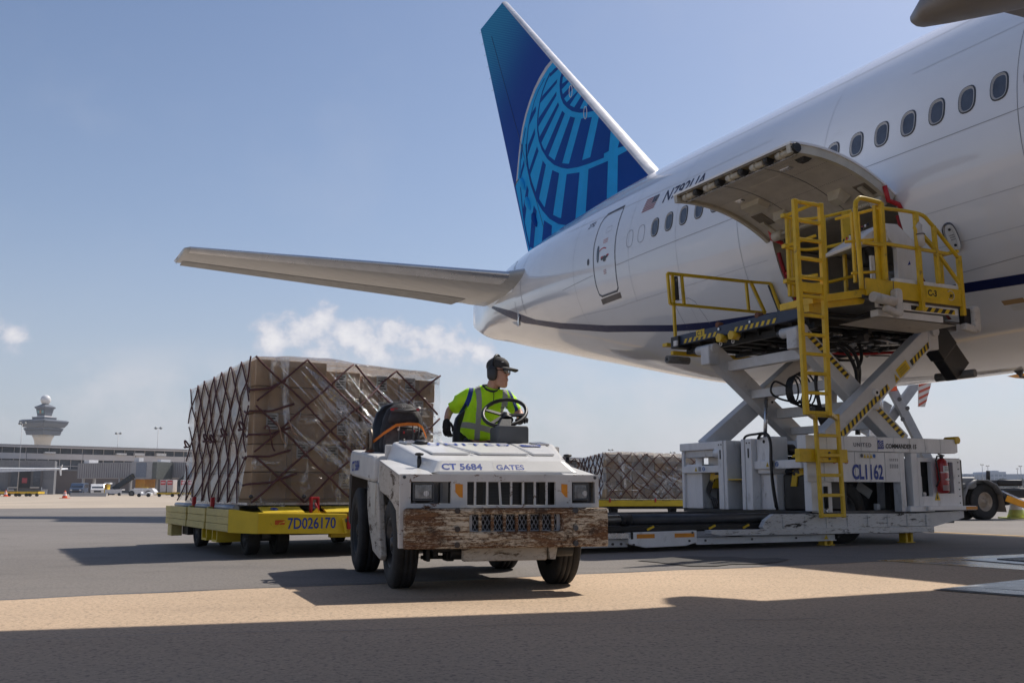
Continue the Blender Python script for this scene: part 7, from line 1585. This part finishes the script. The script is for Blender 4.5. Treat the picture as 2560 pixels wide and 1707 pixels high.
for i in range(22): MB().bx(-8+.74*i, -7.88+.74*i, -8.4, -8.25, zz(464), zz(450)).build('window_mullion', TOWD, up)
tier('gallery', [(10.2, zz(425)), (10.6, zz(390))], TOWD); tier('gallery_rail', [(10.8, zz(394)), (10.8, zz(388))], TERMW); tier('cab_base', [(6.8, zz(390)), (6.4, zz(375))], TERMW)
cab_ = tier('cab_glass', [(6.0, zz(376)), (7.6, zz(290))], TOWD)
for i, m in enumerate((TOWT, TOWO, TOWT)): MB().bx(-2.0+1.4*i, -.9+1.4*i, -3.05, -2.75, zz(345), zz(312)).build('cab_pane', m, cab_)
for i in range(6): 
    a = -2.4+.96*i; MB().beam((a, -2.43, zz(376)), (a*1.26, -3.07, zz(290)), .15, .15).build('cab_mullion', TERMD, cab_)
tier('cab_roof', [(8.6, zz(290)), (9.2, zz(270)), (4.2, zz(243)), (3.2, zz(236))], TOWD); tier('radome_base', [(3.0, zz(240)), (3.0, zz(222))], TOWD)
MB().lathe([(2.6*sin(a), -2.6*cos(a)) for a in [pi*i/16 for i in range(17)]], (0, 0, zz(184)), (0, 0, 1), 28).build('radome', VANW, twr)
for sgn in (-1, 1):
    for k in range(4): MB().cyl((sgn*8.2, -8, zz(462-9*k)), (sgn*8.9, -8, zz(462-9*k)), .12, 6).build('deck_antenna', TOWD, twr)
# floodlight poles: pixel of the lamps, pixel of the foot, distance
def pole(px, pt, Y, label, s_=1.0, heads=2, group='double-headed floodlight poles'):
    top = at(px, pt, Y); o = thing('floodlight_pole', label, 'floodlight', (top.x, Y, 0), 0, group)
    h = top.z; r = Y/2440
    MB().cyl((0, 0, 0), (0, 0, h), 1.1*r, 8, .6*r).build('pole', POLEM, o)
    MB().beam((-5*r*s_, 0, h), (5*r*s_, 0, h), .8*r, .8*r).build('crossbar', POLEM, o)
    for q in ((-1, 1) if heads == 2 else (0,)):
        MB().lathe([(0, -2*r*s_), (3.6*r*s_, -1.2*r*s_), (4.0*r*s_, .8*r*s_), (2.2*r*s_, 2.6*r*s_), (0, 3*r*s_)], (q*6.2*r*s_, 0, h), (0, -.6, .5), 12).build('lamp_head', mat('lamp_grey', (.26, .27, .26), .4, .4), o)
pole(56, 1058, 170, 'double floodlight pole on the left, standing before the control tower', 1); pole(296, 1083, 300, 'shorter double floodlight pole on the terminal roof line', .85); pole(396, 1070, 230, 'tall double floodlight pole nearest the big netted load on its left', 1)
pole(1527, 1124, 210, 'double floodlight pole above the left end of the pale far load', .7); pole(1682, 1131, 210, 'double floodlight pole just beside the loader end column', .7); pole(1664, 1142, 280, 'low double floodlight pole above the right end of the pale load', .6)
pole(2455, 1161, 300, 'floodlight pole left of two above the blue far building', .45, 2); pole(2469, 1164, 310, 'floodlight pole right of two above the blue far building', .45, 2); pole(2543, 1171, 300, 'thin lamp pole left of the pair near the far right trees', .35, 2); pole(2551, 1165, 300, 'taller lamp pole at the far right beside the trees', .45, 2)
# jet bridges
def jetbridge(px0, px1, Y, label):
    a, b = spot(px0, Y), spot(px1, Y-8); d = (b-a); L = d.length; o = thing('jet_bridge', label, 'jet bridge', a, atan2(d.y, d.x), 'jet bridges at the terminal')
    bx = lambda n, x0, x1, y0, y1, z0, z1, m, p=o: MB().bx(x0, x1, y0, y1, z0, z1).build(n, m, p)
    t_ = bx('tunnel', 0, L*.74, -1.5, 1.5, 2.9, 5.6, JETB)
    for i in range(int(L*.74/.55)): bx('tunnel_rib', .55*i, .55*i+.12, -1.56, -1.5, 3.0, 5.5, mat('jetway_rib', (.22, .21, .22), .5), t_)
    c_ = bx('cab', L*.74, L, -1.9, 1.9, 2.7, 5.7, mat('jetway_cab', (.36, .36, .37), .5)); bx('cab_window', L*.80, L*.93, -1.96, -1.9, 3.0, 5.5, mat('jetway_glass', (.16, .19, .25), .3), c_); bx('cab_hood', L*.97, L+1.0, -1.8, 1.8, 2.7, 5.6, mat('hood_grey', (.13, .14, .13), .8), c_)
    bx('roof_unit', L*.05, L*.12, -1, 1, 5.6, 6.2, VANW); bx('roof_unit', L*.72, L*.78, -1, 0, 5.7, 6.4, mat('cage_white', (.6, .6, .6), .5))
    for x in (.06, .55): 
        for y in (-1.2, 1.2): bx('leg', L*x, L*x+.35, y-.2, y+.2, 0, 2.9, POLEM)
    dl = bx('drive_frame', L*.76, L*.88, -1.2, 1.2, .8, 2.7, ORYEL); 
    for y in (-1.3, 1.3): MB().cyl((L*.82, y-.2, .5), (L*.82, y+.2, .5), .5, 14).build('drive_wheel', RUBBER, o)
    MB().beam((L*.78, -2.0, 3.3), (L*.52, -3.2, .2), .9, .35, (0, 1, 0)).build('service_stair', BLACK, o)
    for i in range(9): MB().beam((L*(.78-.029*i), -2.5, 3.3-.345*i), (L*(.78-.029*i), -1.6, 3.3-.345*i), .12, .06).build('stair_tread', mat('tread_yellow', (.35, .27, .04), .6), o)
    return o
jb1 = jetbridge(208, 398, 178, 'grey ribbed jet bridge nearer the dark annex with a stair on its side'); jb2 = jetbridge(396, 520, 176, 'grey jet bridge running behind the big netted cargo load')
gs = at(385, 1159, 177); gsn = thing('gate_sign', 'white gate number sign on the jet bridge roof', 'sign', (gs.x, 174, gs.z-.5), 0)
MB().bx(-.45, .45, 0, .12, -.5, .5).build('sign_panel', PAPER, gsn); MB().cyl((0, .06, -1.3), (0, .06, -.5), .06, 8).build('sign_post', POLEM, gsn); text('B43', 'gate_number', HAZB, gsn, lambda x, y: V((x-.42, -.01, y-.22)), .55, .02, 0, .85)
# white wing tip of a parked jet
wg = thing('parked_jet_wing', 'white wing with upturned winglet of a jet parked outside the frame on the left', 'airplane', spot(60, 110), 0)
pw = [at(-200, 1180, 110), at(-20, 1170, 110), at(150, 1171, 108), at(152, 1174, 108), at(60, 1178, 109), at(-200, 1186, 112)]
w0 = spot(60, 110)
MB().loft([[p-w0 for p in pw], [p-w0+V((0, 1.8, .12)) for p in pw]], None, True, False).build('wing_panel', VANW, wg)
wl2 = [at(148, 1172, 108), at(155, 1161, 108), at(156, 1162, 108), at(152, 1175, 108), at(152, 1188, 108), at(150, 1188, 108)]
MB().loft([[p-w0 for p in wl2], [p-w0+V((.0, .12, 0)) for p in wl2]], None, True, False).build('winglet', VANW, wg)
# ground vehicles at the terminal
def car(px, Y, label, m, L=4.6, Wd=1.9, H_=1.9, van=True, heading=-.4):
    o = thing('parked_van' if van else 'parked_car', label, 'van' if van else 'car', spot(px, Y), heading, None)
    h = H_
    b = MB().prism([(-L/2, .35), (L/2, .35), (L/2, h*.55), (L*.36, h*.60), (L*.22, h*.98), (-L*.46, h), (-L/2, h*.6)], lambda x, z: (x, -Wd/2, z), lambda x, z: (x, Wd/2, z)).build('body', m, o, .08)
    MB().prism([(L*.345, h*.62), (L*.225, h*.94), (L*.215, h*.94), (L*.335, h*.62)], lambda x, z: (x+.04, -Wd*.42, z), lambda x, z: (x+.04, Wd*.42, z)).build('windscreen', TERMD, o)
    for s_ in (-1, 1):
        MB().bx(-L*.42, L*.2, s_*Wd/2-.01, s_*Wd/2+.01, h*.62, h*.9).build('side_window', TERMD, o)
        for x in (-L*.3, L*.3): MB().cyl((x, s_*Wd*.38, .33), (x, s_*Wd*.52, .33), .33, 14).build('wheel_tyre', RUBBER, o)
        MB().bx(L/2-.02, L/2+.02, s_*Wd*.34-.15, s_*Wd*.34+.15, .75, .92).build('headlight', PAPER, o)
    MB().bx(L/2-.02, L/2+.03, -.5, .5, .5, .75).build('grille', BLACK, o); return o
car(243, 150, 'white van parked between the annex and the jet bridge leg', VANW, 4.6, 1.9, 1.75, True, -1.15); car(197, 152, 'dark blue van parked against the dark annex', mat('dark_blue_paint', (.05, .08, .14), .3, coat=.4), 4.6, 1.9, 1.9, True, -1.35)
car(262, 170, 'grey car in the shade beyond the white van', mat('grey_car', (.14, .16, .20), .3, coat=.4), 4.4, 1.8, 1.45, False, .3); car(440, 165, 'dark car half hidden by the red lettered containers', mat('black_car', (.03, .035, .045), .3, coat=.4), 4.4, 1.8, 1.5, False, .2)
bl = thing('concrete_barrier', 'long low concrete barrier in front of the white van', 'barrier', spot(223, 128), 0); MB().prism([(-.3, 0), (.3, 0), (.12, .45), (-.12, .45)], lambda y, z: (-4.7/2, y, z), lambda y, z: (4.7/2, y, z)).build('barrier_block', CONCB, bl)
# big pushback tug and small tug
tg = thing('pushback_tug', 'long low white pushback tug parked under the second jet bridge', 'tug', spot(350, 140), 0, None, .56)
MB().prism([(-4.4, .4), (4.0, .4), (4.2, 1.0), (3.6, 1.75), (-1.4, 1.75), (-2.0, 1.3), (-4.4, 1.0)], lambda x, z: (x, -1.3, z), lambda x, z: (x, 1.3, z)).build('body', VANW, tg, .06)
for x in (-1.6, 2.6):
    MB().cyl((x, -1.45, .62), (x, -1.0, .62), .72, 18).build('wheel_tyre', RUBBER, tg); MB().cyl((x, -1.47, .62), (x, -1.44, .62), .4, 14).build('rim', DSTEEL, tg)
MB().bx(-4.1, -2.2, -1.32, -1.2, .7, 1.4).build('cab_window', TERMD, tg); MB().bx(-1.2, 3.4, -1.0, 1.0, 1.75, 1.95).build('engine_cover', VANW, tg); MB().bx(1.0, 2.2, -1.0, -.4, 1.95, 2.15).build('yellow_pack', YELF, tg)
st2 = thing('baggage_tractor', 'small white baggage tractor standing before the pushback tug', 'tow tractor', spot(363, 118), 0, None, .6)
MB().prism([(-1.4, .3), (1.4, .3), (1.4, .75), (.6, 1.0), (.2, .7), (-.5, .7), (-.6, 1.05), (-1.4, 1.0)], lambda x, z: (x, -.6, z), lambda x, z: (x, .6, z)).build('body', VANW, st2, .04)
for x in (-.95, .9): MB().cyl((x, -.68, .34), (x, -.5, .34), .36, 14).build('wheel_tyre', RUBBER, st2)
MB().cyl((.1, -.2, .9), (.0, -.2, 1.25), .03, 6).build('steering_column', BLACK, st2)
wbx = thing('service_cart', 'white open service cart with yellow frame beside the stair', 'cart', spot(288, 145), 0, None, .56); MB().prism([(-2.3, .5), (2.0, .5), (2.2, 1.7), (-2.3, 1.6)], lambda x, z: (x, -1, z), lambda x, z: (x, 1, z)).build('body', mat('cart_white', (.6, .6, .62), .4), wbx, .04)
for x in (-1.6, 1.5): MB().cyl((x, -1.05, .4), (x, -.7, .4), .4, 14).build('wheel_tyre', RUBBER, wbx)
for x in (-2.6, -1.9): MB().bx(x, x+.2, -.8, .8, .5, 3.2).build('yellow_post', YELF, wbx)
MB().bx(-2.7, -1.2, -.8, .8, 3.0, 3.4).build('yellow_head', VANW, wbx)
# lettered containers on yellow dollies
for i, px in enumerate((407, 424, 458, 476)):
    lab = ['white container with red lettering, first from the tug', 'white container with red lettering between the first one and the dark car', 'white container with red lettering right of the dark car', 'white container with red lettering partly behind the netted load']
    cb = thing('cargo_container', lab[i], 'container', spot(px, 120), 0, None)
    MB().prism([(-.36, .55), (.36, .55), (.38, 2.05), (-.38, 2.05)], lambda x, z: (x, 0, z), lambda x, z: (x, 1.5, z)).build('body', mat('container_silver', (.50, .46, .45), .5), cb, .02)
    MB().bx(-.30, .30, -.02, 0, 1.45, 1.95).build('red_panel', mat('container_red', (.55, .04, .05), .5), cb); MB().bx(-.24, .26, -.03, -.02, 1.66, 1.76).build('white_lettering', PAPER, cb)
for i, (px, lab) in enumerate(((416, 'yellow dolly under the two left lettered containers'), (466, 'yellow dolly under the two right lettered containers'))):
    dd = thing('container_dolly', lab, 'dolly', spot(px, 120), 0, None); MB().bx(-1.1, 1.1, -.2, 1.7, .28, .52).build('deck', YELF, dd, .02)
    for x in (-.8, .8): MB().cyl((x, -.2, .2), (x, .0, .2), .2, 12).build('wheel_tyre', RUBBER, dd)
for i in range(5):
    lab = ['empty yellow dolly, leftmost in the far row before the annex', 'second empty yellow dolly from the left before the annex', 'middle empty yellow dolly of the row before the annex', 'fourth empty yellow dolly from the left before the annex', 'last empty yellow dolly of the row, nearest the ramps'][i]
    dd = thing('empty_dolly', lab, 'dolly', spot(-12+26*i, 128), 0, 'empty yellow dollies before the annex'); MB().bx(-.66, .62, -.9, .9, .32, .62).build('deck', YELF, dd, .02)
    for x in (-.45, .45): MB().cyl((x, -.95, .2), (x, -.7, .2), .2, 12).build('wheel_tyre', RUBBER, dd)
    MB().bx(.62, .72, -.05, .05, .3, .36).build('drawbar', YELF, dd); MB().bx(-.6, .6, -.6, .6, .62, .70).build('roller_bed', DSTEEL, dd)
def cone(px, Y, m, label, h=.75, collar=True):
    o = thing('traffic_cone', label, 'cone', spot(px, Y), 0); MB().bx(-.5*h, .5*h, -.5*h, .5*h, 0, .06*h).build('cone_base', m, o); c = MB().lathe([(.36*h, .05*h), (.30*h, .2*h), (.10*h, .95*h), (.08*h, h)], (0, 0, 0), (0, 0, 1), 14).build('cone_body', m, o)
    if collar: MB().lathe([(.262*h, .35*h), (.20*h, .58*h)], (0, 0, 0), (0, 0, 1), 14, cap=False).build('cone_collar', PAPER, o); MB().lathe([(.175*h, .68*h), (.145*h, .80*h)], (0, 0, 0), (0, 0, 1), 14, cap=False).build('cone_collar', PAPER, o)
    return o
cone(163, 96, CONEO, 'small orange cone standing alone on the far concrete'); cone(15, 126, CONEO, 'orange cone behind the yellow dollies at the far left', .8)
# ------------------------------------------------------------------ right-hand distance
TY2 = 25.5
trk = thing('scissor_truck', 'grey scissor lift truck beyond the loader with single wheel and orange outrigger', 'truck', spot(2440, TY2), R(12))
T0 = spot(2440, TY2)
def tk(px, py, dy=0): p = at(px, py, TY2+dy)-T0; return V((p.x, dy, p.z))
tkb = lambda: MB()
wheel(trk, 'wheel_tyre', (.10, -.05, .46), (.15, -1, 0), .46, .28, .24, RIMM); wheel(trk, 'wheel_tyre', (-.25, .25, .46), (.15, -1, 0), .46, .28, .24, RIMM)
P = [(-.62+.0, .30), (-.60, .62), (-.46, .88), (-.2, 1.02), (.12, 1.02), (.38, .90), (.52, .68)]
fm_ = MB(); fm_.loft([[(x, -.34, z), (x, .34, z), (x*.96, .34, z-.03), (x*.96, -.34, z-.03)] for x, z in P], None, True, True).build('mudguard', FENDER, trk)
MB().bx(-.9, -.1, -.2, .5, .78, 1.08).build('tank', FENDER, trk, .05); MB().bx(-.80, -.50, -.30, -.2, .80, .92).build('step_box', GREYPL, trk, .02)
MB().add([(.50, -.33, .70), (.56, .33, .70), (.66, .33, .20), (.60, -.33, .20)], [(0, 1, 2, 3)]).build('mud_flap', mat('tan_mud_flap', (.26, .21, .17), .8), trk)
MB().bx(-2.5, 1.6, .0, .9, .55, .75).build('chassis', BLACKG, trk); MB().bx(.75, 1.5, .1, .8, .86, 1.02).build('stowed_gear', BLACKG, trk, .04); MB().bx(.8, 1.75, .15, .7, .62, .80).build('side_box', GREYPL, trk, .02)
MB().cyl((.38, 0, 1.0), (.40, 0, 1.25), .05, 10).build('exhaust_stub', BLACK, trk); MB().bx(.3, .6, -.05, .4, .85, 1.0).build('hydraulic_clutter', BLACKG, trk, .03); MB().tube([(.3, -.1, .95), (.45, -.15, .85), (.55, -.1, .7)], .03, 6).build('hose', BLACK, trk)
MB().beam((.62, -.3, .55), (1.75, -.9, .05), .14, .16).build('outrigger', ORYEL, trk, .01); MB().bx(1.45, 1.8, -1.05, -.75, 0, .05).build('outrigger_pad', ORYEL, trk); MB().cyl((.55, -.25, .72), (1.05, -.55, .42), .035, 8).build('outrigger_ram', STEEL, trk); MB().cyl((.62, -.3, .62), (.66, -.3, .38), .07, 8).build('outrigger_hinge', BLACK, trk)
LIFT = mat('lift_arm_grey', (.27, .29, .32), .45)
def lam(p, q, dy, nm='lift_arm'): return MB().beam(tk(*p, dy), tk(*q, dy), .12, .26, (0, 0, 1)).build(nm, LIFT, trk, .01)
lam((2225, 940), (2345, 1150), 1.5); lam((2345, 925), (2195, 1110), 1.7); lam((2235, 1010), (2180, 1120), 1.6); lam((2270, 940), (2190, 1060), 2.6); lam((2345, 1150), (2160, 1060), 2.4, 'lift_strut')
for p in ((2262, 1000), (2284, 1022), (2270, 1050), (2325, 1110)): MB().cyl(tk(*p, 1.5)-V((0, .08, 0)), tk(*p, 1.5)-V((0, .06, 0)), .06, 10).build('pivot_cap', DSTEEL, trk)
MB().cyl(tk(2212, 950, 1.3), tk(2212, 1080, 1.3), .045, 10).build('lift_ram', STEEL, trk); MB().cyl(tk(2190, 1060, 1.4), tk(2190, 1120, 1.4), .09, 10).build('lift_ram', VANW, trk); MB().bx(-3.0, -1.9, 1.1, 1.6, 1.25, 1.4).build('sub_frame', VANW, trk, .02)
MB().bx(tk(2240, 973, 1.2).x-.05, tk(2240, 973, 1.2).x+.07, 1.1, 1.3, tk(2240, 980, 1.2).z, tk(2240, 962, 1.2).z).build('orange_lamp', CONEO, trk)
flp = [tk(2305, 953, .9), tk(2342, 953, .9), tk(2322, 1018, .9), tk(2304, 1018, .9)]
fl_ = MB().loft([flp, [p+V((0, .03, 0)) for p in flp]], None, True, False).build('striped_flap', mat('flap_white', (.62, .60, .58), .5), trk)
for k in range(4):
    f0, f1 = .02+.25*k, .13+.25*k; L0 = lambda f: flp[0].lerp(flp[3], min(1, f)); R0 = lambda f: flp[1].lerp(flp[2], max(0, min(1, f)))
    MB().add([p-V((0, .006, 0)) for p in (L0(f0+.12), R0(f0-.08), R0(f1-.08), L0(f1+.12))], [(0, 1, 2, 3)]).build('red_stripe', mat('faded_red', (.50, .10, .06), .5), fl_)
yb = at(2549, 939, 27); yt = thing('yellow_platform_edge', 'orange yellow platform corner jutting in under the aircraft belly at the right edge', 'platform', (yb.x+.2, 27, yb.z), 0)
MB().prism([(-.35, .03), (.4, .08), (.4, -.06), (-.1, -.02)], lambda x, z: (x, -.2, z), lambda x, z: (x, .4, z)).build('platform_plate', ORYEL, yt); MB().beam((-.2, 0, -.03), (.4, 0, -.10), .05, .05).build('platform_brace', DSTEEL, yt)
cone(2537, 26.5, mat('cone_lime_pale', (.46, .50, .12), .55), 'lime cone with white collars beside the orange outrigger', .68)
fb_ = thing('office_building', 'long haze-blue office block far off on the right horizon', 'building', spot(2430, 700), 0)
z_ = lambda y: zpx(y, 700)
MB().bx(-24, 22, 0, 20, 0, z_(1184)).build('wing_block', FARB, fb_); MB().bx(10, 24, -2, 18, 0, z_(1179)).build('tower_block', FARB, fb_); MB().bx(16, 20, 0, 8, z_(1179), z_(1176)).build('roof_plant', FARB, fb_); MB().bx(-24, -8, -1, 10, 0, z_(1183)).build('side_block', FARB, fb_); MB().bx(24, 42, -1, 10, 0, z_(1184.5)).build('side_block', FARB, fb_)
for k in range(4):
    for i in range(16): MB().bx(-23+3.0*i, -21+3.0*i, -2.2, -.9, 3+2.5*k, 4.6+2.5*k).build('window', FARG, fb_)
TREEL = ['first hazy tree in the far right row, just right of the blue office block', 'second hazy tree of the row counted from the blue office block', 'third hazy tree of the row counted from the blue office block', 'fourth hazy tree of the row, left of the thin lamp pole', 'fifth hazy tree of the row, just left of the far lamp poles', 'sixth hazy tree of the row, behind the two lamp poles', 'seventh hazy tree of the row at the right picture edge', 'last hazy tree of the row, cut by the right picture edge']
def tree(px, pt, Y, label, w):
    base = spot(px, Y); top = at(px, pt, Y); h = top.z; o = thing('tree', label, 'tree', base, 0, 'trees along the far right horizon'); rr_ = random.Random(int(px))
    MB().cyl((0, 0, 0), (0, 0, h*.5), .5, 6, .25).build('trunk', mat('bark_far', (.06, .05, .045), .9), o)
    b = MB()
    for i in range(420):
        a = rr_.random()*2*pi; q = rr_.random()**.5; zc = h*(.28+.72*rr_.random()); k = sqrt(max(.05, 1-((zc/h-.55)/.5)**2)); x, y = cos(a)*q*w*k, sin(a)*q*w*.6*k
        s_ = .5+rr_.random()*.9; n = V((rr_.uniform(-1, 1), rr_.uniform(-1, 1), rr_.uniform(-.4, 1))).normalized(); u = n.orthogonal().normalized()*s_; v_ = n.cross(u).normalized()*s_; c = V((x, y, zc))
        b.add([c-u-v_*.5, c+u-v_*.6, c+v_], [(0, 1, 2)])
    b.build('crown', LEAF, o, fix=False)
for i, px in enumerate((2496, 2507, 2517, 2526, 2535, 2545, 2556, 2566)): tree(px, (1203, 1199, 1202, 1204, 1206, 1204, 1200, 1202)[i], 560, TREEL[i], 3.4)
wl3 = thing('boundary_wall', 'pale low boundary wall in front of the far trees', 'wall', spot(2530, 420), 0); MB().bx(-14, 30, 0, .4, 0, zpx(1219, 420)).build('wall_panel', mat('pale_wall', (.38, .37, .38), .7), wl3)
for i, px in enumerate((2505, 2548, 1795, 1840)):
    lab = ['parked row of dark carts at the foot of the pale wall', 'second row of dark carts near the right edge', 'yellow cart train seen through the loader frame', 'second yellow cart seen through the loader frame'][i]
    cc = thing('cart', lab, 'cart', spot(px, 95), 0, None); m = YELF if i > 1 else mat('dark_cart', (.09, .08, .075), .6)
    MB().bx(-1.1, 1.1, -.6, .6, .35, 1.0).build('body', m, cc, .03); MB().bx(-.5, .2, -.62, -.6, .45, .9).build('side_panel', TERMD if i > 1 else PAPER, cc)
    for x in (-.7, .7): MB().cyl((x, -.6, .22), (x, -.4, .22), .22, 12).build('wheel_tyre', RUBBER, cc)

# ------------------------------------------------------------------ air
hz_ = MB().bx(-3050, 3050, -3050, 3050, -1.0, 53).build('haze', None); hm_ = bpy.data.materials.new('haze_air'); hm_.use_nodes = True
hn = hm_.node_tree; hn.nodes.clear(); ho = hn.nodes.new('ShaderNodeOutputMaterial'); hv_ = hn.nodes.new('ShaderNodeVolumePrincipled')
hv_.inputs['Color'].default_value = (.80, .86, .95, 1); hv_.inputs['Density'].default_value = .00028; hv_.inputs['Anisotropy'].default_value = .3; hn.links.new(hv_.outputs[0], ho.inputs['Volume'])
hz_.data.materials.clear(); hz_.data.materials.append(hm_); hz_['kind'] = 'stuff'
